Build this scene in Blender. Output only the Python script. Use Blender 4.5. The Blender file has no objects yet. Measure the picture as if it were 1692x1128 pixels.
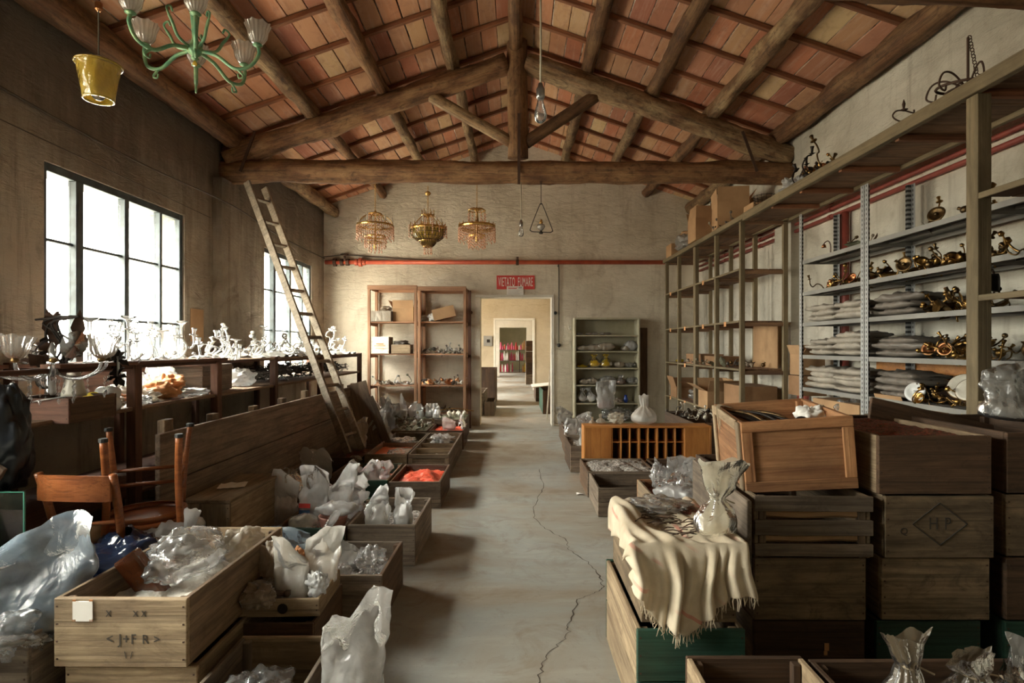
import bpy, bmesh, math, random
from mathutils import Vector, Matrix, Euler, Quaternion, noise
R = random.Random(7)
C = bpy.context.scene.collection
F, VX, VY, EYE = 940.0, 852.0, 572.0, 1.38      # focal length in pixels, vanishing point, eye height
def at(px, py, Y): return Vector(((px - VX) * Y / F, Y, EYE - (py - VY) * Y / F))
def rad(d): return math.radians(d)

# ---------------------------------------------------------------- camera, world, light, exposure
cam = bpy.data.cameras.new('camera'); co = bpy.data.objects.new('camera', cam); C.objects.link(co)
co.location = (0, 0, EYE); co.rotation_euler = (rad(90), 0, 0)
cam.sensor_width = 36; cam.lens = F / 1692 * 36
cam.shift_x = -(VX - 846) / 1692; cam.shift_y = (VY - 564) / 1692
cam.clip_start = 0.05; cam.clip_end = 200
bpy.context.scene.camera = co
sc = bpy.context.scene
sc.view_settings.view_transform = 'Standard'; sc.view_settings.look = 'None'
sc.view_settings.gamma = 1; sc.view_settings.use_curve_mapping = False
sc.view_settings.exposure = 1.92
w = bpy.data.worlds.new('overcast_sky'); sc.world = w; w.use_nodes = True
wt = w.node_tree; bg = wt.nodes['Background']; bg.inputs[1].default_value = SKY = 16.0
# hazy overcast afternoon: pale horizon, brighter higher up and towards the veiled sun outside the left windows, dim ground below
_tc = wt.nodes.new('ShaderNodeTexCoord'); _sp = wt.nodes.new('ShaderNodeSeparateXYZ'); wt.links.new(_tc.outputs['Generated'], _sp.inputs[0])
_rp = wt.nodes.new('ShaderNodeValToRGB'); _mr = wt.nodes.new('ShaderNodeMapRange'); _mr.inputs[1].default_value = -1; _mr.inputs[2].default_value = 1; wt.links.new(_sp.outputs[2], _mr.inputs[0]); wt.links.new(_mr.outputs[0], _rp.inputs[0])
_e = _rp.color_ramp.elements; _e.new(.5); _e.new(.75)
for _i, (_p, _c) in enumerate([(.46, (.36, .31, .24)), (.52, (.50, .475, .42)), (.80, (.90, .85, .76)), (1, (1, .96, .88))]): _e[_i].position = _p; _e[_i].color = (*_c, 1)
_dt = wt.nodes.new('ShaderNodeVectorMath'); _dt.operation = 'DOT_PRODUCT'; _dt.inputs[1].default_value = Vector((-.74, .10, .66)).normalized(); wt.links.new(_tc.outputs['Generated'], _dt.inputs[0])
_mx = wt.nodes.new('ShaderNodeMath'); _mx.operation = 'MAXIMUM'; _mx.inputs[1].default_value = 0; wt.links.new(_dt.outputs['Value'], _mx.inputs[0])
_pw = wt.nodes.new('ShaderNodeMath'); _pw.operation = 'POWER'; _pw.inputs[1].default_value = 14; wt.links.new(_mx.outputs[0], _pw.inputs[0])
_ml = wt.nodes.new('ShaderNodeMath'); _ml.operation = 'MULTIPLY_ADD'; _ml.inputs[1].default_value = 1.8; _ml.inputs[2].default_value = 1; wt.links.new(_pw.outputs[0], _ml.inputs[0])
_vs = wt.nodes.new('ShaderNodeVectorMath'); _vs.operation = 'SCALE'; wt.links.new(_rp.outputs[0], _vs.inputs[0]); wt.links.new(_ml.outputs[0], _vs.inputs['Scale']); wt.links.new(_vs.outputs[0], bg.inputs[0])
sc.cycles.max_bounces = 10; sc.cycles.diffuse_bounces = 6; sc.cycles.transparent_max_bounces = 24
sc.cycles.glossy_bounces = 4; sc.cycles.transmission_bounces = 6
sc.cycles.caustics_reflective = False; sc.cycles.caustics_refractive = False
sc.cycles.sample_clamp_indirect = 8
def portal(x, y, z, sy, sz):
    l = bpy.data.lights.new('window_daylight', 'AREA'); l.shape = 'RECTANGLE'; l.size = sy; l.size_y = sz
    l.cycles.is_portal = True
    o = bpy.data.objects.new('window_daylight', l); C.objects.link(o)
    o.location = (x, y, z); o.rotation_euler = Euler((rad(90), 0, rad(-90)), 'XYZ')   # looks to +X
    return o
XL, XR, YB, YN = -3.34, 3.14, 9.9, -4.5
WINDOWS = [(4.03, 5.74), (7.56, 9.32), (0.45, 2.15)]
WZ0, WZ1 = 1.0, 2.70
for a, b in WINDOWS: portal(XL - 0.3, (a + b) / 2, (WZ0 + WZ1) / 2, b - a, WZ1 - WZ0)
FARWIN = [(12.0, 13.3), (15.3, 16.6), (20.0, 21.2), (23.4, 24.5), (28.2, 29.2)]
for a, b in FARWIN: portal(XL - 0.3, (a + b) / 2, 1.8, b - a, 1.8)

# ---------------------------------------------------------------- materials
def newmat(name):
    m = bpy.data.materials.new(name); m.use_nodes = True
    nt = m.node_tree; return m, nt, nt.nodes['Principled BSDF']
def N(nt, t, **kw):
    n = nt.nodes.new(t)
    for k, v in kw.items(): setattr(n, k, v)
    return n
def L(nt, a, b): nt.links.new(a, b)
def ramp(nt, fac, stops):
    r = N(nt, 'ShaderNodeValToRGB'); e = r.color_ramp.elements
    while len(e) < len(stops): e.new(0.5)
    for i, (p, c) in enumerate(stops): e[i].position = p; e[i].color = (*c, 1) if len(c) == 3 else c
    L(nt, fac, r.inputs[0]); return r.outputs[0]
def coords(nt, scale=(1, 1, 1), rnd=True, kind='Object'):
    tc = N(nt, 'ShaderNodeTexCoord'); mp = N(nt, 'ShaderNodeMapping'); mp.inputs['Scale'].default_value = scale
    if rnd:
        oi = N(nt, 'ShaderNodeObjectInfo'); mu = N(nt, 'ShaderNodeMath', operation='MULTIPLY'); mu.inputs[1].default_value = 37.0
        L(nt, oi.outputs['Random'], mu.inputs[0])
        va = N(nt, 'ShaderNodeVectorMath', operation='ADD'); L(nt, tc.outputs[kind], va.inputs[0]); L(nt, mu.outputs[0], va.inputs[1])
        L(nt, va.outputs[0], mp.inputs[0])
    else: L(nt, tc.outputs[kind], mp.inputs[0])
    return mp.outputs[0]
def noise_t(nt, vec, scale, detail=5, rough=.6, dist=0):
    n = N(nt, 'ShaderNodeTexNoise'); n.inputs['Scale'].default_value = scale; n.inputs['Detail'].default_value = detail
    n.inputs['Roughness'].default_value = rough; n.inputs['Distortion'].default_value = dist; L(nt, vec, n.inputs['Vector']); return n.outputs[0]
def mixc(nt, fac, a, b, mode='MIX'):
    m = N(nt, 'ShaderNodeMix', data_type='RGBA', blend_type=mode)
    for i, v in ((0, fac), (6, a), (7, b)):
        if isinstance(v, (int, float)): m.inputs[i].default_value = v
        elif isinstance(v, tuple): m.inputs[i].default_value = (*v, 1)
        else: L(nt, v, m.inputs[i])
    return m.outputs[2]
def bump(nt, h, strength, dist, bs):
    b = N(nt, 'ShaderNodeBump'); b.inputs['Strength'].default_value = strength; b.inputs['Distance'].default_value = dist
    L(nt, h, b.inputs['Height']); L(nt, b.outputs[0], bs.inputs['Normal'])
def rndval(nt, lo, hi):
    oi = N(nt, 'ShaderNodeObjectInfo'); mr = N(nt, 'ShaderNodeMapRange'); mr.inputs[3].default_value = lo; mr.inputs[4].default_value = hi
    L(nt, oi.outputs['Random'], mr.inputs[0]); return mr.outputs[0]
def wood(name, dark, light, rough=.75, gx=1.5, gy=18, dirt=.45, dirtc=(.06, .036, .020), vary=.3, bs=.5):
    m, nt, b = newmat(name)
    v = coords(nt, (gx, gy, gy)); g = noise_t(nt, v, 1.6, 6, .65, .6)
    col = ramp(nt, g, [(.3, dark), (.68, light)])
    v2 = coords(nt, (1, 2, 2)); s = noise_t(nt, v2, 3.2, 5, .65)
    col = mixc(nt, ramp(nt, s, [(.42, (0, 0, 0)), (.72, (dirt,) * 3)]), col, dirtc)
    v3 = coords(nt, (.7, 1.3, 1.3)); s3 = noise_t(nt, v3, 9, 6, .75, 1.5)
    col = mixc(nt, ramp(nt, s3, [(.52, (0, 0, 0)), (.66, (dirt * .9,) * 3)]), col, tuple(c * .6 for c in dark))
    wv = noise_t(nt, coords(nt, (.5, 60, 60)), 1.3, 3, .6, .3); col = mixc(nt, ramp(nt, wv, [(.36, (.45,) * 3), (.46, (0, 0, 0))]), col, tuple(c * .45 for c in dark))
    hv = N(nt, 'ShaderNodeHueSaturation'); L(nt, col, hv.inputs['Color']); L(nt, rndval(nt, 1 - vary, 1 + vary), hv.inputs['Value'])
    L(nt, hv.outputs[0], b.inputs['Base Color']); b.inputs['Roughness'].default_value = rough
    ad = N(nt, 'ShaderNodeMath', operation='ADD'); L(nt, g, ad.inputs[0]); L(nt, wv, ad.inputs[1]); bump(nt, ad.outputs[0], bs, .005, b); return m
def speckle(name, cols, scale, rough=.6, bumpd=.004, vary=.1):
    m, nt, b = newmat(name); v = coords(nt)
    vo = N(nt, 'ShaderNodeTexVoronoi'); vo.inputs['Scale'].default_value = scale; L(nt, v, vo.inputs['Vector'])
    sep = N(nt, 'ShaderNodeSeparateColor'); L(nt, vo.outputs['Color'], sep.inputs[0])
    st = [((i + .5) / len(cols), c) for i, c in enumerate(cols)]
    L(nt, ramp(nt, sep.outputs[0], st), b.inputs['Base Color']); b.inputs['Roughness'].default_value = rough
    iv = N(nt, 'ShaderNodeMath', operation='SUBTRACT'); iv.inputs[0].default_value = 1; L(nt, vo.outputs['Distance'], iv.inputs[1])
    bump(nt, iv.outputs[0], .8, bumpd, b); return m
def plain(name, col, rough=.6, metal=0, var=.12, sc_=8, trans=0, col2=None, spec=None, coat=0):
    m, nt, b = newmat(name); v = coords(nt); n = noise_t(nt, v, sc_, 5, .6)
    c2 = col2 or tuple(c * (1 - var * 2.2) for c in col)
    L(nt, ramp(nt, n, [(.35, c2), (.65, col)]), b.inputs['Base Color'])
    b.inputs['Roughness'].default_value = rough; b.inputs['Metallic'].default_value = metal
    if coat: b.inputs['Coat Weight'].default_value = coat
    if spec is not None: b.inputs['Specular IOR Level'].default_value = spec
    return m
def film(name, col, opacity, gloss=.25, rough=.15, crease=.5):
    """thin plastic film: lets part of the light through, scatters part, and shines"""
    m, nt, b = newmat(name); nt.nodes.remove(b); out = nt.nodes['Material Output']
    v = coords(nt); n = noise_t(nt, v, 14, 4, .6, 1.2)
    tr = N(nt, 'ShaderNodeBsdfTransparent'); tr.inputs[0].default_value = (.97, .97, .97, 1)
    di = N(nt, 'ShaderNodeBsdfDiffuse'); di.inputs[0].default_value = (*col, 1)
    tl = N(nt, 'ShaderNodeBsdfTranslucent'); tl.inputs[0].default_value = (*col, 1)
    gl = N(nt, 'ShaderNodeBsdfGlossy'); gl.inputs['Roughness'].default_value = rough; gl.inputs[0].default_value = (1, 1, 1, 1)
    bu = N(nt, 'ShaderNodeBump'); bu.inputs['Strength'].default_value = crease; bu.inputs['Distance'].default_value = .02
    vo = N(nt, 'ShaderNodeTexVoronoi', feature='DISTANCE_TO_EDGE'); vo.inputs['Scale'].default_value = 13; wv = coords(nt, (1, 1, .55)); wn = N(nt, 'ShaderNodeMix', data_type='VECTOR'); wn.inputs[0].default_value = .12
    nn = N(nt, 'ShaderNodeTexNoise'); nn.inputs['Scale'].default_value = 6; L(nt, wv, nn.inputs['Vector']); L(nt, wv, wn.inputs[4]); L(nt, nn.outputs['Color'], wn.inputs[5]); L(nt, wn.outputs[1], vo.inputs['Vector'])
    hh = N(nt, 'ShaderNodeMath', operation='MULTIPLY_ADD'); hh.inputs[1].default_value = 1.6; L(nt, vo.outputs['Distance'], hh.inputs[0]); L(nt, n, hh.inputs[2])
    L(nt, hh.outputs[0], bu.inputs['Height'])
    for s in (di, gl): L(nt, bu.outputs[0], s.inputs['Normal'])
    m1 = N(nt, 'ShaderNodeMixShader'); m1.inputs[0].default_value = .62; L(nt, di.outputs[0], m1.inputs[1]); L(nt, tl.outputs[0], m1.inputs[2])
    mr = N(nt, 'ShaderNodeMapRange'); mr.inputs[3].default_value = max(0, opacity - .18); mr.inputs[4].default_value = min(1, opacity + .18); L(nt, n, mr.inputs[0])
    m2 = N(nt, 'ShaderNodeMixShader'); L(nt, mr.outputs[0], m2.inputs[0]); L(nt, tr.outputs[0], m2.inputs[1]); L(nt, m1.outputs[0], m2.inputs[2])
    fr = N(nt, 'ShaderNodeFresnel'); fr.inputs[0].default_value = 1.45; L(nt, bu.outputs[0], fr.inputs['Normal'])
    ad = N(nt, 'ShaderNodeMath', operation='MULTIPLY'); ad.inputs[1].default_value = 1 + gloss * 2; L(nt, fr.outputs[0], ad.inputs[0]); ad.use_clamp = True
    m3 = N(nt, 'ShaderNodeMixShader'); L(nt, ad.outputs[0], m3.inputs[0]); L(nt, m2.outputs[0], m3.inputs[1]); L(nt, gl.outputs[0], m3.inputs[2])
    L(nt, m3.outputs[0], out.inputs[0]); return m

M = {}
M['crate'] = wood('crate_wood', (.10, .062, .036), (.30, .205, .125))
M['crate_grey'] = wood('crate_wood_grey', (.10, .073, .052), (.29, .225, .165))
M['crate_pale'] = wood('crate_wood_pale', (.19, .125, .07), (.47, .35, .215))
M['crate_olive'] = wood('crate_wood_olive', (.12, .082, .047), (.36, .255, .15), dirt=.7, dirtc=(.04, .028, .016))
M['film_shaded'] = film('shaded_beige_film', (.34, .27, .18), .75, .2, .25)  # beige film with the dark corner's shade mixed into its colour
M['crate_dark'] = wood('crate_wood_dark', (.045, .024, .013), (.145, .08, .042))
M['crate_orange'] = wood('crate_wood_orange', (.24, .095, .035), (.50, .25, .11), dirt=.35)
M['green_wood'] = wood('green_painted_wood', (.012, .05, .032), (.03, .095, .062), dirt=.4)
M['beam'] = wood('old_beam_wood', (.050, .022, .010), (.23, .108, .046), gx=1.0, gy=14, dirt=.7, dirtc=(.36, .21, .095), bs=1)
M['beam_grey'] = wood('greyed_beam_wood', (.060, .030, .015), (.27, .15, .07), gx=1.0, gy=14, dirt=.8, dirtc=(.44, .32, .17), bs=1)
M['batten'] = wood('batten_wood', (.15, .055, .025), (.33, .135, .06), dirt=.3)
M['shelf_brown'] = wood('brown_shelf_wood', (.26, .12, .06), (.50, .27, .15), dirt=.2)
M['bench'] = wood('bench_wood', (.07, .028, .016), (.19, .085, .05), dirt=.3)
M['bench_top'] = wood('bench_top_wood', (.12, .07, .04), (.33, .22, .14), dirt=.4)
M['rack'] = wood('olive_painted_rack', (.14, .105, .056), (.27, .205, .115), gy=8, dirt=.3, dirtc=(.10, .07, .03), vary=.12)
M['rack_board'] = wood('rack_board_wood', (.12, .06, .03), (.30, .17, .09), dirt=.35)
M['plank_grey'] = wood('weathered_plank', (.11, .075, .05), (.27, .195, .135), dirt=.4)
M['ladder'] = wood('ladder_wood', (.17, .135, .095), (.36, .30, .225), dirt=.3, gx=14, gy=14)
M['chair'] = wood('varnished_chair_wood', (.20, .055, .016), (.42, .14, .045), rough=.32, gy=9, dirt=.15, vary=.1)
M['orange_ply'] = wood('orange_varnished_plywood', (.42, .15, .035), (.62, .27, .07), rough=.4, gy=7, dirt=.15, vary=.08)
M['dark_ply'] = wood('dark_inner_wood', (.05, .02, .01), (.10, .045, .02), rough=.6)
M['iron'] = plain('rusty_iron', (.11, .065, .045), .65, .5)
M['black_iron'] = plain('black_iron', (.035, .028, .024), .5, .7)
M['brass'] = plain('aged_brass', (.62, .38, .12), .32, 1, col2=(.22, .13, .05), sc_=22)
M['brass_dark'] = plain('tarnished_brass', (.30, .19, .08), .42, 1, col2=(.07, .05, .03), sc_=22)
M['gold'] = plain('gilded_brass', (.80, .52, .17), .28, 1, col2=(.45, .26, .08), sc_=30)
M['copper'] = plain('copper', (.60, .27, .12), .3, 1, col2=(.3, .12, .05), sc_=20)
M['amber'] = plain('amber_crystal', (.92, .60, .42), .15, col2=(.70, .38, .24))
M['metal_grey'] = plain('grey_shelf_metal', (.32, .31, .285), .5, .2, var=.10, sc_=3, col2=(.23, .225, .205))
M['steel'] = plain('steel', (.5, .5, .5), .3, 1)
M['cab_metal'] = plain('olive_cabinet_metal', (.52, .49, .36), .5, .1, sc_=4, col2=(.40, .36, .24))
M['red_pipe'] = plain('red_painted_pipe', (.30, .065, .045), .55, .1, sc_=7, col2=(.19, .045, .035))
M['orange_pipe'] = plain('orange_red_pipe', (.62, .13, .06), .45, .1, sc_=5, col2=(.42, .07, .04))
M['window_paint'] = plain('dark_window_paint', (.075, .10, .11), .6, sc_=9, col2=(.04, .05, .055))
M['cardboard'] = plain('cardboard', (.50, .31, .16), .85, sc_=3, col2=(.38, .22, .11))
M['cardboard_dark'] = plain('brown_cardboard', (.36, .20, .10), .85, sc_=3, col2=(.24, .13, .06))
M['paper'] = plain('white_paper', (.88, .85, .80), .9, sc_=5, col2=(.78, .74, .67))
M['kraft'] = plain('kraft_paper', (.72, .36, .15), .8, sc_=6, col2=(.52, .24, .10))
M['cream'] = plain('cream_ceramic', (.80, .76, .66), .35, sc_=9, col2=(.6, .55, .45))
M['white_ceramic'] = plain('white_ceramic', (.85, .85, .83), .25, sc_=9, col2=(.7, .7, .68))
M['cloth'] = plain('beige_cloth', (.70, .60, .44), .95, sc_=5, col2=(.53, .44, .31))
M['sack'] = plain('sackcloth', (.52, .42, .29), .95, sc_=10, col2=(.38, .30, .20))
M['red_print'] = plain('red_print', (.72, .07, .06), .7, var=.1)
M['blue_print'] = plain('blue_print', (.08, .22, .5), .7, var=.1)
M['white_print'] = plain('white_print', (.92, .88, .82), .7, var=.03)
M['black_print'] = plain('faded_black_print', (.06, .05, .04), .85)
M['text_grey'] = plain('grey_print', (.52, .48, .46), .85)
M['navy'] = plain('navy_plastic', (.012, .022, .055), .16, var=.1, coat=.3)
M['black_plastic'] = plain('black_plastic', (.012, .014, .018), .28, var=.1)
M['yellow_plastic'] = plain('yellow_plastic', (.86, .62, .03), .4, col2=(.6, .42, .02))
M['pink'] = plain('pink_paper', (.80, .13, .26), .6, col2=(.6, .06, .16))
M['blue_glaze'] = plain('blue_glaze', (.02, .06, .35), .2)
M['pot'] = plain('pinkish_pot', (.50, .24, .19), .7)
M['rubber'] = plain('black_rubber', (.02, .02, .02), .6)
M['cable'] = plain('cable', (.10, .08, .06), .7)
M['cable_pale'] = plain('pale_cable', (.55, .50, .38), .6)
M['green_metal'] = plain('verdigris_metal', (.13, .33, .20), .5, .3, sc_=25, col2=(.30, .44, .22))
M['petal'] = plain('dried_bits', (.35, .30, .22), .8, sc_=30, col2=(.15, .10, .07))
M['grey_bag'] = plain('dusty_grey_packet', (.46, .41, .34), .38, sc_=7, col2=(.33, .29, .24))
M['grey_bag_dark'] = plain('dark_dusty_packet', (.22, .19, .16), .4, sc_=7, col2=(.14, .12, .10))
M['tangle'] = plain('dark_tangled_metal', (.14, .12, .10), .5, .4, sc_=20)
M['white_bits'] = plain('milky_glass_bits', (.58, .57, .52), .3, sc_=20, col2=(.36, .35, .31))
M['greenish_bits'] = plain('dull_green_leaves', (.22, .23, .15), .6, sc_=20, col2=(.10, .09, .06))
M['gravel'] = speckle('grey_beads', [(.12, .11, .10), (.34, .32, .29), (.55, .53, .49), (.22, .17, .14)], 90)
M['gravel_multi'] = speckle('mixed_beads', [(.35, .33, .30), (.5, .45, .38), (.45, .12, .10), (.14, .22, .20), (.6, .58, .55)], 110)
M['red_beads'] = speckle('red_beads', [(.80, .09, .045), (.86, .13, .07), (.66, .06, .03), (.9, .2, .11)], 150, .35, .002)
M['orange_beads'] = speckle('orange_red_beads', [(.90, .19, .05), (.82, .12, .04), (.94, .28, .09)], 150, .35, .002)
M['brown_beads'] = speckle('brown_beads', [(.14, .05, .03), (.28, .12, .06), (.08, .05, .03), (.36, .08, .05)], 130)
M['powder'] = speckle('pale_powder', [(.72, .69, .62), (.8, .77, .7), (.6, .57, .5)], 60, .9)
M['film_clear'] = film('clear_film', (.92, .93, .93), .30, .5, .12)
M['film_milk'] = film('milky_film', (.96, .96, .95), .70, .3, .22)
M['film_haze'] = film('hazy_film', (.95, .94, .92), .46, .3, .25)
M['film_white'] = film('white_film', (.95, .95, .94), .86, .2, .3)
M['film_blue'] = film('bluish_film', (.62, .78, .93), .34, .05, .3, .35)
M['film_cream'] = film('cream_film', (.90, .85, .70), .72, .3, .22)
M['film_grey'] = film('dusty_film', (.62, .60, .56), .62, .25, .3)
M['film_yellow'] = film('yellow_film', (.92, .66, .03), .93, .2, .25)
M['film_dust'] = film('beige_film', (.80, .70, .56), .85, .2, .3)
M['wax'] = film('waxed_paper', (.93, .89, .82), .92, .15, .4)
M['rag_paper'] = film('brown_wrapping_paper', (.58, .45, .31), .95, .05, .5)
def glassy(name, col, op=.22):
    return film(name, col, op, .9, .06, .15)
M['glass'] = glassy('clear_glass', (.80, .82, .82), .18)
M['glass_milk'] = glassy('opal_glass', (.74, .73, .69), .50)
M['glass_smoke'] = glassy('ribbed_pinkish_glass', (.72, .64, .55), .62)
M['glass_amber'] = film('amber_lantern_glass', (1.0, .72, .12), .80, .5, .15)
M['glass_brown'] = film('brown_resin', (.30, .09, .03), .93, .6, .15)
M['glass_sheet'] = film('sheet_glass', (.05, .09, .075), .35, .0, .02, 0)
M['glass_edge'] = plain('green_glass_edge', (.12, .42, .30), .2)
def pane_mat():
    m, nt, b = newmat('window_glass'); nt.nodes.remove(b); out = nt.nodes['Material Output']
    tr = N(nt, 'ShaderNodeBsdfTransparent'); tr.inputs[0].default_value = (.95, .97, .96, 1)
    gl = N(nt, 'ShaderNodeBsdfGlossy'); gl.inputs['Roughness'].default_value = .05
    mx = N(nt, 'ShaderNodeMixShader'); mx.inputs[0].default_value = .05
    L(nt, tr.outputs[0], mx.inputs[1]); L(nt, gl.outputs[0], mx.inputs[2]); L(nt, mx.outputs[0], out.inputs[0]); return m
M['pane'] = pane_mat()
def plaster(name, base, light, stain, s_amt=.5, streak=.5, scale=1.0, soot=None):
    m, nt, b = newmat(name)
    v = coords(nt, (1, 1, 1), rnd=False)
    n1 = noise_t(nt, v, .9 * scale, 6, .6, .4); col = ramp(nt, n1, [(.35, base), (.62, light)])
    n2 = noise_t(nt, v, 2.3, 7, .7, .8); col = mixc(nt, ramp(nt, n2, [(.54, (0, 0, 0)), (.74, (s_amt,) * 3)]), col, stain)
    vs = coords(nt, (7, 7, .55), rnd=False); n3 = noise_t(nt, vs, 1.0, 5, .65); col = mixc(nt, ramp(nt, n3, [(.55, (0, 0, 0)), (.75, (streak,) * 3)]), col, stain)
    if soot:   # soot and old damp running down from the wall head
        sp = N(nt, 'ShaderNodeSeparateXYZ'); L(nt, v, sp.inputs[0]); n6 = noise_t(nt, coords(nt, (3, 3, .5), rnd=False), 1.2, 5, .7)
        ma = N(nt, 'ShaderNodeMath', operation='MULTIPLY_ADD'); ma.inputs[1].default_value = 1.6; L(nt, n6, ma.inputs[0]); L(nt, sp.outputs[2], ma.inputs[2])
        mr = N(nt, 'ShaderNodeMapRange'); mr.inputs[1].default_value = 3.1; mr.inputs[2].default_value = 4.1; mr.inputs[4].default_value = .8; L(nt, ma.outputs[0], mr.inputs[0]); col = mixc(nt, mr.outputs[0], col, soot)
    n4 = noise_t(nt, v, 26, 4, .7); col = mixc(nt, ramp(nt, n4, [(.64, (0, 0, 0)), (.74, (.35,) * 3)]), col, tuple(c * .6 for c in stain))
    L(nt, col, b.inputs['Base Color']); b.inputs['Roughness'].default_value = .95
    vb = coords(nt, (1, 1, 2.6), rnd=False); nb = noise_t(nt, vb, 4, 8, .72, .5); bump(nt, nb, .85, .045, b)
    return m
M['wall'] = plaster('old_plaster', (.60, .53, .41), (.80, .73, .60), (.34, .25, .16), .5, .35)
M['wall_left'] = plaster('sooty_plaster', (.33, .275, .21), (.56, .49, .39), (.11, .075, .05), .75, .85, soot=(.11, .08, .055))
M['wall_right'] = plaster('white_plaster', (.52, .48, .39), (.78, .74, .64), (.30, .25, .18), .6, .6)
M['wall_far'] = plaster('beige_plaster', (.50, .42, .29), (.60, .52, .38), (.34, .26, .16), .3, .2)
M['wall_end'] = plaster('olive_plaster', (.42, .40, .26), (.52, .49, .33), (.3, .27, .16), .3, .2)
M['white_trim'] = plaster('whitewashed_trim', (.76, .73, .64), (.85, .82, .74), (.5, .44, .34), .3, .2)
def concrete():
    m, nt, b = newmat('worn_concrete'); v = coords(nt, rnd=False)
    n1 = noise_t(nt, v, .75, 7, .62, .6); col = ramp(nt, n1, [(.30, (.18, .135, .095)), (.44, (.275, .24, .19)), (.56, (.295, .305, .285)), (.68, (.42, .395, .345))])
    vs = coords(nt, (1, 5, 1), rnd=False); n5 = noise_t(nt, vs, 1.3, 6, .7, .5); col = mixc(nt, ramp(nt, n5, [(.5, (0, 0, 0)), (.75, (.3,) * 3)]), col, (.50, .50, .46))
    n2 = noise_t(nt, v, 3.0, 8, .72, 1.0); col = mixc(nt, ramp(nt, n2, [(.52, (0, 0, 0)), (.74, (.75,) * 3)]), col, (.19, .14, .095))
    n3 = noise_t(nt, v, 30, 5, .75); col = mixc(nt, ramp(nt, n3, [(.60, (0, 0, 0)), (.72, (.5,) * 3)]), col, (.14, .12, .095))
    L(nt, col, b.inputs['Base Color'])
    rr = N(nt, 'ShaderNodeMapRange'); rr.inputs[3].default_value = .42; rr.inputs[4].default_value = .8; L(nt, n2, rr.inputs[0]); L(nt, rr.outputs[0], b.inputs['Roughness'])
    bump(nt, n3, .25, .004, b); return m
M['floor'] = concrete()
def terracotta():
    m, nt, b = newmat('terracotta_tile')
    oi = N(nt, 'ShaderNodeObjectInfo')
    base = ramp(nt, oi.outputs['Random'], [(0, (.48, .18, .10)), (.2, (.55, .25, .13)), (.4, (.53, .29, .16)), (.55, (.38, .145, .09)), (.7, (.60, .37, .19)), (.82, (.50, .23, .14)), (1, (.64, .47, .25))])
    v = coords(nt, (16, 1.2, 1)); n = noise_t(nt, v, 1.4, 6, .65, .4)
    col = mixc(nt, ramp(nt, n, [(.5, (0, 0, 0)), (.78, (.55,) * 3)]), base, (.70, .52, .40))
    v2 = coords(nt, (5, 3, 1)); n2 = noise_t(nt, v2, 2, 6, .7, .6); col = mixc(nt, ramp(nt, n2, [(.5, (0, 0, 0)), (.72, (.5,) * 3)]), col, (.25, .10, .06))
    L(nt, col, b.inputs['Base Color']); b.inputs['Roughness'].default_value = .9; bump(nt, n, .35, .004, b); return m
M['tile'] = terracotta()
M['mortar'] = plain('pale_mortar', (.85, .78, .66), .95, sc_=6, col2=(.10, .06, .04))
def shelf_upright():
    m, nt, b = newmat('slotted_upright'); tc = N(nt, 'ShaderNodeTexCoord')
    sp = N(nt, 'ShaderNodeSeparateXYZ'); L(nt, tc.outputs['Object'], sp.inputs[0])
    def saw(inp, pitch, hw):
        a = N(nt, 'ShaderNodeMath', operation='PINGPONG'); a.inputs[1].default_value = pitch / 2; L(nt, inp, a.inputs[0])
        c = N(nt, 'ShaderNodeMath', operation='LESS_THAN'); c.inputs[1].default_value = hw; L(nt, a.outputs[0], c.inputs[0]); return c.outputs[0]
    mu = N(nt, 'ShaderNodeMath', operation='MULTIPLY'); L(nt, saw(sp.outputs[0], .036, .009), mu.inputs[0]); L(nt, saw(sp.outputs[1], .04, .005), mu.inputs[1])
    L(nt, mixc(nt, mu.outputs[0], (.40, .41, .41), (.05, .05, .05)), b.inputs['Base Color'])
    b.inputs['Metallic'].default_value = .35; b.inputs['Roughness'].default_value = .45; return m
M['upright'] = shelf_upright()

# ---------------------------------------------------------------- object helpers
def link(o, parent=None):
    C.objects.link(o)
    if parent is not None: o.parent = parent
    return o
def thing(name, label, cat, loc=(0, 0, 0), rz=0, group=None, rot=None, kind=None):
    o = bpy.data.objects.new(name, None); link(o); o.location = loc; o.empty_display_size = .05
    o.rotation_euler = rot if rot else (0, 0, rz)
    tag(o, label, cat, group, kind); return o
def tag(o, label=None, cat=None, group=None, kind=None):
    if label: o['label'] = label
    if cat: o['category'] = cat
    if group: o['group'] = group
    if kind: o['kind'] = kind
    return o
def dup(root, loc, rz=0, label=None, group=None, rot=None, scale=None):
    r = root.copy(); C.objects.link(r); r.location = loc; r.rotation_euler = rot if rot else (0, 0, rz)
    if scale: r.scale = (scale,) * 3
    if label: r['label'] = label
    if group: r['group'] = group
    for ch in root.children:
        c = ch.copy(); C.objects.link(c); c.parent = r
        for g in ch.children:
            d = g.copy(); C.objects.link(d); d.parent = c
    return r
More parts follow.
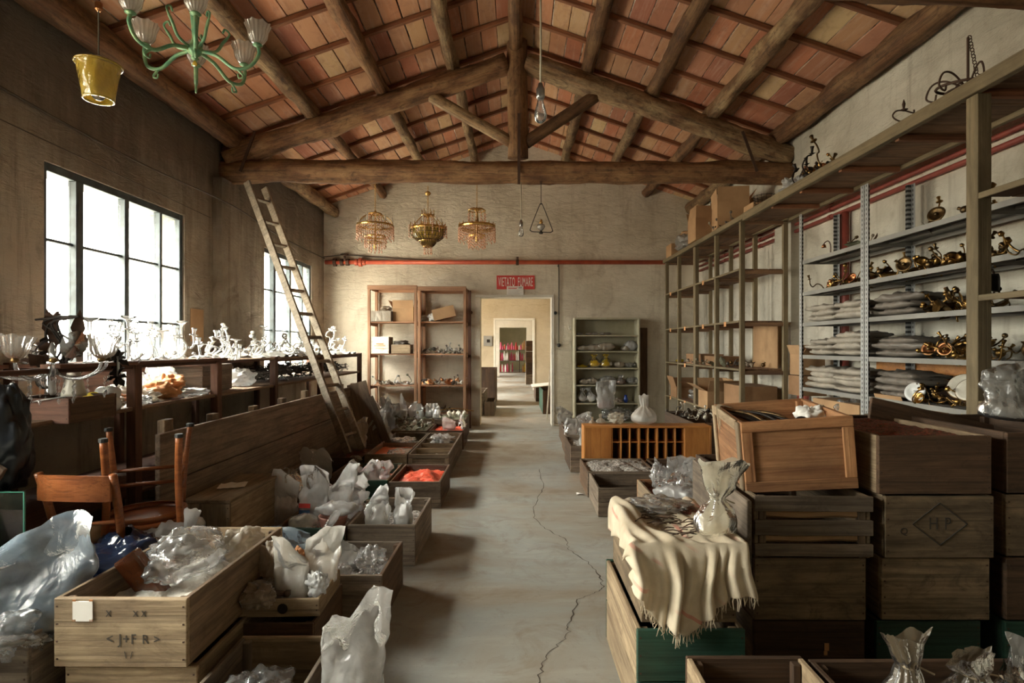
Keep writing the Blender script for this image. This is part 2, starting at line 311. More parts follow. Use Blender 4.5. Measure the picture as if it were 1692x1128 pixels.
class MB:
    def __init__(s): s.v = []; s.f = []
    def add(s, vs, fs):
        b = len(s.v); s.v += [Vector(v) for v in vs]; s.f += [tuple(b + i for i in f) for f in fs]; return s
    def box(s, c, d, rot=None):
        hx, hy, hz = d[0] / 2, d[1] / 2, d[2] / 2
        vs = [Vector((x, y, z)) for x in (-hx, hx) for y in (-hy, hy) for z in (-hz, hz)]
        if rot is not None:
            q = Euler(rot).to_matrix() if not isinstance(rot, (Matrix, Quaternion)) else (rot if isinstance(rot, Matrix) else rot.to_matrix())
            vs = [q @ v for v in vs]
        c = Vector(c)
        return s.add([v + c for v in vs], [(0, 1, 3, 2), (4, 6, 7, 5), (0, 4, 5, 1), (2, 3, 7, 6), (0, 2, 6, 4), (1, 5, 7, 3)])
    def bb(s, a, b): return s.box([(a[i] + b[i]) / 2 for i in range(3)], [abs(b[i] - a[i]) for i in range(3)])
    def prism(s, poly, axis, a0, a1):
        """polygon in the two other axes, extruded along axis (0 x,1 y,2 z)"""
        def mk(p, a):
            return (a, p[0], p[1]) if axis == 0 else ((p[0], a, p[1]) if axis == 1 else (p[0], p[1], a))
        n = len(poly); vs = [mk(p, a0) for p in poly] + [mk(p, a1) for p in poly]
        fs = [tuple(range(n))[::-1], tuple(range(n, 2 * n))] + [(i, (i + 1) % n, n + (i + 1) % n, n + i) for i in range(n)]
        return s.add(vs, fs)
    def rings(s, rs, cap0=True, cap1=True, closed=True):
        n = len(rs[0]); vs = [v for r in rs for v in r]; fs = []
        for k in range(len(rs) - 1):
            for i in range(n if closed else n - 1):
                j = (i + 1) % n; fs.append((k * n + i, k * n + j, (k + 1) * n + j, (k + 1) * n + i))
        if cap0: fs.append(tuple(range(n))[::-1])
        if cap1: fs.append(tuple((len(rs) - 1) * n + i for i in range(n)))
        return s.add(vs, fs)
    def tube(s, pts, r, n=8, cap=True):
        pts = [Vector(p) for p in pts]; rr = r if isinstance(r, (list, tuple)) else [r] * len(pts)
        up = Vector((0, 0, 1)); rs = []; prev = None
        for i, p in enumerate(pts):
            t = (pts[min(i + 1, len(pts) - 1)] - pts[max(i - 1, 0)]).normalized()
            if prev is None:
                a = t.orthogonal().normalized()
            else:
                a = prev - t * prev.dot(t)
                a = a.normalized() if a.length > 1e-5 else t.orthogonal().normalized()
            prev = a; b = t.cross(a)
            rs.append([p + (a * math.cos(2 * math.pi * k / n) + b * math.sin(2 * math.pi * k / n)) * rr[i] for k in range(n)])
        return s.rings(rs, cap, cap)
    def lathe(s, prof, n=16, c=(0, 0, 0), mat=None, ripple=0, k=0, cap0=True, cap1=True):
        rs = []; c = Vector(c)
        for (r, z) in prof:
            ring = []
            for i in range(n):
                a = 2 * math.pi * i / n; q = r * (1 + ripple * math.cos(k * a)); v = Vector((q * math.cos(a), q * math.sin(a), z))
                if mat is not None: v = mat @ v
                ring.append(v + c)
            rs.append(ring)
        return s.rings(rs, cap0, cap1)
    def ball(s, c, r, n=10, m=7, sx=1, sy=1, sz=1):
        return s.lathe2([(max(.0005, math.sin(math.pi * i / m)) * r, -math.cos(math.pi * i / m) * r) for i in range(m + 1)], n, c, sx, sy, sz)
    def lathe2(s, prof, n, c, sx, sy, sz):
        c = Vector(c)
        return s.rings([[c + Vector((r * math.cos(2 * math.pi * i / n) * sx, r * math.sin(2 * math.pi * i / n) * sy, z * sz)) for i in range(n)] for r, z in prof])
    def torus(s, c, Rr, r, n=32, k=8, rot=None):
        c = Vector(c); q = Euler(rot).to_matrix() if rot else Matrix.Identity(3); b = len(s.v); fs = []
        for i in range(n):
            a = 2 * math.pi * i / n
            for j in range(k):
                t = 2 * math.pi * j / k; s.v.append(c + q @ Vector(((Rr + r * math.cos(t)) * math.cos(a), (Rr + r * math.cos(t)) * math.sin(a), r * math.sin(t))))
        for i in range(n):
            for j in range(k):
                s.f.append((b + i * k + j, b + ((i + 1) % n) * k + j, b + ((i + 1) % n) * k + (j + 1) % k, b + i * k + (j + 1) % k))
        return s
    def grid(s, nx, ny, fn):
        return s.add([fn(i / nx, j / ny) for j in range(ny + 1) for i in range(nx + 1)],
                     [(j * (nx + 1) + i, j * (nx + 1) + i + 1, (j + 1) * (nx + 1) + i + 1, (j + 1) * (nx + 1) + i) for j in range(ny) for i in range(nx)])
    def xf(s, Mx): s.v = [Mx @ v for v in s.v]; return s
    def merge(s, o): return s.add(o.v, o.f)
    def mesh(s, name, mat, smooth=False, fix=True):
        me = bpy.data.meshes.new(name); me.from_pydata([tuple(v) for v in s.v], [], s.f)
        if fix:
            bm = bmesh.new(); bm.from_mesh(me); bmesh.ops.recalc_face_normals(bm, faces=bm.faces); bm.to_mesh(me); bm.free()
        if smooth: me.polygons.foreach_set('use_smooth', [True] * len(me.polygons))
        me.materials.append(M[mat] if isinstance(mat, str) else mat); me.update(); return me
    def build(s, name, mat, parent=None, smooth=False, loc=None, rot=None, fix=True):
        o = bpy.data.objects.new(name, s.mesh(name, mat, smooth, fix)); link(o, parent)
        if loc is not None: o.location = loc
        if rot is not None: o.rotation_euler = rot
        return o
_bc = {}
def board(name, mat, c, d, parent=None, rot=None, bev=.003, key=0):
    """a bevelled board, grain along its longest side; mesh data shared between equal boards"""
    d = tuple(round(x, 4) for x in d); ax = max(range(3), key=lambda i: d[i])
    dims = d if ax == 0 else ((d[1], d[0], d[2]) if ax == 1 else (d[2], d[1], d[0]))
    q = Matrix.Identity(3) if ax == 0 else (Matrix.Rotation(rad(90), 3, 'Z') if ax == 1 else Matrix.Rotation(rad(-90), 3, 'Y'))
    k = (dims, mat, bev, key)
    if k not in _bc:
        bm = bmesh.new(); bmesh.ops.create_cube(bm, size=1)
        for v in bm.verts: v.co = Vector((v.co.x * dims[0], v.co.y * dims[1], v.co.z * dims[2]))
        b = min(bev, min(dims) * .3)
        if b > 0: bmesh.ops.bevel(bm, geom=list(bm.edges), offset=b, segments=1, affect='EDGES')
        me = bpy.data.meshes.new(name); bm.to_mesh(me); bm.free(); me.materials.append(M[mat]); _bc[k] = me
    o = bpy.data.objects.new(name, _bc[k]); link(o, parent); o.location = c
    rq = Euler(rot).to_matrix() if rot else Matrix.Identity(3)
    o.rotation_euler = (rq @ q).to_euler(); return o
def spline(ctrl, n=6):
    P = [Vector(p) for p in ctrl]; P = [P[0] * 2 - P[1]] + P + [P[-1] * 2 - P[-2]]; out = []
    for i in range(1, len(P) - 2):
        for k in range(n):
            t = k / n; a, b, c, d = P[i - 1:i + 3]
            out.append(.5 * ((2 * b) + (-a + c) * t + (2 * a - 5 * b + 4 * c - d) * t * t + (-a + 3 * b - 3 * c + d) * t ** 3))
    out.append(P[-2]); return out
def log_mb(p0, p1, w, h, amp=.012, n=12, seg=.12, seed=0, taper=0, square=.55, bow=0):
    """hand-hewn beam between two points: rounded square section with irregular faces, local X along its length"""
    p0, p1 = Vector(p0), Vector(p1); ln = (p1 - p0).length; k = max(4, int(ln / seg)); rs = []
    for i in range(k + 1):
        t = i / k; x = (t - .5) * ln; f = 1 - taper * t; ring = []
        bz = bow * math.sin(math.pi * t) + .01 * noise.noise(Vector((x * .9, seed * 3.1, 0)))
        for j in range(n):
            a = 2 * math.pi * (j + .5) / n; ca, sa = math.cos(a), math.sin(a)
            q = (abs(ca) ** (2 / square * .5 + .6) + abs(sa) ** (2 / square * .5 + .6)) ** (-1 / (2 / square * .5 + .6))
            y = ca * q * w / 2 * f; z = sa * q * h / 2 * f
            d = amp * (noise.noise(Vector((x * 2.2, ca * 1.7 + seed, sa * 1.7))) * 1.4 + .5 * noise.noise(Vector((x * 9, ca * 5 + seed, sa * 5))))
            ring.append(Vector((x, y + ca * d, z + sa * d + bz)))
        rs.append(ring)
    return MB().rings(rs), (p0 + p1) / 2, (p1 - p0)
def log(name, mat, p0, p1, w, h, parent=None, **kw):
    mb, c, d = log_mb(p0, p1, w, h, **kw)
    o = mb.build(name, mat, parent, smooth=True); o.location = c
    x = d.normalized(); up = Vector((0, 0, 1))
    if abs(x.z) > .95: up = Vector((0, 1, 0))
    y = up.cross(x).normalized(); z = x.cross(y)
    o.rotation_euler = Matrix((x, y, z)).transposed().to_euler(); return o
def text_mb(s, size, depth=.002, sx=1.0):
    cu = bpy.data.curves.new('t', 'FONT'); cu.body = s; cu.size = size; cu.extrude = depth / 2; cu.space_character = 1.12; cu.align_x = 'CENTER'; cu.align_y = 'CENTER'; cu.resolution_u = 3
    o = bpy.data.objects.new('t', cu); C.objects.link(o); dg = bpy.context.evaluated_depsgraph_get(); dg.update()
    me = bpy.data.meshes.new_from_object(o.evaluated_get(dg)); mb = MB().add([Vector((v.co.x * sx, v.co.z, v.co.y)) for v in me.vertices], [tuple(p.vertices) for p in me.polygons])
    C.objects.unlink(o); bpy.data.objects.remove(o); return mb    # lies in the XZ plane, readable from -Y when x runs right
# ================================================================ the setting
def struct(o, label=None): return tag(o, label, None, None, 'structure')
YE = 34.0
fl = MB()
cuts_y = [YN - .3, -1, 1, 3, 5, 7, 9, 12, 18, 26, YE]
fl.bb((XL - .4, YN - .3, -.12), (XR + .3, YE + .3, 0)); struct(fl.build('floor', 'floor'), 'worn grey concrete floor with a long wandering crack')
# the crack, a recessed dark line laid into the floor
def crack(pts, w0):
    mb = MB(); P = spline(pts, 8); rr = random.Random(4); L_, R_ = [], []
    for i, p in enumerate(P):
        q = p + Vector((rr.uniform(-.012, .012), 0, 0)); ww = w0 * (.35 + .65 * abs(noise.noise(Vector((p.y * 6, 2, 0)))) * 2)
        L_.append(q + Vector((-ww, 0, .0012))); R_.append(q + Vector((ww, 0, .0012)))
    n = len(P); return mb.add(L_ + R_, [(i, i + 1, n + i + 1, n + i) for i in range(n - 1)])
def fp(px, py): Y = EYE * F / (py - VY); return Vector(((px - VX) * Y / F, Y, 0))
cr = crack([fp(892, 775), fp(897, 806), fp(886, 828), fp(882, 852), fp(906, 876), fp(935, 892), fp(942, 908), fp(978, 935), fp(994, 960), fp(993, 975), fp(957, 990), fp(940, 1030), fp(938, 1050), fp(912, 1075), fp(895, 1105), fp(885, 1150)], .0045)
M['crack'] = plain('crack_dark', (.07, .055, .04), .95); c_ = cr.build('floor_crack', 'crack'); c_.parent = bpy.data.objects['floor']

def side_wall(name, x0, x1, ya, yb, z1, opens, mat, z0=0):
    """wall along Y with rectangular openings (y0,y1,z0,z1)"""
    mb = MB(); ys = sorted({ya, yb, *[o[0] for o in opens], *[o[1] for o in opens]})
    for a, b in zip(ys, ys[1:]):
        op = [o for o in opens if o[0] <= a + 1e-6 and o[1] >= b - 1e-6]
        if not op: mb.bb((x0, a, z0), (x1, b, z1))
        else: mb.bb((x0, a, z0), (x1, b, op[0][2])); mb.bb((x0, a, op[0][3]), (x1, b, z1))
    return struct(mb.build(name, mat))
TW = .36
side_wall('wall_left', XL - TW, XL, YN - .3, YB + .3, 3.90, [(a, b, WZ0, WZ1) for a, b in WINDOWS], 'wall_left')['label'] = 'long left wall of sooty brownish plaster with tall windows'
side_wall('wall_right', XR, XR + .3, YN - .3, YB + .3, 3.96, [], 'wall_right')['label'] = 'right wall of patchy white plaster behind the racks'
side_wall('wall_far_left', XL - TW, XL, YB + .3, YE + .3, 3.9, [(a, b, .9, 2.7) for a, b in FARWIN], 'wall_far')
side_wall('wall_far_right', XR, XR + .3, YB + .3, YE + .3, 3.9, [], 'wall_far')
SL = .345; RZ = 4.97
def RR(x): return RZ - SL * abs(x)
def gable(name, y0, y1, door, mat, flat=None):
    mb = MB(); dx0, dx1, dz = door
    zt = 3.7
    mb.bb((XL - .02, y0, 0), (dx0, y1, zt)); mb.bb((dx1, y0, 0), (XR + .02, y1, zt)); mb.bb((dx0, y0, dz), (dx1, y1, zt))
    if flat is None: mb.prism([(XL - .02, zt), (XR + .02, zt), (XR + .02, RR(XR) + .03), (0, RZ + .03), (XL - .02, RR(XL) + .03)], 1, y0, y1)
    else: mb.bb((XL - .02, y0, zt), (XR + .02, y1, flat))
    return struct(mb.build(name, mat))
gable('wall_back', YB, YB + .32, (-.62, .63, 2.243), 'wall')['label'] = 'pale plaster end wall with a gable and open doorway'
mb = MB().bb((XL - .3, YN - .3, 0), (XR + .3, YN, 3.9)).prism([(XL - .3, 3.9), (XR + .3, 3.9), (0, 5.2)], 1, YN - .3, YN); struct(mb.build('wall_front', 'wall'))
gable('wall_second', 18.0, 18.3, (-.66, .57, 2.24), 'wall_far', 3.9)['label'] = 'beige wall with a second doorway seen through the first'
gable('wall_third', 26.0, 26.3, (-.74, .50, 2.24), 'white_trim', 3.9)['label'] = 'whitewashed wall with a third doorway'
struct(MB().bb((XL, YE, 0), (XR, YE + .3, 3.9)).build('wall_end', 'wall_end'))['label'] = 'olive green wall at the very end of the rooms'
struct(MB().bb((XL - .4, YB + .3, 3.6), (XR + .3, YE + .3, 3.75)).build('ceiling_far', 'wall_far'))
# doorway plaster bands
t = MB().bb((-.70, YB - .025, 0), (-.615, YB + .33, 2.24)); struct(t.build('trim_1', 'wall', smooth=False))['label'] = 'worn plaster jamb on the side of the doorway nearest the brown shelves'
t = MB().bb((.625, YB - .025, 0), (.668, YB + .33, 2.24)); struct(t.build('trim_2', 'white_trim'))['label'] = 'white painted jamb of the doorway nearest the metal cabinet'
t = MB().bb((-.70, YB - .025, 2.235), (.668, YB + .33, 2.275)); struct(t.build('trim_3', 'white_trim'))['label'] = 'white lintel edge over the doorway'
t = MB().bb((-.70, 17.97, 0), (-.64, 18.3, 2.24)).bb((.55, 17.97, 0), (.61, 18.3, 2.24)).bb((-.70, 17.97, 2.22), (.61, 18.3, 2.27)); struct(t.build('trim_4', 'white_trim'))['label'] = 'white frame of the second doorway'
# pilasters under the truss
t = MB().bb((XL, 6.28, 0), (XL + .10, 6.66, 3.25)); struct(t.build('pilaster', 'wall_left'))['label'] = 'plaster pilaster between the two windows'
t = MB().bb((XR - .09, 6.3, 0), (XR, 6.7, 3.25)); struct(t.build('pilaster.001', 'wall_right'))['label'] = 'white plaster pilaster behind the yellow rack'

# ---------------------------------------------------------------- windows
def window(idx, y0, y1, label, x=XL - .02):
    w = thing('window_%d' % idx, label, 'window', (x, (y0 + y1) / 2, WZ0), kind='structure'); del w['category']
    W, H = y1 - y0, WZ1 - WZ0; d = .055
    def fr(name, a, b): 
        c = [(a[i] + b[i]) / 2 for i in range(3)]; s = [abs(b[i] - a[i]) for i in range(3)]
        return board(name, 'window_paint', c, s, w, bev=.004)
    fr('window_frame', (-d, -W / 2, 0), (0, -W / 2 + .05, H)); fr('window_frame', (-d, W / 2 - .05, 0), (0, W / 2, H))
    fr('window_frame', (-d, -W / 2 + .05, H - .06), (0, W / 2 - .05, H)); fr('window_frame', (-d, -W / 2 + .05, 0), (0, W / 2 - .05, .05))
    ms = [(.345 * W / 1.71, .075), (.875 * W / 1.71, .055), (1.345 * W / 1.71, .035)]; 
    for m, mw in ms: fr('mullion', (-d, -W / 2 + m - mw / 2, .05), (.012, -W / 2 + m + mw / 2, H - .06))
    edges = [-W / 2 + .05] + [v for m, mw in ms for v in (-W / 2 + m - mw / 2, -W / 2 + m + mw / 2)] + [W / 2 - .05]
    zs = [.05, .60, 1.15, H - .06]
    for i in range(4):
        a, b = edges[2 * i], edges[2 * i + 1]
        for z in zs[1:3]: fr('muntin', (-d + .01, a, z - .011), (-.01, b, z + .011))
        for z0, z1 in zip(zs, zs[1:]):
            MB().bb((-.036, a, z0), (-.032, b, z1)).build('pane', 'pane', w)
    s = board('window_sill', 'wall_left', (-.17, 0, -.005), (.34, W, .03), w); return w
window(1, *WINDOWS[0], 'large four light window above the near part of the bench')
window(2, *WINDOWS[1], 'further four light window behind the ladder')
window(3, *WINDOWS[2], 'window in the near part of the left wall')

# ---------------------------------------------------------------- roof: mortar bed, terracotta tiles, battens
def slope(side):
    s = -1 if side == 'left' else 1; ang = math.atan(SL); half = abs(XL if s < 0 else XR) + .12; Ls = half / math.cos(ang)
    rt = bpy.data.objects.new('ceiling_' + side, MB().bb((0, YN - .3, .005), (Ls, YB + .35, .10)).mesh('ceiling_' + side, 'mortar')); link(rt)
    rt.location = (0, 0, RZ); rt.rotation_euler = (0, ang, 0) if s > 0 else (0, ang, rad(180))
    tag(rt, '%s roof slope of terracotta tiles on wooden battens' % side, kind='structure')
    rr = random.Random(11 + s); tm = []
    for k in range(6):
        bm = bmesh.new(); bmesh.ops.create_cube(bm, size=1)
        for v in bm.verts: v.co = Vector((v.co.x * (.181 + rr.uniform(-.004, .003)) + rr.uniform(-.0025, .0025), v.co.y * .566 + rr.uniform(-.003, .003), v.co.z * .022 + rr.uniform(-.002, .002)))
        bmesh.ops.bevel(bm, geom=list(bm.edges), offset=.003, segments=1, affect='EDGES')
        me = bpy.data.meshes.new('roof_tile'); bm.to_mesh(me); bm.free(); me.materials.append(M['tile']); tm.append(me)
    pitch = .57; y0 = 4.43 - 3 * pitch
    for j in range(-1, 13):
        yb = y0 + j * pitch
        if 3.0 < yb < YB or j == 0:
            pass
        yc = yb if s > 0 else -yb
        if -1 <= j <= 12 and yb < YB:
            b = board('batten', 'batten', (Ls / 2, yc, -.033), (Ls - .04, .045, .044), rt, bev=.004, key=j % 3)
            b.rotation_euler = (0, 0, rr.uniform(-.002, .002))
        if j < 1 or yb + .1 > YB: continue
        n = int((Ls - .05) / .19)
        for i in range(n + 1):
            cx = .03 + (i + .5) * .19
            if cx > Ls: continue
            o = bpy.data.objects.new('roof_tile', rr.choice(tm)); link(o, rt)
            o.location = (cx + rr.uniform(-.003, .003), (yc + (pitch / 2 if s > 0 else -pitch / 2)), .006 + rr.uniform(-.003, .003))
            o.rotation_euler = (rr.uniform(-.008, .008), rr.uniform(-.02, .02), rad(180) * rr.randint(0, 1) + rr.uniform(-.006, .006))
    return rt
slope('left'); slope('right')
struct(MB().bb((XL - .5, YN - .5, 5.35), (XR + .5, YB + .5, 5.4)).bb((XL - .5, YB + .2, 3.9), (XR + .5, YB + .32, 5.4)).bb((XL - .5, YN - .5, 3.7), (XL - .36, YB + .5, 5.4)).bb((XR + .3, YN - .5, 3.7), (XR + .5, YB + .5, 5.4)).build('roof', 'mortar'))  # unseen flat shell around the slopes, added to keep outside light out

def beam(name, mat, p0, p1, w, h, label=None, parent=None, **kw):
    o = log(name, mat, p0, p1, w, h, parent, **kw)
    if parent is None: struct(o, label)
    return o
for i, (x, d) in enumerate([(-.72, .155), (-1.52, .165), (-2.32, .17), (-3.17, .22), (.82, .16), (1.57, .165), (2.27, .18), (3.02, .21)]):
    d *= .92; z = RR(x) - .062 - d / 2 * .96
    lab = ['between the ridge and the king post', 'second from the ridge', 'third from the ridge', 'lying on the wall top'][i % 4]; sd = 'left' if x < 0 else 'right'
    beam('purlin', 'beam_grey' if i in (6, 2, 0) else 'beam', (x, -1.2, z), (x + R.uniform(-.02, .02), 6.62, z), d, d, 'rough purlin log on the %s slope before the truss, %s' % (sd, lab), seed=i, n=12, amp=.024, seg=.08)
    beam('purlin', 'beam' if i in (6, 2) else 'beam_grey', (x + .02 * (-1) ** i, 6.5, z), (x + .01, YB + .02, z), d * .9, d * .9, 'rough purlin log on the %s slope beyond the truss, %s' % (sd, lab), seed=i + 20, n=12, amp=.022, seg=.08)
beam('ridge_beam', 'beam', (0, -1.2, RZ - .17), (0, 6.6, RZ - .17), .15, .18, 'ridge beam running to the head of the king post', seed=40)
beam('ridge_beam', 'beam', (.02, 6.4, RZ - .17), (.02, YB + .02, RZ - .17), .14, .17, 'ridge beam between the truss and the end wall', seed=41)

def truss(Y, yaw, label):
    t = thing('roof_truss', label, 'roof truss', (0, Y, 0), yaw, kind='structure'); del t['category']
    log('tie_beam', 'beam', (-3.36, 0, 3.375), (3.14, 0, 3.36), .24, .265, t, seed=3, amp=.022, seg=.07, n=18, square=1.1)
    log('rafter', 'beam', (-3.30, 0, 3.53), (-.10, 0, 4.61), .22, .25, t, seed=4, amp=.03, seg=.07, n=18, square=1.0)
    log('rafter', 'beam_grey', (3.14, 0, 3.55), (.12, 0, 4.61), .22, .255, t, seed=9, amp=.035, seg=.07, n=18, square=1.0)
    log('king_post', 'beam', (.03, 0, 3.53), (.015, 0, 4.86), .235, .22, t, seed=5, amp=.012, seg=.1, square=.8)
    log('strut', 'beam_grey', (-.96, 0, 4.24), (-.04, 0, 3.70), .12, .13, t, seed=6, amp=.008)
    log('strut', 'beam', (.94, 0, 4.26), (.12, 0, 3.70), .12, .14, t, seed=7, amp=.008)
    MB().bb((.022, -.152, 3.19), (.052, -.140, 3.98)).build('iron_strap', 'iron', t)
    for x in (-3.0, 2.62):
        s = 1 if x > 0 else -1
        MB().box((x, -.135, 3.56), (.03, .012, .48), (0, -s * .35, 0)).build('iron_strap', 'iron', t)
    return t
truss(6.5, 0, 'whole roof truss of rough timbers with king post and struts')
t2 = truss(2.9, rad(4.5), 'tie beam of the nearer truss, only its dark corner showing at the top')

# ---------------------------------------------------------------- pipes and cables on the walls
def pipe(pts, r, mat, label, name='pipe', n=12, parent=None):
    o = MB().tube(pts, r, n).build(name, mat, parent, smooth=True)
    if parent is None: tag(o, label, 'pipe')
    return o
p = thing('pipe', 'orange red pipe running across the end wall above the doorway', 'pipe', (0, YB - .075, 2.83))
MB().tube([(XL + .05, 0, 0), (XR - .1, 0, .0)], .036, 12).build('tube', 'orange_pipe', p, smooth=True)
for x, rr_, m in ((-2.75, .055, 'orange_pipe'), (-2.62, .05, 'orange_pipe'), (-2.68, .075, 'orange_pipe'), (-3.0, .06, 'iron'), (-3.12, .07, 'iron'), (-2.90, .06, 'iron'), (.03, .05, 'iron')):
    MB().tube([(x - .025, 0, 0), (x + .025, 0, 0)], rr_, 12).build('coupling', m, p)
MB().tube([(-2.95, 0, 0), (-2.95, -.03, .12)], .02, 8).torus((-2.95, -.03, .13), .06, .012, 20, 6, (.3, 0, 0)).build('valve_wheel', 'iron', p, smooth=True)
MB().tube([(.03, 0, .03), (.03, -.02, .09)], .02, 8).build('air_vent', 'iron', p)
pr = [(3.10, 2.80), (3.10, 2.728), (3.10, 2.652)]
for i, (x, z) in enumerate(pr):
    pp = thing('pipe', ['topmost', 'middle', 'lowest'][i] + ' of the three red pipes along the right wall', 'pipe', (x, 0, z), group='red pipes along the right wall')
    MB().tube([(0, -2, 0), (0, 9.6, 0)], .0165 + .0015 * i, 12).build('tube', 'red_pipe', pp, smooth=True)
    for y in (2.5, 5.6, 7.2, 8.4): MB().tube([(0, y - .02, 0), (0, y + .02, 0)], .026, 10).build('coupling', 'red_pipe', pp)
for i, (y, z0, z1) in enumerate([(5.33, .95, 2.64), (5.46, .95, 2.64), (6.18, 0.02, 1.02), (6.06, .02, 1.02)]):
    o = pipe([(3.09, y, z0), (3.09, y, z1)], .033, 'red_pipe', ['red upright pipe behind the metal shelving, nearer of two', 'red upright pipe behind the metal shelving, farther of two', 'low red upright pipe between the racks, farther of two', 'low red upright pipe between the racks, nearer of two'][i])
tag(MB().tube(spline([(XL + .02, -1, 3.36), (XL + .02, 1.5, 3.22), (XL + .02, 3.5, 3.06), (XL + .02, 5.0, 3.0), (XL + .12, 6.45, 2.98), (XL + .02, 8.0, 2.93), (XL + .03, 9.85, 2.90)], 8), .009, 6).build('wall_cable', 'cable', smooth=True), 'dark cable sagging along the top of the left wall', 'cable')
tag(MB().tube(spline([(XL + .03, 9.8, 2.92), (-2.9, YB - .03, 2.96), (-2.3, YB - .03, 2.92), (-1.4, YB - .03, 2.87)], 8), .008, 6).build('wall_cable', 'cable', smooth=True), 'thin dark cable arching just above the orange red pipe', 'cable')
tag(MB().tube([(XL + .015, -1, 3.0), (XL + .015, 3, 2.86), (XL + .015, 6.2, 2.78)], .004, 5).build('wall_cable', 'cable'), 'thin lower wire along the left wall above the window', 'cable')
sw = thing('light_switch', 'black pull switch at the foot of a cable right of the doorway', 'switch', (.75, YB - .02, 1.40))
MB().tube(spline([(-.02, 0, 1.36), (0, 0, 1.3), (0, 0, .04)], 6), .009, 6).build('cord', 'cable', sw, smooth=True)
MB().ball((0, -.01, 0), .035, 10, 7, 1, .7, 1).build('switch_box', 'rubber', sw, smooth=True)
for x, z, m, lab in ((.69, 1.96, 'rubber', 'small dark insulator on the wall beside the doorway'), (.95, 1.70, 'cream', 'small round insulator beside the top of the metal cabinet'), (-.78, 1.97, 'iron', 'small iron hook on the jamb of the doorway')):
    tag(MB().lathe([(.03, 0), (.03, .02), (.015, .03), (.022, .05)], 10, mat=Matrix.Rotation(rad(90), 3, 'X')).build('insulator', m, loc=(x, YB - .001, z)), lab, 'wall fitting')
# sign
sg = thing('no_smoking_sign', 'red sign with white words VIETATO FUMARE over the doorway', 'sign', ((852 - VX) / 94.95, YB - .012, EYE + (VY - 466.5) / 94.95))
MB().bb((-.33, 0, -.12), (.33, .008, .12)).build('sign_board', 'red_print', sg)
text_mb('VIETATO  FUMARE', .225, .003, .29).build('lettering', 'white_print', sg, loc=(0, -.003, .0))
ns = thing('paper_notice', 'white paper notice covering the middle of the red sign', 'paper notice', (0.0, YB - .02, EYE + (VY - 481) / 94.95))
MB().bb((-.155, 0, -.10), (.135, .002, .085)).build('sheet', 'paper', ns)
MB().bb((-.13, -.002, .04), (.02, 0, .052)).bb((-.13, -.002, .06), (.04, 0, .066)).build('heading', 'red_print', ns)
MB().bb((.05, -.002, .045), (.11, 0, .075)).build('stamp', 'text_grey', ns)
m_ = MB()
for k in range(6): m_.bb((-.13, -.0015, .02 - k * .018), (.11 - (k % 3) * .03, 0, .024 - k * .018))
m_.build('printed_lines', 'text_grey', ns)
tag(MB().bb((0, -.12, -.17), (.006, .12, .17)).build('wall_paper', 'cardboard', loc=(XL + .005, 5.95, 1.60)), 'brown paper pinned to the left wall beside the near window', 'paper')
# ================================================================ crates
def crate(label, x0, x1, y0, y1, z0, z1, mat='crate', n=1, rz=0, rot=None, t=.018, name='wooden_crate', inner=None, group=None, endmat=None, frame=False, lid=False, gap=.004, mats=None):
    W, D, H = x1 - x0, y1 - y0, z1 - z0
    if rz == 0 and rot is None: rz = R.uniform(-.012, .012)
    c = thing(name, label, 'crate', ((x0 + x1) / 2, (y0 + y1) / 2, z0), rz, group, rot)
    hh = H / n; em = endmat or mat
    for k in range(n):
        zc = hh * (k + .5); h = hh - gap
        board('end_board', em, (0, -D / 2 + t / 2, zc), (W, t, h), c)
        board('end_board', em, (0, D / 2 - t / 2, zc), (W, t, h), c)
        for s in (-1, 1): board('side_board', (mats or {}).get('side', mat), (s * (W / 2 - t / 2), 0, zc), (t, D - 2 * t, h), c)
    board('bottom_board', mat, (0, 0, t / 2 + .001), (W - 2 * t, D - 2 * t, t), c)
    for sx in (-1, 1):
        for sy in (-1, 1): board('corner_post', mat, (sx * (W / 2 - t - .015), sy * (D / 2 - t - .015), H / 2), (.028, .028, H - .02), c)
    if frame:
        fw = .045
        for zc in (fw / 2, H - fw / 2): board('frame_batten', em, (0, -D / 2 - .006, zc), (W, .012, fw), c)
        for s in (-1, 1): board('frame_batten', em, (s * (W / 2 - fw / 2), -D / 2 - .006, H / 2), (fw, .012, H - 2 * fw), c)
    if lid: board('lid', mat, (0, 0, H + t / 2), (W + .01, D + .01, t), c)
    # nail heads on the ends
    m = MB()
    for sx in (-1, 1):
        for k in range(max(2, int(H / .055))): m.box((sx * (W / 2 - .012), -D / 2 - .0008, .03 + k * (H - .06) / max(1, int(H / .055) - 1)), (.006, .002, .006))
    m.build('nail_heads', 'iron', c)['kind'] = 'stuff'
    return c
def heap(name, label, x0, x1, y0, y1, z, mat, amp=.03, dome=.03, cat='loose material', bits=None, seed=0, base=.05, res=.012, rz=0):
    W, D = x1 - x0, y1 - y0; nx, ny = max(8, int(W / res)), max(8, int(D / res)); nx, ny = min(nx, 60), min(ny, 80)
    def f(u, v):
        x, y = (u - .5) * W, (v - .5) * D; e = min(u, 1 - u, v, 1 - v)
        h = dome * math.sin(math.pi * u) ** .7 * math.sin(math.pi * v) ** .7
        h += amp * noise.noise(Vector((x * 9 + seed, y * 9, 0))) + amp * .45 * noise.noise(Vector((x * 30 + seed, y * 30, 3))) + amp * .12 * noise.noise(Vector((x * 110, y * 110, seed)))
        return Vector((x, y, h))
    m = MB().grid(nx, ny, f)
    o = m.build(name, mat, smooth=True, fix=False, loc=((x0 + x1) / 2, (y0 + y1) / 2, z), rot=(0, 0, rz)); 
    return tag(o, label, cat, kind='stuff')
IN = .022
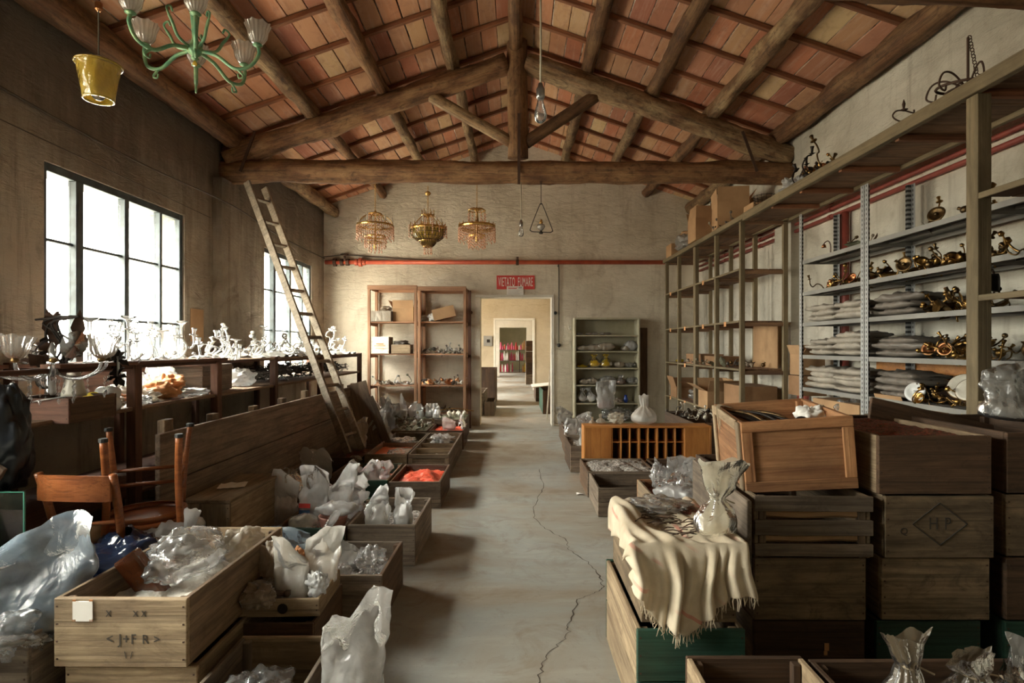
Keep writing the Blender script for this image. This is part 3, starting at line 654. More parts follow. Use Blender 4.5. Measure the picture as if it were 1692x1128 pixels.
def fillc(label, c, z, mat, **kw):   # c = (x0,x1,y0,y1) outer footprint of the crate
    return heap(kw.pop('name', 'bead_heap'), label, c[0] + IN, c[1] - IN, c[2] + IN, c[3] - IN, z, mat, **kw)

# ---- aisle crates on the left, front to back
big = crate('large weathered crate in the front, white label tag on its end', -1.622, -1.15, 2.0, 2.8, .25, .495, 'crate', endmat='crate_pale', frame=False, t=.02)
lt = MB().bb((-.165, -.405, .165), (-.095, -.4015, .235)).build('label_tag', 'paper', big)
for (s, x, z, sz) in (('X', -.04, .19, .032), ('X X', .07, .19, .03), ('< J+F', .005, .10, .05), ('R >', .11, .10, .045), ('\\ /', .03, .045, .035)):
    text_mb(s, sz, .001, .9).build('stencil', 'black_print', big, loc=(x, -.4015, z))
for i in range(4):
    MB().box(((-.16, -.10, -.16, -.10)[i], -.404, (.238, .238, .168, .168)[i]), (.012, .002, .007)).build('rust_mark', 'copper', big)
crate('lower crate beneath the large front crate, mostly hidden', -1.60, -1.13, 2.02, 2.8, 0, .245, 'crate_pale')
fillc('pale dusty powder in the large front crate', (-1.622, -1.15, 2.0, 2.8), .38, 'powder', amp=.03, dome=.02, name='powder_heap')
crate('crate at the very edge holding the bluish plastic bag', -2.15, -1.71, 2.0, 2.66, .0, .36, 'crate_grey', n=1)
cC1 = (-1.32, -.655, 2.80, 3.30)
crate('open crate of crumpled bags beside the aisle, nearest on the left', *cC1, 0, .255, 'crate_dark', endmat='crate_grey')
fillc('grey beads under the bags in the nearest aisle crate', cC1, .14, 'gravel')
dr = crate('shallow dovetailed drawer box with a round keyhole mark', -1.20, -.835, 2.40, 2.72, .235, .315, 'crate_pale', t=.014, rz=rad(2), name='drawer_box')
MB().lathe([(.018, 0), (.022, .004), (.018, .006)], 14, mat=Matrix.Rotation(rad(90), 3, 'X')).build('round_mark', 'black_iron', dr, loc=(.03, -.161, .04))
crate('crate under the dovetailed drawer box', -1.22, -.84, 2.36, 2.76, 0, .232, 'crate_dark', t=.016)
crate('low front crate holding loose plastic sheet', -1.10, -.72, 1.86, 2.30, 0, .215, 'crate_grey', endmat='crate_pale')
cA2 = (-1.055, -.627, 3.573, 4.226)
crate('dark crate with two upright plastic bags beside the aisle', *cA2, 0, .26, 'crate_grey', endmat='crate_grey')
fillc('grey beads around two upright plastic bags', cA2, .155, 'gravel')
cB1 = (-1.50, -1.065, 3.54, 4.26)
crate('crate with dark green end, full of white bags', *cB1, 0, .25, 'crate', endmat='green_wood')
fillc('mixed beads in the green ended crate', cB1, .19, 'gravel_multi')
cR1 = (-1.08, -.64, 4.84, 5.56)
crate('crate filled with bright red beads beside the aisle', *cR1, 0, .23, 'crate_dark', endmat='crate_grey')
fillc('heap of bright red beads', cR1, .16, 'red_beads', amp=.03, dome=.055)
cR0 = (-1.53, -1.095, 4.84, 5.56)
crate('green ended crate beside the crate of red beads', *cR0, 0, .24, 'crate', endmat='green_wood')
fillc('red beads in the green ended crate under bags', cR0, .13, 'red_beads')
c3a, c3b = (-1.13, -.70, 5.97, 7.48), (-1.585, -1.14, 5.97, 7.48)
k3 = crate('long partitioned crate beyond the red beads, beside the aisle', *c3a, 0, .25, 'crate_grey', endmat='crate', frame=True)
for y in (-.35, -.02, .33): board('partition', 'crate_pale', (0, y, .17), (.39, .012, .14), k3)
k4 = crate('long crate with the orange red tray, next to the partitioned one', *c3b, 0, .25, 'crate_grey', endmat='crate_olive')
board('partition', 'crate', (0, -.02, .17), (.40, .012, .15), k4)
heap('bead_heap', 'orange red beads in the long crate', -1.565, -1.16, 6.0, 6.7, .19, 'orange_beads', dome=.02, amp=.012)
heap('bead_heap', 'dull beads at the back of the long crate', -1.565, -1.16, 6.74, 7.45, .12, 'gravel', dome=.02)
heap('powder_heap', 'white powder in the front part of the partitioned crate', -1.11, -.72, 6.0, 6.25, .19, 'powder', dome=.015, amp=.015)
heap('bead_heap', 'tan beads in the middle of the partitioned crate', -1.11, -.72, 6.29, 6.68, .10, 'gravel_multi', dome=.01, amp=.01)
heap('powder_heap', 'pale bits in the far part of the partitioned crate', -1.11, -.72, 6.72, 7.45, .13, 'powder', dome=.01, amp=.02)
c4a, c4b = (-1.16, -.70, 7.58, 8.30), (-1.66, -1.18, 7.58, 8.30)
crate('crate of red beads near the brown shelves', *c4a, 0, .26, 'crate_dark', endmat='crate_dark'); fillc('red beads near the brown shelves', c4a, .20, 'red_beads')
crate('crate of pale glass leaves near the brown shelves', *c4b, 0, .26, 'crate', endmat='crate_olive'); fillc('pale glass leaf pieces in a crate', c4b, .22, 'greenish_bits', amp=.05, res=.02)
c5a, c5b = (-1.20, -.74, 8.42, 9.10), (-1.78, -1.24, 8.42, 9.10)
crate('farthest aisle crate with cream glass balls', *c5a, 0, .30, 'crate_dark', endmat='crate_grey'); fillc('small brass bits in the farthest aisle crate', c5a, .27, 'greenish_bits', amp=.04, res=.02)
crate('farthest crate of upright little bags', *c5b, 0, .30, 'crate', endmat='crate_grey'); fillc('dull leaves in the farthest crate of little bags', c5b, .26, 'greenish_bits', amp=.05, res=.02)
crate('crate on the floor below the brown shelves', -2.2, -1.75, 9.0, 9.45, .0, .34, 'crate_grey', endmat='crate_olive')
# second column against the plank bin
c6 = (-1.90, -1.60, 5.0, 5.75); crate('dark empty crate against the plank bin', *c6, 0, .26, 'crate_dark', endmat='crate_dark')
c7 = (-1.90, -1.61, 5.85, 6.75); crate('crate of dark red beads at the ladder foot', *c7, 0, .22, 'crate_dark', endmat='crate_grey'); fillc('dark red beads at the ladder foot', c7, .16, 'brown_beads', dome=.02)
crate('small crate between the box on end and the plank bin', -1.90, -1.56, 4.15, 4.75, 0, .28, 'crate_dark', endmat='crate_grey'); heap('bead_heap', 'dark beads under the tied bag', -1.88, -1.58, 4.17, 4.73, .22, 'brown_beads')
b_ = crate('dark box standing upside down with a scrap of paper on top', -1.93, -1.655, 3.30, 3.98, 0, .47, 'crate_pale', endmat='crate_pale', lid=True, n=1)
MB().grid(8, 5, lambda u, v: Vector(((u - .5) * .16, (v - .5) * .14, .004 + .008 * noise.noise(Vector((u * 4, v * 4, 1)))))).build('paper_scrap', 'paper', loc=(-1.80, 3.62, .494), rot=(0, 0, .3)); tag(bpy.data.objects['paper_scrap'], 'torn white paper scrap on the upside down box', 'paper')
# contents spill under the drawer area
heap('bead_heap', 'clutter under the drawer box', -1.19, -.85, 2.42, 2.70, .262, 'petal', amp=.02, dome=.0)

# plank bin: three long planks on edge with posts
pb = thing('plank_bin', 'long bin side of three weathered planks leading to the ladder', 'bin', (-2.03, 5.35, 0))
for k in range(3): board('plank', 'plank_grey', (0, 0, .147 + .295 * k), (.03, 4.25, .288), pb, rot=(0, 0, 0), key=k)
for y in (-1.98, -1.45, -.85, -.3, .25, .8, 1.4, 1.9): board('post', 'crate_pale' if y > 0 else 'crate', (-.045, y, .465 + .02 * math.sin(y * 9)), (.045, .085, .93), pb)

# ---- aisle crates on the right
cP1 = (.666, 1.27, 4.60, 5.17); crate('empty weathered crate on the right of the aisle', *cP1, 0, .235, 'crate_grey', n=2, endmat='crate_grey')
tag(MB().grid(6, 4, lambda u, v: Vector(((u - .5) * .12, (v - .5) * .08, .03 * math.sin(3 * u) + .01 * v))).build('paper_scrap', 'sack', loc=(1.06, 4.85, .07), rot=(.5, 0, .4)), 'scrap of paper lying in the empty crate', 'paper')
cP2 = (.655, 1.29, 5.19, 5.80); crate('crate of grey beads in front of the orange pigeonhole cabinet', *cP2, 0, .24, 'crate_dark', endmat='crate_grey'); fillc('grey beads heaped in front of the pigeonhole cabinet', cP2, .215, 'gravel', amp=.025)
crate('dark crate right of the grey beads', 1.33, 1.85, 5.10, 5.80, 0, .24, 'crate_dark', endmat='crate_dark')
for i, (y0, y1) in enumerate([(6.23, 6.95), (7.02, 7.80), (7.88, 8.7)]):
    cc = (.60 + .03 * i, 1.10, y0, y1)
    crate(['nearest of three crates beyond the pigeonhole cabinet', 'middle of three crates beyond the pigeonhole cabinet', 'farthest of three crates beyond the pigeonhole cabinet'][i], *cc, 0, .29, 'crate_dark', endmat='crate_grey')
    fillc('pale beads in the %s crate by the doorway side' % ['near', 'middle', 'far'][i], cc, .24, 'gravel_multi' if i else 'gravel', amp=.02)
crate('crate with film bags between the cloth and the empty crate', .84, 1.33, 3.30, 3.95, 0, .46, 'crate_pale', endmat='crate_orange'); heap('bead_heap', 'brown beads under the film bags', .87, 1.30, 3.33, 3.92, .40, 'brown_beads')
cG = (.43, .815, 2.02, 2.70)
g1 = crate('dark green lower crate under the cloth draped one', *cG, 0, .375, 'crate_pale', endmat='green_wood', n=2)
g2 = crate('tall crate draped with the cloth', .455, .80, 2.06, 2.66, .378, .655, 'crate_olive', endmat='crate_olive')
# stacks
X1 = (.975, 1.43); X2 = (1.495, 1.935); X3 = (2.00, 2.44)
s1 = thing('slatted_crate', 'slatted crate with bark strips showing, directly under the tilted box', 'crate', (1.21, 2.62, .522), rad(-1.2))
for z in (.035, .125, .222):
    board('slat', 'crate_grey', (0, -.32, z), (.475, .014, .062 if z > .05 else .05), s1); board('slat', 'crate_grey', (0, .32, z), (.475, .014, .06), s1)
for s in (-1, 1):
    board('end_board', 'crate_pale', (s * .225, 0, .125), (.018, .62, .25), s1)
    for y in (-.30, .30): board('corner_post', 'crate', (s * .20, y, .125), (.03, .025, .25), s1)
board('bottom_board', 'crate', (0, 0, .01), (.43, .62, .014), s1)
m = MB()
for k in range(2):
    m.tube(spline([(-.21, -.285 + .01 * k, .077 + .096 * k), (-.05, -.29, .074 + .096 * k), (.1, -.285, .080 + .096 * k), (.21, -.29, .076 + .096 * k)], 4), .018, 7)
m.build('bark_strip', 'cardboard', s1)['kind'] = 'stuff'
def hp(c, D):
    dm = MB()
    for (a, b) in (((-.11, 0), (0, .085)), ((0, .085), (.11, 0)), ((.11, 0), (0, -.085)), ((0, -.085), (-.11, 0))):
        dm.tube([(a[0], 0, a[1]), (b[0], 0, b[1])], .0028, 4)
    dm.build('stencil_diamond', 'black_print', c, loc=(.0, -D / 2 - .001, .14))
    text_mb('H P', .07, .001, .8).build('stencil_letters', 'black_print', c, loc=(.0, -D / 2 - .0015, .14))
    text_mb('Q', .04, .001).build('stencil_letters', 'black_print', c, loc=(-.145, -D / 2 - .0015, .11))
crate('worn crate second from the floor in the stack below the tilted box', *X1, 2.32, 2.95, .262, .518, 'crate_olive', endmat='crate_olive', frame=False)
k_ = crate('bottom crate of the stack below the tilted box, with a peeling spot', *X1, 2.33, 2.95, 0, .258, 'crate_olive', endmat='crate_dark')
MB().box((.07, -.312, .15), (.018, .003, .03)).box((.065, -.3125, .125), (.014, .003, .016)).build('peeling_spot', 'kraft', k_)
k_ = crate('crate stencilled with letters H P in a diamond', *X2, 2.30, 2.95, .522, .776, 'crate_olive', endmat='crate_olive', mats={'side': 'crate_pale'}); hp(k_, .65)
crate('stained plain crate under the crate with the diamond stencil', *X2, 2.32, 2.95, .262, .518, 'crate_olive', endmat='crate_olive', mats={'side': 'crate_pale'})
crate('dark green crate at the foot of the stack with the diamond stencil', X2[0] - .02, X2[1] - .03, 2.33, 2.95, 0, .258, 'crate_dark', endmat='green_wood')
k_ = crate('scuffed crate of brown beads on top of the crate with the diamond stencil', X2[0] - .03, X2[1] - .01, 2.30, 2.98, .780, 1.02, 'crate_dark', endmat='crate_dark', mats={'side': 'crate_pale'})
fillc('brown beads in the scuffed top crate', (X2[0] - .03, X2[1] - .01, 2.30, 2.98), 1.0, 'brown_beads', dome=.015, amp=.02)
lb = board('loose_board', 'crate_dark', at(1545, 700, 2.88), (.68, .02, .12), None, rot=(rad(-10), rad(13), 0)); tag(lb, 'reddish brown board sloping above the brown beads', 'board')
for i, (z0, z1, m) in enumerate([(0, .258, 'green_wood'), (.262, .518, 'crate_dark'), (.522, .776, 'crate_olive'), (.78, 1.03, 'crate_dark')]):
    crate(['bottom crate of the stack at the frame edge, dark green', 'second crate from the floor at the frame edge', 'third crate from the floor at the frame edge', 'top crate at the frame edge under the big hazy bag'][i], *X3, 2.32, 2.95, z0, z1, m, endmat=m)
# second rank of stacks behind
for i, (xx, zt) in enumerate([((1.14, 1.42), .70), ((1.48, 1.9), .95), ((1.95, 2.4), .95)]):
    crate(['tall box hidden behind the slatted crate', 'tall box hidden behind the bead crate', 'tall box hidden behind the edge stack'][i], *xx, 3.0, 3.6, 0, zt, 'crate_dark', endmat='crate_dark')
# leaning board beside the slatted crate
lb = board('leaning_board', 'crate_grey', (1.005, 2.93, .66), (.018, .82, .30), None, rot=(0, 0, rad(-3))); tag(lb, 'grey brown panel on edge left of the slatted crate', 'panel')
lb.location = (.93, 2.62, .63)
# tilted box
TBX = crate('reddish open wooden box sitting askew on top of the slatted crate', 0, .44, 0, .58, 0, .30, 'crate_orange', endmat='crate_orange', name='tilted_box', frame=True)
TBX.location = (1.235, 2.66, .79); TBX.rotation_euler = (rad(2), rad(-5), rad(-9))
for s in (-1, 1):   # rails on the long side facing the aisle
    pass
board('side_batten', 'crate_pale', (-.226, -.262, .15), (.012, .05, .29), TBX); board('side_batten', 'crate_pale', (-.226, .262, .15), (.012, .05, .29), TBX)
board('side_batten', 'crate_pale', (-.226, 0, .278), (.012, .47, .045), TBX)
# bottom right open boxes
crate('empty open box in the bottom corner beside the cloth', .575, .965, 1.40, 1.93, 0, .335, 'crate_dark', endmat='crate_dark', mats={'side': 'crate_pale'})
crate('wide open box of tied bags in the bottom corner', .985, 1.80, 1.38, 1.92, 0, .33, 'crate_dark', endmat='crate_dark')
# ================================================================ furniture
# ---- wooden bench along the windows
bn = thing('bench', 'long two tier wooden bench under the windows', 'bench', (-2.9, 5.2, 0))
def bp(name, mat, a, b, key=0): 
    c = [(a[i] + b[i]) / 2 - (-2.9, 5.2, 0)[i] for i in range(3)]; return board(name, mat, c, [abs(b[i] - a[i]) for i in range(3)], bn, key=key)
PY = [1.5, 3.69, 4.70, 5.82, 7.20, 9.0]
for i, y in enumerate(PY):
    bp('post', 'bench', (-2.50, y - .04, 0), (-2.44, y + .03, 1.275 if i else 1.0)); bp('post', 'bench', (-3.30, y - .03, 0), (-3.25, y + .03, 1.275))
for a, b in zip(PY, PY[1:]):
    for k in range(3): bp('top_board', 'bench_top', (-3.30 + k * .282, a, .965), (-3.30 + k * .282 + .278, b - .004, .99), key=k)
for a, b in ((5.45, 7.20), (7.20, 9.03)):
    for k in range(3): bp('shelf_board', 'bench_top', (-3.30 + k * .285, a, 1.245), (-3.30 + k * .285 + .28, b, 1.268), key=k)
bp('rail', 'bench', (-2.49, 2.45, 1.235), (-2.455, 3.68, 1.262)); bp('rail', 'bench', (-2.51, 3.0, 1.262), (-2.40, 4.75, 1.285)); bp('rail', 'bench', (-2.49, 3.70, 1.238), (-2.455, 5.8, 1.262))
bp('rail', 'bench', (-2.49, 5.82, 1.22), (-2.455, 9.0, 1.245)); bp('rail', 'bench', (-3.3, 2.45, 1.235), (-3.26, 5.8, 1.262))
for y in (2.45, 3.69, 4.70): bp('cross_rail', 'bench', (-3.27, y - .02, 1.215), (-2.49, y + .02, 1.238))
bp('shelf_board', 'bench_top', (-2.68, 3.2, 1.262), (-2.56, 4.9, 1.28))
# dark lower store under the bench
bp('lower_shelf', 'bench', (-3.28, 1.5, .40), (-2.5, 9.0, .42))
bt = thing('red_brown_board', 'reddish brown board standing on the bench against the window', 'board', (-3.24, 4.55, .99)); board('panel', 'bench', (0, 0, .12), (.02, 1.2, .22), bt)

# ---- ladder
ld = thing('ladder', 'tall wooden ladder leaning to the left against the truss', 'ladder', (-1.694, 5.75, .30))
_d = Vector((-2.895 + 1.694, .38, 2.85)); _o = Vector((.08, .245, 0)); _z = _d.normalized(); _y = (_o - _z * _o.dot(_z)).normalized(); _x = _y.cross(_z); _R = Matrix((_x, _y, _z)).transposed()
for k in (0, 1): MB().box((0, 0, 0), (.075, .028, _d.length), None).build('rail', 'ladder', ld, loc=tuple(_d / 2 + _o * k), rot=_R.to_euler())
for k in range(11): MB().box((0, 0, 0), (.036, _o.length, .024), None).build('rung', 'ladder', ld, loc=tuple(_d * (.06 + k * .088) + _o / 2), rot=_R.to_euler())
lb = board('loose_board', 'plank_grey', (-1.82, 6.90, .48), (.24, .03, .95), None, rot=(rad(-8), rad(-16), 0)); tag(lb, 'short grey board propped behind the ladder foot', 'board')
lb = board('loose_board', 'plank_grey', (-1.62, 6.85, .40), (.10, .03, .80), None, rot=(rad(-8), rad(-24), 0), key=2); tag(lb, 'narrow strip of wood leaning right of the ladder foot', 'board')

# ---- bentwood chairs
def chair_mesh(rt):
    # seat height .46, origin on the floor, back towards +Y
    MB().lathe([(.0, .445), (.19, .445), (.205, .455), (.20, .468), (.17, .47), (0, .462)], 24).build('seat', 'chair', rt, smooth=True)
    MB().lathe([(.17, .415), (.185, .415), (.185, .445), (.17, .445)], 20, cap0=False, cap1=False).build('seat_rim', 'chair', rt, smooth=True)
    for s in (-1, 1):
        MB().tube(spline([(s * .15, -.14, .44), (s * .165, -.155, .22), (s * .19, -.18, 0)], 5), [.0185 - .0004 * i for i in range(11)], 10).build('leg', 'chair', rt, smooth=True)
        MB().tube(spline([(s * .155, .24, 0), (s * .15, .185, .25), (s * .158, .165, .46), (s * .172, .20, .66), (s * .182, .245, .83)], 5), .0175, 10).build('back_leg', 'chair', rt, smooth=True)
        MB().tube(spline([(s * .155, -.155, .23), (s * .152, .0, .225), (s * .15, .19, .23)], 4), .010, 8).build('stretcher', 'chair', rt, smooth=True)
        MB().tube(spline([(s * .155, -.155, .31), (s * .152, .0, .305), (s * .15, .185, .31)], 4), .010, 8).build('stretcher', 'chair', rt, smooth=True)
        MB().lathe([(.017, -.004), (.020, 0), (.020, .014), (.017, .016)], 10, c=(s * .19, -.18, 0)).build('foot_cap', 'rubber', rt)
        MB().lathe([(.017, -.004), (.020, 0), (.020, .014), (.017, .016)], 10, c=(s * .155, .24, 0)).build('foot_cap', 'rubber', rt)
    for z in (.23, .31): MB().tube([(-.158, -.158, z), (.158, -.158, z)], .010, 8).build('stretcher', 'chair', rt, smooth=True)
    m = MB(); ns = 14
    def band(u, v, th): 
        x = (u - .5) * .355; y = .245 + .0 + .055 * (1 - (2 * u - 1) ** 2) + th; return Vector((x, y, .71 + v * .115 + .012 * math.sin(math.pi * u)))
    rs = [[band(i / ns, 0, 0), band(i / ns, 1, 0), band(i / ns, 1, .012), band(i / ns, 0, .012)] for i in range(ns + 1)]
    MB().rings(rs).build('backrest', 'chair', rt, smooth=False)
    MB().tube(spline([(-.16, .19, .60), (0, .235, .60), (.16, .19, .60)], 5), .009, 8).build('back_rail', 'chair', rt, smooth=True)
c1 = thing('bentwood_chair', 'varnished bentwood chair standing upright, its curved backrest towards the aisle', 'chair', (-1.99, 2.95, -.02), rad(175)); chair_mesh(c1)
c1.location = (-1.98, 2.83, -.03)
c2 = thing('bentwood_chair', 'varnished bentwood chair turned upside down with its legs in the air', 'chair', (-1.93, 2.98, .94), 0, rot=(rad(180), 0, rad(28))); chair_mesh(c2)

# ---- brown two bay shelves against the end wall
sb = thing('wooden_shelving', 'tall reddish brown open shelves left of the doorway', 'shelving', (-1.61, 9.62, 0))
bays = [(-.82, -.005), (.005, .80)]; LV = [.25, .74, 1.26, 1.79]
for (a, b), dz in zip(bays, (0, -.02)):
    for x in (a, b):
        s = .025 if x == a else -.025
        for y in (-.28, .22): board('post', 'shelf_brown', (x + s, y, 1.18 + dz / 2), (.045, .045, 2.36 + dz), sb, key=int(x * 10))
        for z in LV: board('shelf_bearer', 'shelf_brown', (x + s * .9, -.03, z - .045), (.022, .46, .045), sb)
    for z in LV:
        for y in (-.19, -.03, .13): board('shelf_board', 'shelf_brown', ((a + b) / 2, y, z - .012), (b - a - .02, .152, .02), sb, key=int(y * 10))
    board('top_rail', 'shelf_brown', ((a + b) / 2, -.295, 2.345 + dz), (b - a, .03, .07), sb); board('top_rail', 'shelf_brown', ((a + b) / 2, .235, 2.345 + dz), (b - a, .02, .07), sb)
    for x in (a + .02, b - .02): board('top_side_rail', 'shelf_brown', (x, -.03, 2.345 + dz), (.022, .5, .06), sb)
board('side_post', 'bench', (.84, -.1, 1.16), (.05, .03, 2.3), sb)

# ---- metal cabinet without doors
mc = thing('metal_cabinet', 'olive grey open metal cabinet of six shelves right of the doorway', 'cabinet', (1.53, 9.70, 0))
for x in (-.535, .535): board('side_panel', 'cab_metal', (x, 0, .93), (.03, .36, 1.86), mc)
board('back_panel', 'cab_metal', (0, .172, .93), (1.05, .012, 1.84), mc)
board('top_panel', 'cab_metal', (0, 0, 1.845), (1.06, .36, .03), mc)
CZ = [.43, .735, 1.02, 1.30, 1.57, .12]
for z in CZ: board('shelf', 'cab_metal', (0, 0, z - .012), (1.04, .35, .022), mc)
board('dark_panel', 'crate_dark', (0, 0, 0), (.2, .02, 1.6), None)
o_ = bpy.data.objects['dark_panel']; o_.location = (2.18, 9.86, .9); tag(o_, 'dark narrow board standing against the wall behind the metal cabinet', 'board')

# ---- orange pigeonhole cabinet lying low
pc = thing('pigeonhole_cabinet', 'orange varnished cabinet with two rows of eight pigeonholes', 'cabinet', (1.355, 5.94, .245 - .245))
W_ = 1.31; Z0, Z1 = .0, .563
board('top_panel', 'orange_ply', (0, 0, Z1 - .01), (W_, .22, .022), pc); board('bottom_panel', 'orange_ply', (0, 0, .03), (W_, .22, .022), pc)
for s in (-1, 1): board('side_panel', 'orange_ply', (s * (W_ / 2 - .011), 0, .29), (.022, .22, .52), pc)
board('front_panel', 'orange_ply', (-.51, -.10, .29), (.27, .016, .52), pc); board('front_panel', 'orange_ply', (.515, -.10, .29), (.27, .016, .52), pc)
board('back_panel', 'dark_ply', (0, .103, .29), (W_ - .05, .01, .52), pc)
for k in range(9): board('divider', 'orange_ply', (-.365 + k * .093, -.0, .29), (.014 if k not in (3, 5, 6) else .022, .20, .50), pc)
board('shelf', 'orange_ply', (0.01, 0, .395), (.75, .19, .010), pc)
board('shelf', 'orange_ply', (0.01, 0, .20), (.75, .19, .010), pc)

# ---- yellow painted rack along the right wall
XF, XBK = 2.45, 2.92
rk = thing('wooden_rack', 'tall olive painted empty rack in the back right corner', 'rack', (2.685, 7.75, 0))
def rp(par, o, name, mat, a, b, key=0): 
    return board(name, mat, [(a[i] + b[i]) / 2 - o[i] for i in range(3)], [abs(b[i] - a[i]) for i in range(3)], par, key=key)
RO = (2.685, 7.75, 0); RYS = [6.22, 7.0, 7.78, 8.6, 9.3]; RL = [.59, 1.13, 1.66, 2.23]
for i, y in enumerate(RYS):
    wpost = .045
    rp(rk, RO, 'post', 'rack', (XF, y - wpost / 2, 0), (XF + .05, y + wpost / 2, 2.74), i); rp(rk, RO, 'post', 'rack', (XBK, y - wpost / 2, 0), (XBK + .05, y + wpost / 2, 2.74), i)
    if i == 2: rp(rk, RO, 'post', 'rack', (XF, y + .03, 0), (XF + .05, y + .07, 2.74), i)
    for z in RL: rp(rk, RO, 'bearer', 'rack_board', (XF + .04, y - .015, z - .06), (XBK + .02, y + .015, z - .018))
for a, b in zip(RYS, RYS[1:]):
    for z in RL:
        if z == 1.66 and a > 7.5: ks = (0, 1)
        else: ks = (0, 1, 2)
        for k in ks: rp(rk, RO, 'shelf_board', 'rack_board', (XF + .01 + k * .16, a + .024, z - .018), (XF + .01 + k * .16 + .152, b - .024, z), k)
        rp(rk, RO, 'edge_strip', 'rack', (XF - .004, a + .024, z - .02), (XF + .012, b - .024, z + .004))
        if random.Random(int(a * 10 + z * 7)).random() < .7: rp(rk, RO, 'price_tag', 'kraft', (XF - .006, (a + b) / 2, z - .05), (XF - .004, (a + b) / 2 + .07, z + .005))
rp(rk, RO, 'top_beam', 'rack', (XF - .02, 6.1, 2.745), (XF + .03, 9.4, 2.80)); rp(rk, RO, 'top_beam', 'rack', (XBK, 6.1, 2.745), (XBK + .05, 9.4, 2.80))
for k in range(3): rp(rk, RO, 'top_board', 'rack_board', (XF + .03 + k * .155, 6.1, 2.76), (XF + .03 + k * .155 + .15, 9.4, 2.785), k)
for y in RYS: rp(rk, RO, 'bearer', 'rack_board', (XF + .03, y - .02, 2.71), (XBK, y + .02, 2.745))
# overhead walkway continuing towards the viewer, carried by a heavy post
wk = thing('overhead_deck', 'long raised deck of brown boards carried above the metal shelving', 'deck', (2.685, 4.0, 0)); WO = (2.685, 4.0, 0)
rp(wk, WO, 'edge_beam', 'rack', (XF - .02, 1.4, 2.725), (XF + .025, 6.1, 2.805)); rp(wk, WO, 'edge_beam', 'rack', (XBK + .01, 1.4, 2.725), (XBK + .05, 6.1, 2.80))
yy = 1.4; k = 0
while yy < 6.1:
    rp(wk, WO, 'deck_board', 'rack_board', (XF + .03, yy, 2.755), (XBK + .01, min(6.1, yy + .30), 2.775), k % 4); yy += .305; k += 1
for y in (1.6, 2.3, 3.05, 3.7, 4.35, 4.95, 5.5): rp(wk, WO, 'joist', 'batten', (XF + .03, y - .02, 2.712), (XBK + .01, y + .02, 2.753))
for y in (3.05, 1.5):
    rp(wk, WO, 'post', 'rack', (XF - .005, y - .04, 0), (XF + .07, y + .04, 2.72)); rp(wk, WO, 'post', 'rack_board', (XBK, y - .04, 0), (XBK + .06, y + .04, 2.72))
for z in (1.09, 1.65, 2.19):
    for kk in range(3): rp(wk, WO, 'shelf_board', 'rack_board', (XF + .01 + kk * .16, 1.54, z - .02), (XF + .01 + kk * .16 + .152, 3.01, z), kk)
    rp(wk, WO, 'edge_strip', 'rack', (XF - .004, 1.54, z - .03), (XF + .012, 3.01, z + .002))
rp(wk, WO, 'brace_board', 'shelf_brown', (XBK + .0, 2.6, 2.2), (XBK + .02, 2.75, 2.72))

# ---- slotted metal shelving
MX0, MX1 = 2.68, 3.035
ms_ = thing('metal_shelving', 'grey slotted angle metal shelving against the right wall', 'shelving', (2.86, 4.3, 0)); MO = (2.86, 4.3, 0)
MY = [5.35, 4.37, 3.27, 2.2]; ML = [.10, .70, 1.0, 1.30, 1.60, 1.885, 2.18]
for i, y in enumerate(MY):
    for x in (MX0, MX1):
        s = 1 if x == MX0 else -1
        offs = (0,) if i in (0, 3) else (-.026, .026)
        for o in offs:
            zc = (2.62) / 2
            board('upright', 'upright', (x - MO[0], y + o - MO[1], zc), (.004, .042, 2.62), ms_, bev=0)
            board('upright', 'upright', (x + s * .018 - MO[0], y + o + (.019 if o <= 0 else -.019) - MO[1], zc), (.034, .004, 2.62), ms_, bev=0, key=3)
for (b, a) in zip(MY, MY[1:]):
    for z in ML:
        c = [(MX0 + MX1) / 2 - MO[0], (a + b) / 2 - MO[1], z]
        m = MB(); w2, d2 = (MX1 - MX0) / 2 - .004, (b - a) / 2 - .03
        m.box((0, 0, -.001), (w2 * 2, d2 * 2, .002))
        for s in (-1, 1): m.box((s * w2, 0, -.017), (.002, d2 * 2, .034)); m.box((0, s * d2, -.017), (w2 * 2, .002, .034)); m.box((s * (w2 - .008), 0, -.033), (.016, d2 * 2, .002))
        m.box((0, 0, -.012), (.04, d2 * 2 - .02, .02))
        m.build('shelf', 'metal_grey', ms_, loc=c)
for i, y in enumerate(MY[:3]):
    for z in ML[1:]:
        MB().tube([(MX0 - .006 - MO[0], y - .02 - MO[1], z - .016), (MX0 + .002 - MO[0], y - .02 - MO[1], z - .016)], .006, 6).build('bolt', 'steel', ms_)

# ---- rooms beyond the doorway
def mbox(name, label, cat, a, b, mat, **kw): return crate(label, a[0], b[0], a[1], b[1], a[2], b[2], mat, name=name, **kw)
crate('dark tall box on the left beyond the doorway', -.95, -.48, 13.2, 14.6, 0, .85, 'crate_dark', endmat='crate_dark')
crate('small crate on the floor just inside the second room', -.62, -.42, 11.3, 12.2, 0, .28, 'crate_grey')
crate('crate stack low on the left of the second room', -1.3, -.64, 11.4, 12.8, 0, .45, 'crate_grey')
crate('green sided crate on the right of the second room', .55, .9, 11.6, 13.2, 0, .48, 'green_wood', endmat='crate_dark')
crate('small dark crate farther right in the second room', .50, .85, 14.2, 15.4, 0, .35, 'crate_dark')
tag(board('white_board', 'paper', (.60, 12.6, .53), (.5, .9, .02), None, rot=(0, rad(-6), 0)), 'white board lying on the green sided crate', 'board')
tag(board('leaning_lath', 'cream', (.62, 10.75, .45), (.025, .05, .95), None, rot=(0, rad(4), 0)), 'pale lath leaning beside the white jamb inside the second room', 'lath')
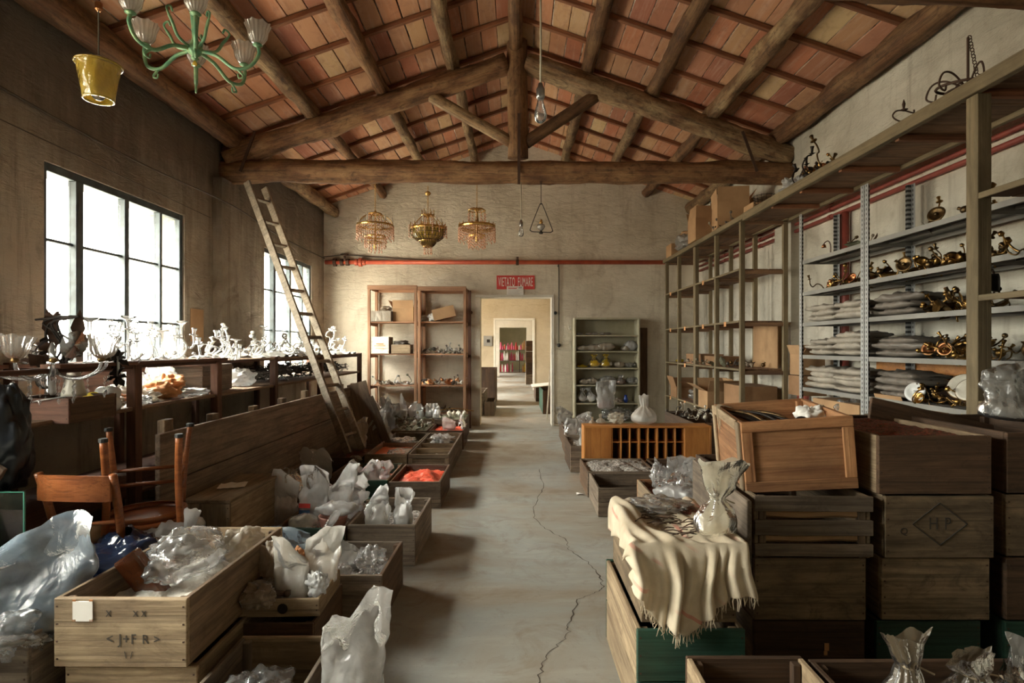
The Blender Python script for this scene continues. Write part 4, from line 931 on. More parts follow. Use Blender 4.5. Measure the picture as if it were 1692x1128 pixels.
eb = thing('electric_box', 'small grey electric box on the wall of the second room', 'electric box', (-.86, 17.998, 1.55)); MB().bb((-.15, -.06, -.16), (.12, 0, .16)).build('box', 'metal_grey', eb); MB().bb((-.05, -.07, -.05), (.05, -.06, .05)).build('cover', 'black_iron', eb)
# stacked dark crates and shelf of coloured bundles in the last room
for i in range(4):
    crate(['bottom dark crate of the distant stack', 'second dark crate of the distant stack', 'third dark crate of the distant stack', 'top dark crate of the distant stack'][i], .37, .80, 20.5, 21.4, .40 * i, .40 * i + .385, 'crate_grey' if i == 0 else 'crate_dark', endmat='crate_grey' if i == 0 else 'crate_dark', mats=None)
ds = thing('distant_shelf', 'low shelf of pink and yellow bundles in the last room', 'shelf', (-.15, 29.6, 0))
for z in (.02, .62, 1.18): board('shelf_board', 'crate_grey', (0, .2, z), (1.75, .45, .04), ds)
for x in (-.87, -.2, .35, .87): board('upright', 'crate_dark', (x, .2, .6), (.04, .45, 1.2), ds)
rr = random.Random(3)
x = -.86; n_ = 0
for lvl, z0 in ((0, .64), (1, 1.20), (2, .05)):
    x = -.82
    while x < .82:
        ww = rr.uniform(.06, .11); isy = x > .30
        if lvl == 2 and -.15 < x < .3: x += ww; continue
        hh_ = rr.uniform(.34, .5) if lvl != 1 else rr.uniform(.12, .4) * (1 if rr.random() < .7 else 1.5)
        mt = rr.choice(['yellow_plastic', 'kraft', 'white_print'] if isy else ['pink', 'pink', 'red_print', 'white_print'])
        b = MB().lathe([(ww * .42, 0), (ww * .46, .02), (ww * .45, hh_ * .55), (ww * .25, hh_ * .93), (ww * .34, hh_)], 8)
        o = b.build('rolled_bundle', mt, loc=(x + ww / 2, 29.6 + .1, z0), smooth=True)
        nm = {'yellow_plastic': 'yellow', 'kraft': 'orange', 'white_print': 'white', 'pink': 'pink', 'red_print': 'red'}[mt]
        tag(o, '%s rolled bundle standing on the %s of the distant low shelf' % (nm, ['middle board', 'top', 'bottom board'][lvl]), 'bundle', 'coloured bundles in the last room'); x += ww + .004
# ================================================================ bags
def crump(p, seed, amp, fq=9):
    q = Vector((p.x, p.y, p.z * .6)) * fq * .9 + Vector((seed * 7.3, seed * 3.1, seed))
    d = noise.voronoi(q)[0]; e = noise.voronoi(q * 2.4)[0]
    amp *= .8
    return amp * ((d[1] - d[0]) * 2.6 - .8 + ((e[1] - e[0]) * 2.6 - .8) * .5)
def bag_open(label, loc, w, d, h, mat='film_milk', rz=0, seed=0, lean=(0, 0), flare=1.05, fill=.3, fmat=None, cut=.12, name='plastic_bag', tilt=0, amp=.012, group=None, notch=0):
    """upright open film bag: round filled bottom, flat crumpled mouth"""
    n, k = 44, 26; rs = []
    for j in range(k + 1):
        t = j / k; zz = h * t
        a = w / 2 * (min(1, (t / .10) ** .5) if t < .10 else 1) * (1 - .03 * math.sin(math.pi * min(1, t * 1.3)) + (flare - 1 + .14) * t)
        b = d / 2 * (min(1, (t / .10) ** .5) if t < .10 else 1) * max(.05, 1 - t * 1.35) 
        if t > fill: a *= 1 + .06 * noise.noise(Vector((t * 5, seed, 0)))
        ring = []
        for i in range(n):
            th = 2 * math.pi * i / n; ca, sa = math.cos(th), math.sin(th)
            x = a * math.copysign(abs(ca) ** .75, ca); y = b * math.copysign(abs(sa) ** .75, sa)
            y += .25 * d * t * noise.noise(Vector((x * 7, seed * 2.2, t * 2))) * 1.6
            z = zz
            if j > k * .55: z += cut * h * ((t - .55) / .45) * ((.9 * x / w * (1 if seed % 2 else -1)) - 1.1 * abs(x / w - .3 * math.sin(seed * 2.1)) + .25 * noise.noise(Vector((x / w * 4, math.copysign(1, y) * .7 + seed, 4))))
            if notch and j > k * .6: z -= notch * h * ((t - .6) / .4) * max(0, 1 - abs(x / w * 2 + .15) / .55)
            p = Vector((x, y, z)); r_ = Vector((ca, sa, 0)); am = amp * (.5 if t < fill else 1.3)
            p += r_ * crump(p, seed, am) + Vector((lean[0] * t * t, lean[1] * t * t, 0)) * h
            ring.append(p)
        rs.append(ring)
    root = thing(name, label, 'bag', loc, rz, group); root.rotation_euler = (rad(tilt), 0, rz)
    MB().rings(rs, True, False).build('film', mat, root, smooth=True)
    if fmat:
        kk = max(4, int(k * fill)); 
        inner = [[Vector((p.x * .93, p.y * .93, p.z * .95 + .006)) for p in r] for r in rs[:kk]]
        MB().rings(inner, True, True).build('contents', fmat, root, smooth=True)
    return root
def bag_tied(label, loc, r, h, mat='film_milk', rz=0, seed=0, neck=.62, tail=.6, fmat=None, tilt=(0, 0), name='tied_bag', tie='cable_pale', amp=.01, flop=(0, 0), squash=1.0, tw=.26):
    n, k = 40, 26; rs = []; body = []
    for j in range(k + 1):
        t = j / k; z = h * t
        if t < neck: s = t / neck; rad_ = r * (math.sin(math.pi * min(1, s * .52 + .10)) if s < .75 else 0); 
        if t < neck:
            s = t / neck; rad_ = r * (max(.30, math.sin(min(1, s * 3.2 + .25) * math.pi / 2)) * (1 - max(0, (s - .40) / .60) ** 1.5 * (1 - tw)))
        else:
            s = (t - neck) / (1 - neck); rad_ = r * (tw + tail * s ** .8 * .9)
        pl = max(0, 1 - abs(t - neck) / .35); ring = []
        for i in range(n):
            th = 2 * math.pi * i / n; q = rad_ * (1 + .16 * pl * math.cos(9 * th + seed) + .07 * pl * math.cos(17 * th))
            fl = 1 if t < neck else 1 - .72 * min(1, (t - neck) / (1 - neck) * 1.4)
            p = Vector((q * math.cos(th), q * math.sin(th) * fl * squash, z))
            if t > neck: p.z += h * .10 * (t - neck) / (1 - neck) * noise.noise(Vector((math.cos(th) * 1.5, math.sin(th) * 1.5, seed)))
            p += Vector((math.cos(th), math.sin(th), 0)) * crump(p, seed, amp)
            if t > neck: s2 = (t - neck) / (1 - neck); p += Vector((flop[0], flop[1], 0)) * h * s2
            ring.append(p)
        rs.append(ring)
    root = thing(name, label, 'bag', loc, rz); root.rotation_euler = (rad(tilt[0]), rad(tilt[1]), rz)
    MB().rings(rs, True, False).build('film', mat, root, smooth=True)
    if fmat: 
        kk = int(k * neck * .62); MB().rings([[Vector((p.x * .92, p.y * .92, p.z * .95 + .005)) for p in q] for q in rs[:kk]]).build('contents', fmat, root, smooth=True)
    if tie: MB().torus((0, 0, h * neck), r * tw * 1.02, .004, 16, 5, (.15, .1, 0)).tube(spline([(r * tw, 0, h * neck), (r * .5, -.01, h * neck - .01), (r * .8, -.02, h * neck - .02)], 3), .003, 5).build('tie', tie, root)
    return root
def pillow(label, loc, w, d, h, mat, rz=0, seed=0, name='packet', cat='packet', amp=.008, tilt=(0, 0), group=None, ends=.5, nn=20):
    """closed lying packet: fat in the middle, pinched ends"""
    k = 18; rs = []
    for j in range(k + 1):
        u = j / k; prof = max(.05, math.sin(math.pi * (u * .94 + .03)) ** ends); ring = []
        for i in range(nn):
            th = 2 * math.pi * i / nn; ca, sa = math.cos(th), math.sin(th)
            y = d / 2 * math.copysign(abs(ca) ** .6, ca) * (.80 + .20 * prof); z = h / 2 + h / 2 * math.copysign(abs(sa) ** .7, sa) * prof
            p = Vector(((u - .5) * w, y, z)); c = crump(p, seed, amp, 14)
            p += Vector((0, ca * c, max(0, sa) * c)); ring.append(p)
        rs.append(ring)
    o = MB().rings(rs).build(name, mat, smooth=True, loc=loc); o.rotation_euler = (rad(tilt[0]), rad(tilt[1]), rz)
    return tag(o, label, cat, group)
def vf(q): d = noise.voronoi(q)[0]; return (d[1] - d[0]) * 1.6 - .45
def crumple(label, loc, w, d, h, mat, rz=0, seed=0, name='crumpled_film', cat='plastic sheet', amp=.5, kind=None, parent=None, tilt=0):
    """loosely crumpled ball or sheet of film / paper with sharp folds"""
    def f(u, v):
        th = 2 * math.pi * u; ph = math.pi * (v * .93 + .03); p = Vector((math.sin(ph) * math.cos(th), math.sin(ph) * math.sin(th), -math.cos(ph)))
        q = p * 1.7 + Vector((seed * 5.7, seed, 0)); s = 1 + amp * (noise.noise(q) * .9 + (vf(q * 1.4) * .55 + vf(q * 3.4) * .22))
        return Vector((p.x * s * w / 2, p.y * s * d / 2, max(.0, (p.z * s + .9)) / 1.9 * h))
    o = MB().grid(52, 32, f).build(name, mat, parent, smooth=True, loc=loc, fix=False); o.rotation_euler = (rad(tilt), 0, rz)
    if parent is None: tag(o, label, cat, None, kind)
    return o

# ---- front left
bag_open('big bluish plastic bag slumped on the crate at the left edge', (-1.86, 2.16, .30), .46, .36, .40, 'film_blue', rad(14), 1, lean=(-.05, 0), fill=.45, fmat='gravel', cut=.35, amp=.022)
crumple('crinkled clear film hanging over the left edge crate', (-1.86, 2.05, .26), .36, .24, .15, 'film_clear', 0, 4)
crumple('shiny dark blue plastic bag behind the large front crate', (-1.80, 2.62, .27), .40, .34, .24, 'navy', .3, 5, name='plastic_bag', cat='bag', amp=.35)
pillow('white plastic bag lying with its knotted end raised, behind the large front crate', (-1.78, 2.92, .37), .30, .22, .13, 'film_white', rad(15), 3, 'plastic_bag', 'bag', .02)
bag_tied('knotted end of a white bag standing up behind the large crate', (-1.655, 2.84, .40), .055, .17, 'film_white', .2, 3, .35, .55, tie=None, tilt=(0, 14))
pillow('beige cloth sack lying below the chair', (-2.18, 2.74, .40), .34, .24, .13, 'sack', rad(5), 6, 'cloth_sack', 'sack', .02)
crate('low crate under the sack and chairs', -2.36, -1.74, 2.70, 3.2, 0, .36, 'crate_dark', endmat='crate_dark')
cb = crumple('clear crinkled plastic bag bulging inside the large front crate', (-1.395, 2.42, .40), .26, .36, .20, 'film_clear', rad(-20), 8, name='plastic_bag', cat='bag', amp=.38)
crumple('beige paper wrapping at the far end of the large crate', (-1.27, 2.62, .41), .16, .24, .12, 'film_dust', rad(-10), 9, name='paper_wrapping', cat='paper', amp=.4)
rb = thing('resin_block', 'dark amber brown block sticking out of the large front crate', 'block', (-1.50, 2.30, .38)); board('block', 'glass_brown', (0, 0, .06), (.11, .05, .24), rb, rot=(rad(10), rad(-34), rad(-10)), bev=.008)
# nearest aisle crate C1
bag_open('pale bluish open bag at the back of the nearest aisle crate', (-1.235, 3.1, .16), .24, .12, .24, 'film_blue', rad(-8), 12, fill=.2, cut=.1)
bag_open('thin clear bag standing up like a point in the nearest aisle crate', (-1.12, 3.12, .16), .13, .06, .27, 'film_clear', rad(25), 13, lean=(.3, 0), fill=.2, cut=.5)
bag_open('dusty translucent bag near the middle of the nearest aisle crate', (-.94, 3.12, .15), .17, .10, .18, 'film_grey', rad(8), 14, fill=.3, cut=.3, fmat='gravel')
crumple('crumpled clear bag in the right corner of the nearest aisle crate', (-.77, 3.05, .16), .17, .16, .13, 'film_clear', 0, 15, name='plastic_bag', cat='bag')
crumple('small clear film scrap in the nearest aisle crate', (-.90, 2.93, .16), .14, .12, .10, 'film_milk', .5, 16)
crumple('white tissue ball at the front of the nearest aisle crate', (-.80, 2.88, .16), .12, .09, .07, 'film_white', .5, 17, name='tissue', cat='paper')
# bags on the drawer box
bag_open('tall white waxed paper bag standing on the drawer box', (-.965, 2.47, .27), .15, .08, .27, 'wax', rad(6), 20, lean=(-.06, 0), fill=.4, cut=.25)
bag_open('white waxed paper bag behind the tall one on the drawer box', (-.91, 2.64, .27), .17, .08, .28, 'wax', rad(-12), 21, lean=(.12, 0), fill=.4, cut=.2)
crumple('brown wrapping paper bundle left of the waxed bags', (-1.09, 2.60, .26), .15, .15, .24, 'rag_paper', .3, 22, name='paper_wrapping', cat='paper')
crumple('orange brown wrapped lump between the waxed bags and the brown bundle', (-1.02, 2.66, .27), .11, .10, .16, 'kraft', .3, 23, name='wrapped_lump', cat='paper')
crumple('brown paper flap draped over the left end of the drawer box', (-1.08, 2.385, .29), .17, .12, .09, 'rag_paper', -.3, 24, name='paper_wrapping', cat='paper')
crumple('pale tissue strip lying on the drawer box', (-1.08, 2.50, .305), .20, .09, .05, 'film_dust', .1, 25, name='tissue', cat='paper')
crumple('white crumpled paper leaning over the right end of the drawer box', (-.86, 2.47, .30), .11, .08, .10, 'film_white', -.5, 26, name='tissue', cat='paper')
tag(MB().tube([(-.09, 0, 0), (.06, 0, .0)], .012, 8).box((.075, 0, 0), (.02, .03, .02)).build('small_tool', 'iron', loc=(-1.05, 2.43, .325), smooth=True), 'small metal tool lying on the drawer box', 'tool')
crumple('clear sheet folded in the low front crate', (-.93, 2.02, .02), .26, .30, .19, 'film_clear', .5, 27)
bag_open('tall milky bag standing on the floor by the low front crate', (-.575, 1.98, .0), .22, .15, .52, 'film_haze', rad(4), 31, lean=(.05, 0), fill=.35, cut=.14, notch=.10, amp=.013, fmat='powder')
# A2
bag_open('upright white plastic bag, left one of the pair in the dark crate', (-.92, 3.78, .17), .17, .13, .29, 'film_milk', .1, 33, fill=.3, fmat='white_bits', cut=.5, amp=.02)
bag_open('upright white plastic bag, right one of the pair in the dark crate', (-.755, 3.82, .17), .14, .12, .27, 'film_milk', -.1, 34, fill=.3, fmat='white_bits', cut=.15, amp=.02)
# B1 + R0
pb_ = bag_open('tall white bag printed with red and blue in the green ended crate', (-1.36, 3.86, .20), .20, .12, .37, 'film_milk', rad(-5), 36, fill=.25, cut=.1, amp=.018, fmat='powder')
MB().bb((-.085, -.062, .06), (-.01, -.060, .085)).build('blue_stripe', 'blue_print', pb_); MB().bb((-.085, -.064, .10), (-.005, -.062, .13)).build('red_stripe', 'red_print', pb_)
bag_open('white bag leaning right of the printed bag', (-1.24, 3.95, .20), .22, .14, .34, 'film_white', rad(10), 37, lean=(.12, 0), fill=.3, cut=.4, amp=.025)
pillow('small bag of white powder lying at the front of the green ended crate', (-1.38, 3.70, .20), .18, .14, .09, 'film_cream', .3, 38, 'plastic_bag', 'bag', .01)
pot = thing('clay_pot', 'pinkish clay pot standing in the green ended crate', 'pot', (-1.18, 3.68, .19)); MB().lathe([(.055, 0), (.07, .01), (.09, .09), (.092, .10), (.082, .098), (.06, .03)], 24).build('bowl', 'pot', pot, smooth=True)
pillow('white bag lying over the clay pot', (-1.16, 3.70, .285), .25, .16, .085, 'film_white', -.15, 39, 'plastic_bag', 'bag', .016)
for i, (x, y, w, h, m, s, lb_) in enumerate([(-1.16, 4.12, .16, .30, 'film_white', 40, 'white bag poking up behind the clay pot'), (-1.28, 4.16, .18, .26, 'film_milk', 41, 'clear white bag between the printed bag and the green end'),
                                  (-1.39, 4.15, .16, .22, 'film_milk', 42, 'clear white bag behind the printed bag'), (-1.13, 3.94, .17, .2, 'film_white', 43, 'crumpled white bag right behind the clay pot'),
                                  (-1.42, 4.98, .18, .19, 'film_milk', 44, 'milky bag at the left of the farther green ended crate'), (-1.27, 4.96, .17, .22, 'film_white', 45, 'tall white bag in the farther green ended crate'), (-1.18, 5.1, .13, .20, 'film_milk', 46, 'clear pleated bag over red beads in the farther green ended crate')]):
    bag_open(lb_, (x, y, .17), w, .10, h, m, R.uniform(-.3, .3), s, lean=(R.uniform(-.1, .25), 0), fill=.25, cut=.4, amp=.024)
# left column
bag_open('tall cloudy bag standing right beside the upside down box', (-1.585, 3.93, .02), .17, .14, .50, 'film_milk', 0, 50, fill=.55, fmat='brown_beads', cut=.1, amp=.012)
bag_tied('cloudy bag of pale beads on the small crate by the plank bin', (-1.71, 4.35, .25), .11, .2, 'film_clear', 0, 51, .8, .4, fmat='powder')
bag_open('empty film bag with pointed corner against the plank bin', (-1.73, 4.95, .20), .26, .05, .33, 'film_grey', rad(12), 52, fill=.1, cut=.5)
crumple('white paper scrap at the ladder foot', (-1.66, 5.9, .18), .12, .1, .07, 'film_dust', 0, 53, name='paper_scrap', cat='paper')
for i, (px, py, Y, w, h, m, lb_) in enumerate([(615, 705, 7.6, .34, .40, 'film_grey', 'large dusty open bag behind the partitioned crates'), (610, 728, 6.9, .30, .30, 'film_grey', 'dusty bag between ladder foot and long crate'), (637, 727, 7.0, .18, .34, 'film_milk', 'upright clear bag leaning over the long crate'),
                                   (590, 742, 6.4, .22, .16, 'film_dust', 'low brown bag beside the ladder foot')]):
    p = at(px, py, Y); bag_open(lb_, (p.x, p.y, .20 if i == 3 else .0), w, .14, h + max(0, p.z), m, R.uniform(-.4, .4), 60 + i, lean=(.1 * (i % 2), 0), fill=.3, cut=.35, amp=.02, fmat='petal' if i % 2 else None)
crumple('limp dusty film at the end of the bench', (-2.0, 8.9, .0), .36, .3, .55, 'film_grey', 0, 70)
crumple('clear film in the long crate behind the orange red beads', (-1.38, 7.0, .12), .34, .5, .14, 'film_clear', 0, 71)
crumple('clear film in the far part of the partitioned crate', (-.92, 7.1, .13), .32, .5, .14, 'film_milk', 0, 72)
crumple('thin film lying over the orange red beads', (-1.27, 6.3, .20), .28, .40, .035, 'film_clear', 0, 73, amp=.3)
bag_open('small milky bag in the crate of red beads near the shelves', (-.92, 7.85, .2), .17, .1, .20, 'film_milk', .2, 74, fill=.3, cut=.2, fmat='red_beads')
bag_open('small bag hanging over the corner of the crate near the shelves', (-.73, 7.9, .22), .13, .06, .20, 'film_milk', 1.2, 75, lean=(0, .2), fill=.3, cut=.5)
for i in range(5):
    bag_open('small upright milky bag of bits, %s in the farthest crate' % ['leftmost', 'second from the left', 'middle one of five', 'second from the right', 'rightmost'][i], (-1.70 + i * .125, 8.62 + .1 * (i % 2), .27), .12, .08, .26 if i else .36, 'film_milk' if i % 2 else 'film_white', R.uniform(-.3, .3), 80 + i, fill=.45, fmat='white_bits', cut=.3, amp=.012)
tag(crumple('', (-2.0, 9.15, .34), .1, .1, .1, 'film_clear', 0, 90), 'scrap of film on the crate below the brown shelves', 'plastic sheet')
for i, (x, y) in enumerate([(-.96, 8.8), (-.86, 8.75), (-.90, 8.92), (-.80, 8.9), (-1.04, 8.9), (-.99, 8.65)]):
    tag(MB().ball((0, 0, 0), .036, 14, 9).lathe([(.010, .03), (.008, .05)], 8).build('glass_ball', 'cream', loc=(x, y, .335), smooth=True), 'cream glass ball in the farthest aisle crate', 'ball', 'cream glass balls in the farthest crate')
tag(MB().tube(spline([(-.3, 0, 0), (0, 0, .04), (.3, 0, .0)], 5), .008, 6).build('brass_rod', 'brass', loc=(-.95, 8.84, .375), smooth=True), 'thin brass rod lying across the cream glass balls', 'rod')

# ---- right of the aisle
bag_tied('white cloth bag tied at the neck on the pigeonhole cabinet', (1.345, 5.97, .565), .135, .30, 'wax', 0, 91, .62, .18, tie='cable_pale', amp=.006)
for i, (px, Y, w, h, m, lb_) in enumerate([(1018, 6.02, .17, .12, 'film_cream', 'creased cream film bag on the pigeonhole cabinet'), (992, 6.02, .11, .10, 'film_dust', 'little pointed bag on the pigeonhole cabinet'), (978, 6.02, .08, .07, 'film_dust', 'tiny beige bag at the left end of the pigeonhole cabinet')]):
    x = (px - VX) * Y / F; (crumple if i == 0 else lambda l, c, w_, d_, h_, m_, r_, s_, **k: bag_tied(l, c, w_ / 2, h_, m_, r_, s_, .6, .2, tie=None))(lb_, (x, Y - .02, .565), w, .13, h, m, .3, 92 + i, **({'name': 'plastic_bag', 'cat': 'bag'} if i == 0 else {}))
for i, (x, y, w, h, m, f, lb_) in enumerate([(.80, 6.5, .17, .24, 'film_milk', 'powder', 'milky bag in the nearest crate beyond the pigeonhole cabinet'), (.70, 7.25, .17, .26, 'film_grey', None, 'grey film bag in the middle crate beyond the cabinet'), (.90, 6.75, .2, .22, 'film_white', 'powder', 'white bag farther back in the nearest crate beyond the cabinet'), (.86, 7.45, .24, .25, 'film_clear', None, 'clear bag in the middle crate beyond the cabinet'), (.72, 8.3, .22, .26, 'film_grey', None, 'dark dusty bag in the farthest crate beyond the cabinet'), (.98, 8.2, .2, .2, 'film_milk', None, 'milky bag in the farthest crate beyond the cabinet')]):
    bag_open(lb_, (x, y, .23), w, .12, h, m, R.uniform(-.4, .4), 100 + i, fill=.35, fmat=f, cut=.25, amp=.018)
# crate with film bags
pillow('shiny bag of white pieces lying in the crate behind the cloth', (.99, 3.50, .42), .26, .16, .12, 'film_milk', rad(-35), 110, 'plastic_bag', 'bag', .02)
bag_open('clear bag of white pieces leaning back in the crate behind the cloth', (1.12, 3.62, .42), .20, .13, .24, 'film_clear', .1, 111, fill=.4, fmat='white_bits', cut=.3, amp=.022, lean=(-.1, .1))
bag_open('empty clear bag standing behind the other bags in the film crate', (1.10, 3.82, .46), .18, .05, .19, 'film_clear', .0, 112, fill=.1, cut=.2, amp=.02)
crumple('twisted clear film end sticking up in the film crate', (.94, 3.74, .46), .13, .1, .16, 'film_clear', .8, 113)
crumple('heap of clear film right of the white pieces', (1.22, 3.60, .42), .2, .24, .14, 'film_clear', .8, 114)
# tied bag on the cloth
bag_tied('cream plastic bag tied in the middle, standing on the draped cloth', (.765, 2.17, .655), .082, .285, 'film_cream', .2, 120, .52, 1.25, tie='cable_pale', flop=(.12, 0), amp=.010, tw=.26)
# hazy bags
bag_open('big hazy bag standing on the stack at the right edge', (2.36, 2.62, 1.03), .42, .3, .30, 'film_grey', 0, 121, lean=(.1, 0), fill=.3, cut=.15, amp=.03)
for i, (x, y, r_, h, lb_) in enumerate([(1.14, 1.66, .085, .37, 'narrow beige bag tied with string in the bottom corner box'), (1.33, 1.66, .12, .31, 'round beige bag tied with string in the bottom corner box'), (1.5, 1.72, .10, .26, 'glossy clear bag in the bottom corner box')]):
    bag_tied(lb_, (x, y, .15), r_, h + .02, ['film_shaded', 'film_shaded', 'film_clear'][i], .4 * i, 125 + i, [.78, .84, .80][i], [.7, .6, .4][i], tie='sack', fmat=None)
bag_open('dark hazy bag at the right end of the bottom corner box', (1.66, 1.76, .12), .3, .2, .40, 'film_grey', 0, 130, fill=.2, cut=.4, lean=(.1, 0))
heap('scrap_fill', 'dim clutter under the tied bags in the bottom corner box', 1.01, 1.78, 1.40, 1.90, .12, 'petal', amp=.03, dome=.02)
# film under the metal shelving
for i, (px, Y, zz) in enumerate([(1395, 4.8, .72), (1460, 4.1, .75)]):
    x = (px - VX) * Y / F; crumple(['clouded clear film under the lowest visible metal shelf', 'clear film hanging beside the double upright'][i], (x + .05, Y, zz - .02), .24, .3, .22, 'film_clear', .4, 133 + i)

# ---- draped cloth with fringe
def cloth():
    rt = thing('draped_cloth', 'cream cloth with faint red stripes and a fringe draped over a tall crate', 'cloth', (.63, 2.35, .66))
    nx, ny = 60, 70; XW = .20
    def f(u, v):
        u = u * 1.26 - .26
        if u < 0:
            dd_ = -u * .41; p = f0(0, v); a = min(1, max(0, (v - .46) / .16)) * math.pi / 2
            return p + Vector((-.012 * math.sin(min(1, dd_ * 20) * math.pi / 2) + .008 * math.sin(v * 34) * dd_ * 12, math.sin(a) * dd_, -math.cos(a) * dd_ * (1 + .35 * math.sin(v * 9 + 1))))
        return f0(u, v)
    def f0(u, v):
        x = (u - .5) * 2 * (XW + .005); fold = .018 * math.sin(u * 21 + 1) + .012 * math.sin(u * 37 + 2) + .008 * math.sin(u * 9)
        if v < .5:
            y = .27 - (v / .5) * .575; z = .012 + .02 * noise.noise(Vector((x * 8, y * 8, 0))) + .006 * math.sin(x * 90 + y * 20)
            z -= .045 * math.exp(-((x + .01) / .10) ** 2 - ((y + .02) / .18) ** 2)
            z += .035 * math.exp(-((x + .17) / .06) ** 2 - ((y - .12) / .12) ** 2)
            return Vector((x + .03 * (.5 - u) * (1 - v), y, z))
        s = (v - .5) / .5; L_ = .235 + .07 * math.sin(u * 6.5 - 1.2) + (.03 if .05 < u < .25 else 0)
        ang = min(1, s * 6); z = .012 - L_ * s; y = -.305 - .020 * math.sin(ang * math.pi / 2) - (abs(fold) * 1.3 + fold * .4) * min(1, s * 2.5) - .012 * s
        return Vector((x * (1 - .10 * s * math.sin(u * 3.1)) + .012 * math.sin(v * 9 + u * 5), y, z))
    m = MB().grid(nx, ny, f); 
    mt, nt, b = newmat('striped_cloth'); v = coords(nt, rnd=False); n = noise_t(nt, v, 7, 5, .6)
    col = ramp(nt, n, [(.35, (.53, .44, .31)), (.65, (.72, .62, .47))]); sp = N(nt, 'ShaderNodeSeparateXYZ'); L(nt, v, sp.inputs[0])
    a = N(nt, 'ShaderNodeMath', operation='MULTIPLY_ADD'); a.inputs[1].default_value = .6; L(nt, sp.outputs[0], a.inputs[0]); L(nt, sp.outputs[2], a.inputs[2])
    c = N(nt, 'ShaderNodeMath', operation='PINGPONG'); c.inputs[1].default_value = .06; L(nt, a.outputs[0], c.inputs[0])
    d = N(nt, 'ShaderNodeMath', operation='LESS_THAN'); d.inputs[1].default_value = .007; L(nt, c.outputs[0], d.inputs[0])
    e = N(nt, 'ShaderNodeMath', operation='MULTIPLY'); L(nt, d.outputs[0], e.inputs[0]); L(nt, ramp(nt, noise_t(nt, v, 5, 2), [(.45, (0, 0, 0)), (.6, (.7, .7, .7))]), e.inputs[1])
    L(nt, mixc(nt, e.outputs[0], col, (.66, .22, .17)), b.inputs['Base Color']); b.inputs['Roughness'].default_value = .95
    bump(nt, noise_t(nt, v, 220, 2), .3, .002, b); M['stripe_cloth'] = mt
    cl = m.build('sheet', 'stripe_cloth', rt, smooth=True, fix=False); so = cl.modifiers.new('s', 'SOLIDIFY'); so.thickness = .003
    # hump over the aisle side
    def g(u, v):
        y = .30 - u * .42; s = v; x = -.20 - .035 * math.sin(min(1, s * 2) * math.pi / 2) - .03 * abs(math.sin(u * 7)) * s; z = .03 * (1 - s) + .02 - s * (.13 + .05 * math.sin(u * 5))
        return Vector((x - .015 * math.sin(u * 11), y, z))
    m = MB(); rr = random.Random(5)
    for i in range(66):
        u = .2 + .8 * i / 65; p = f(u, 1.0); 
        m.tube([p, p + Vector((rr.uniform(-.004, .004), rr.uniform(-.004, .004), -.012)), p + Vector((rr.uniform(-.01, .01), rr.uniform(-.006, .004), -rr.uniform(.02, .045)))], [.0022, .002, .001], 4)
    m.build('fringe', 'cloth', rt)['kind'] = 'stuff'
    return rt
cloth()
m = MB(); rr = random.Random(9)
for i in range(70):
    a = rr.uniform(-.9, .5); l_ = rr.uniform(.04, .13); c = Vector((rr.uniform(-.13, .13), rr.uniform(-.24, .20), rr.uniform(.0, .02))); d = Vector((math.cos(a), -math.sin(a) * .8, rr.uniform(-.1, .15))) * l_ / 2
    m.tube([c - d, c + Vector((0, 0, .006)), c + d], .0022, 5)
tag(m.build('twig_bundle', 'crate_dark', loc=(.63, 2.36, .652), smooth=True), 'scattered dark wire twigs lying on the draped cloth', 'wire', kind='stuff')
crumple('flat clear bag lying over the back of the draped cloth', (.63, 2.50, .665), .26, .20, .05, 'film_clear', -.3, 140, name='plastic_bag', cat='bag')
heap('bead_heap', 'brown beads spilt at the back corner of the draped crate', .68, .79, 2.42, 2.60, .665, 'brown_beads', amp=.01, dome=.02)
# ================================================================ hanging lamps
def hang(px, Y, z): return ((px - VX) * Y / F, Y, z)
# gilded crystal chandeliers
_sm = {}
def strand_mesh(l, mat, n):
    k = (round(l, 3), mat)
    if k not in _sm:
        m = MB(); 
        for i in range(n):
            z = -l * i / n; h = l / n * .8; m.lathe([(.0015, z), (.0078, z - h * .4), (.0015, z - h)], 4)
        m.lathe([(.001, -l), (.0095, -l - .014), (.001, -l - .034)], 5); _sm[k] = m.mesh('crystal_strand', mat)
    return _sm[k]
def strands(root, r, z, n, l, mat='amber', jitter=0, a0=0, a1=6.283):
    for i in range(n):
        a = a0 + (a1 - a0) * i / n; o = bpy.data.objects.new('crystal_strand', strand_mesh(l * (1 - jitter * (i % 3) / 2), mat, max(3, int(l / .03)))); link(o, root); o.location = (r * math.cos(a), r * math.sin(a), z)
def ring_part(root, r, z, h=.016, name='gilded_ring', n=36):
    MB().lathe([(r - .006, z - h / 2), (r + .004, z - h / 2), (r + .008, z), (r + .004, z + h / 2), (r - .006, z + h / 2), (r - .006, z - h / 2)], n, cap0=False, cap1=False).build(name, 'gold', root, smooth=False)
def chain(root, z0, z1, mat='gold', x=0, r=.009):
    m = MB(); z = z0; i = 0
    while z < z1: m.torus((x, 0, z), r, .0022, 10, 5, (rad(90), 0, rad(90) * (i % 2))); z += r * 1.55; i += 1
    m.build('chain', mat, root, smooth=True)['kind'] = 'stuff'
def finials(root, r, z, n, h=.035):
    for i in range(n):
        a = 2 * math.pi * i / n; MB().lathe([(.001, h), (.006, h * .7), (.003, h * .4), (.009, h * .15), (.006, 0)], 8).build('finial', 'gold', root, loc=(r * math.cos(a), r * math.sin(a), z), smooth=True)
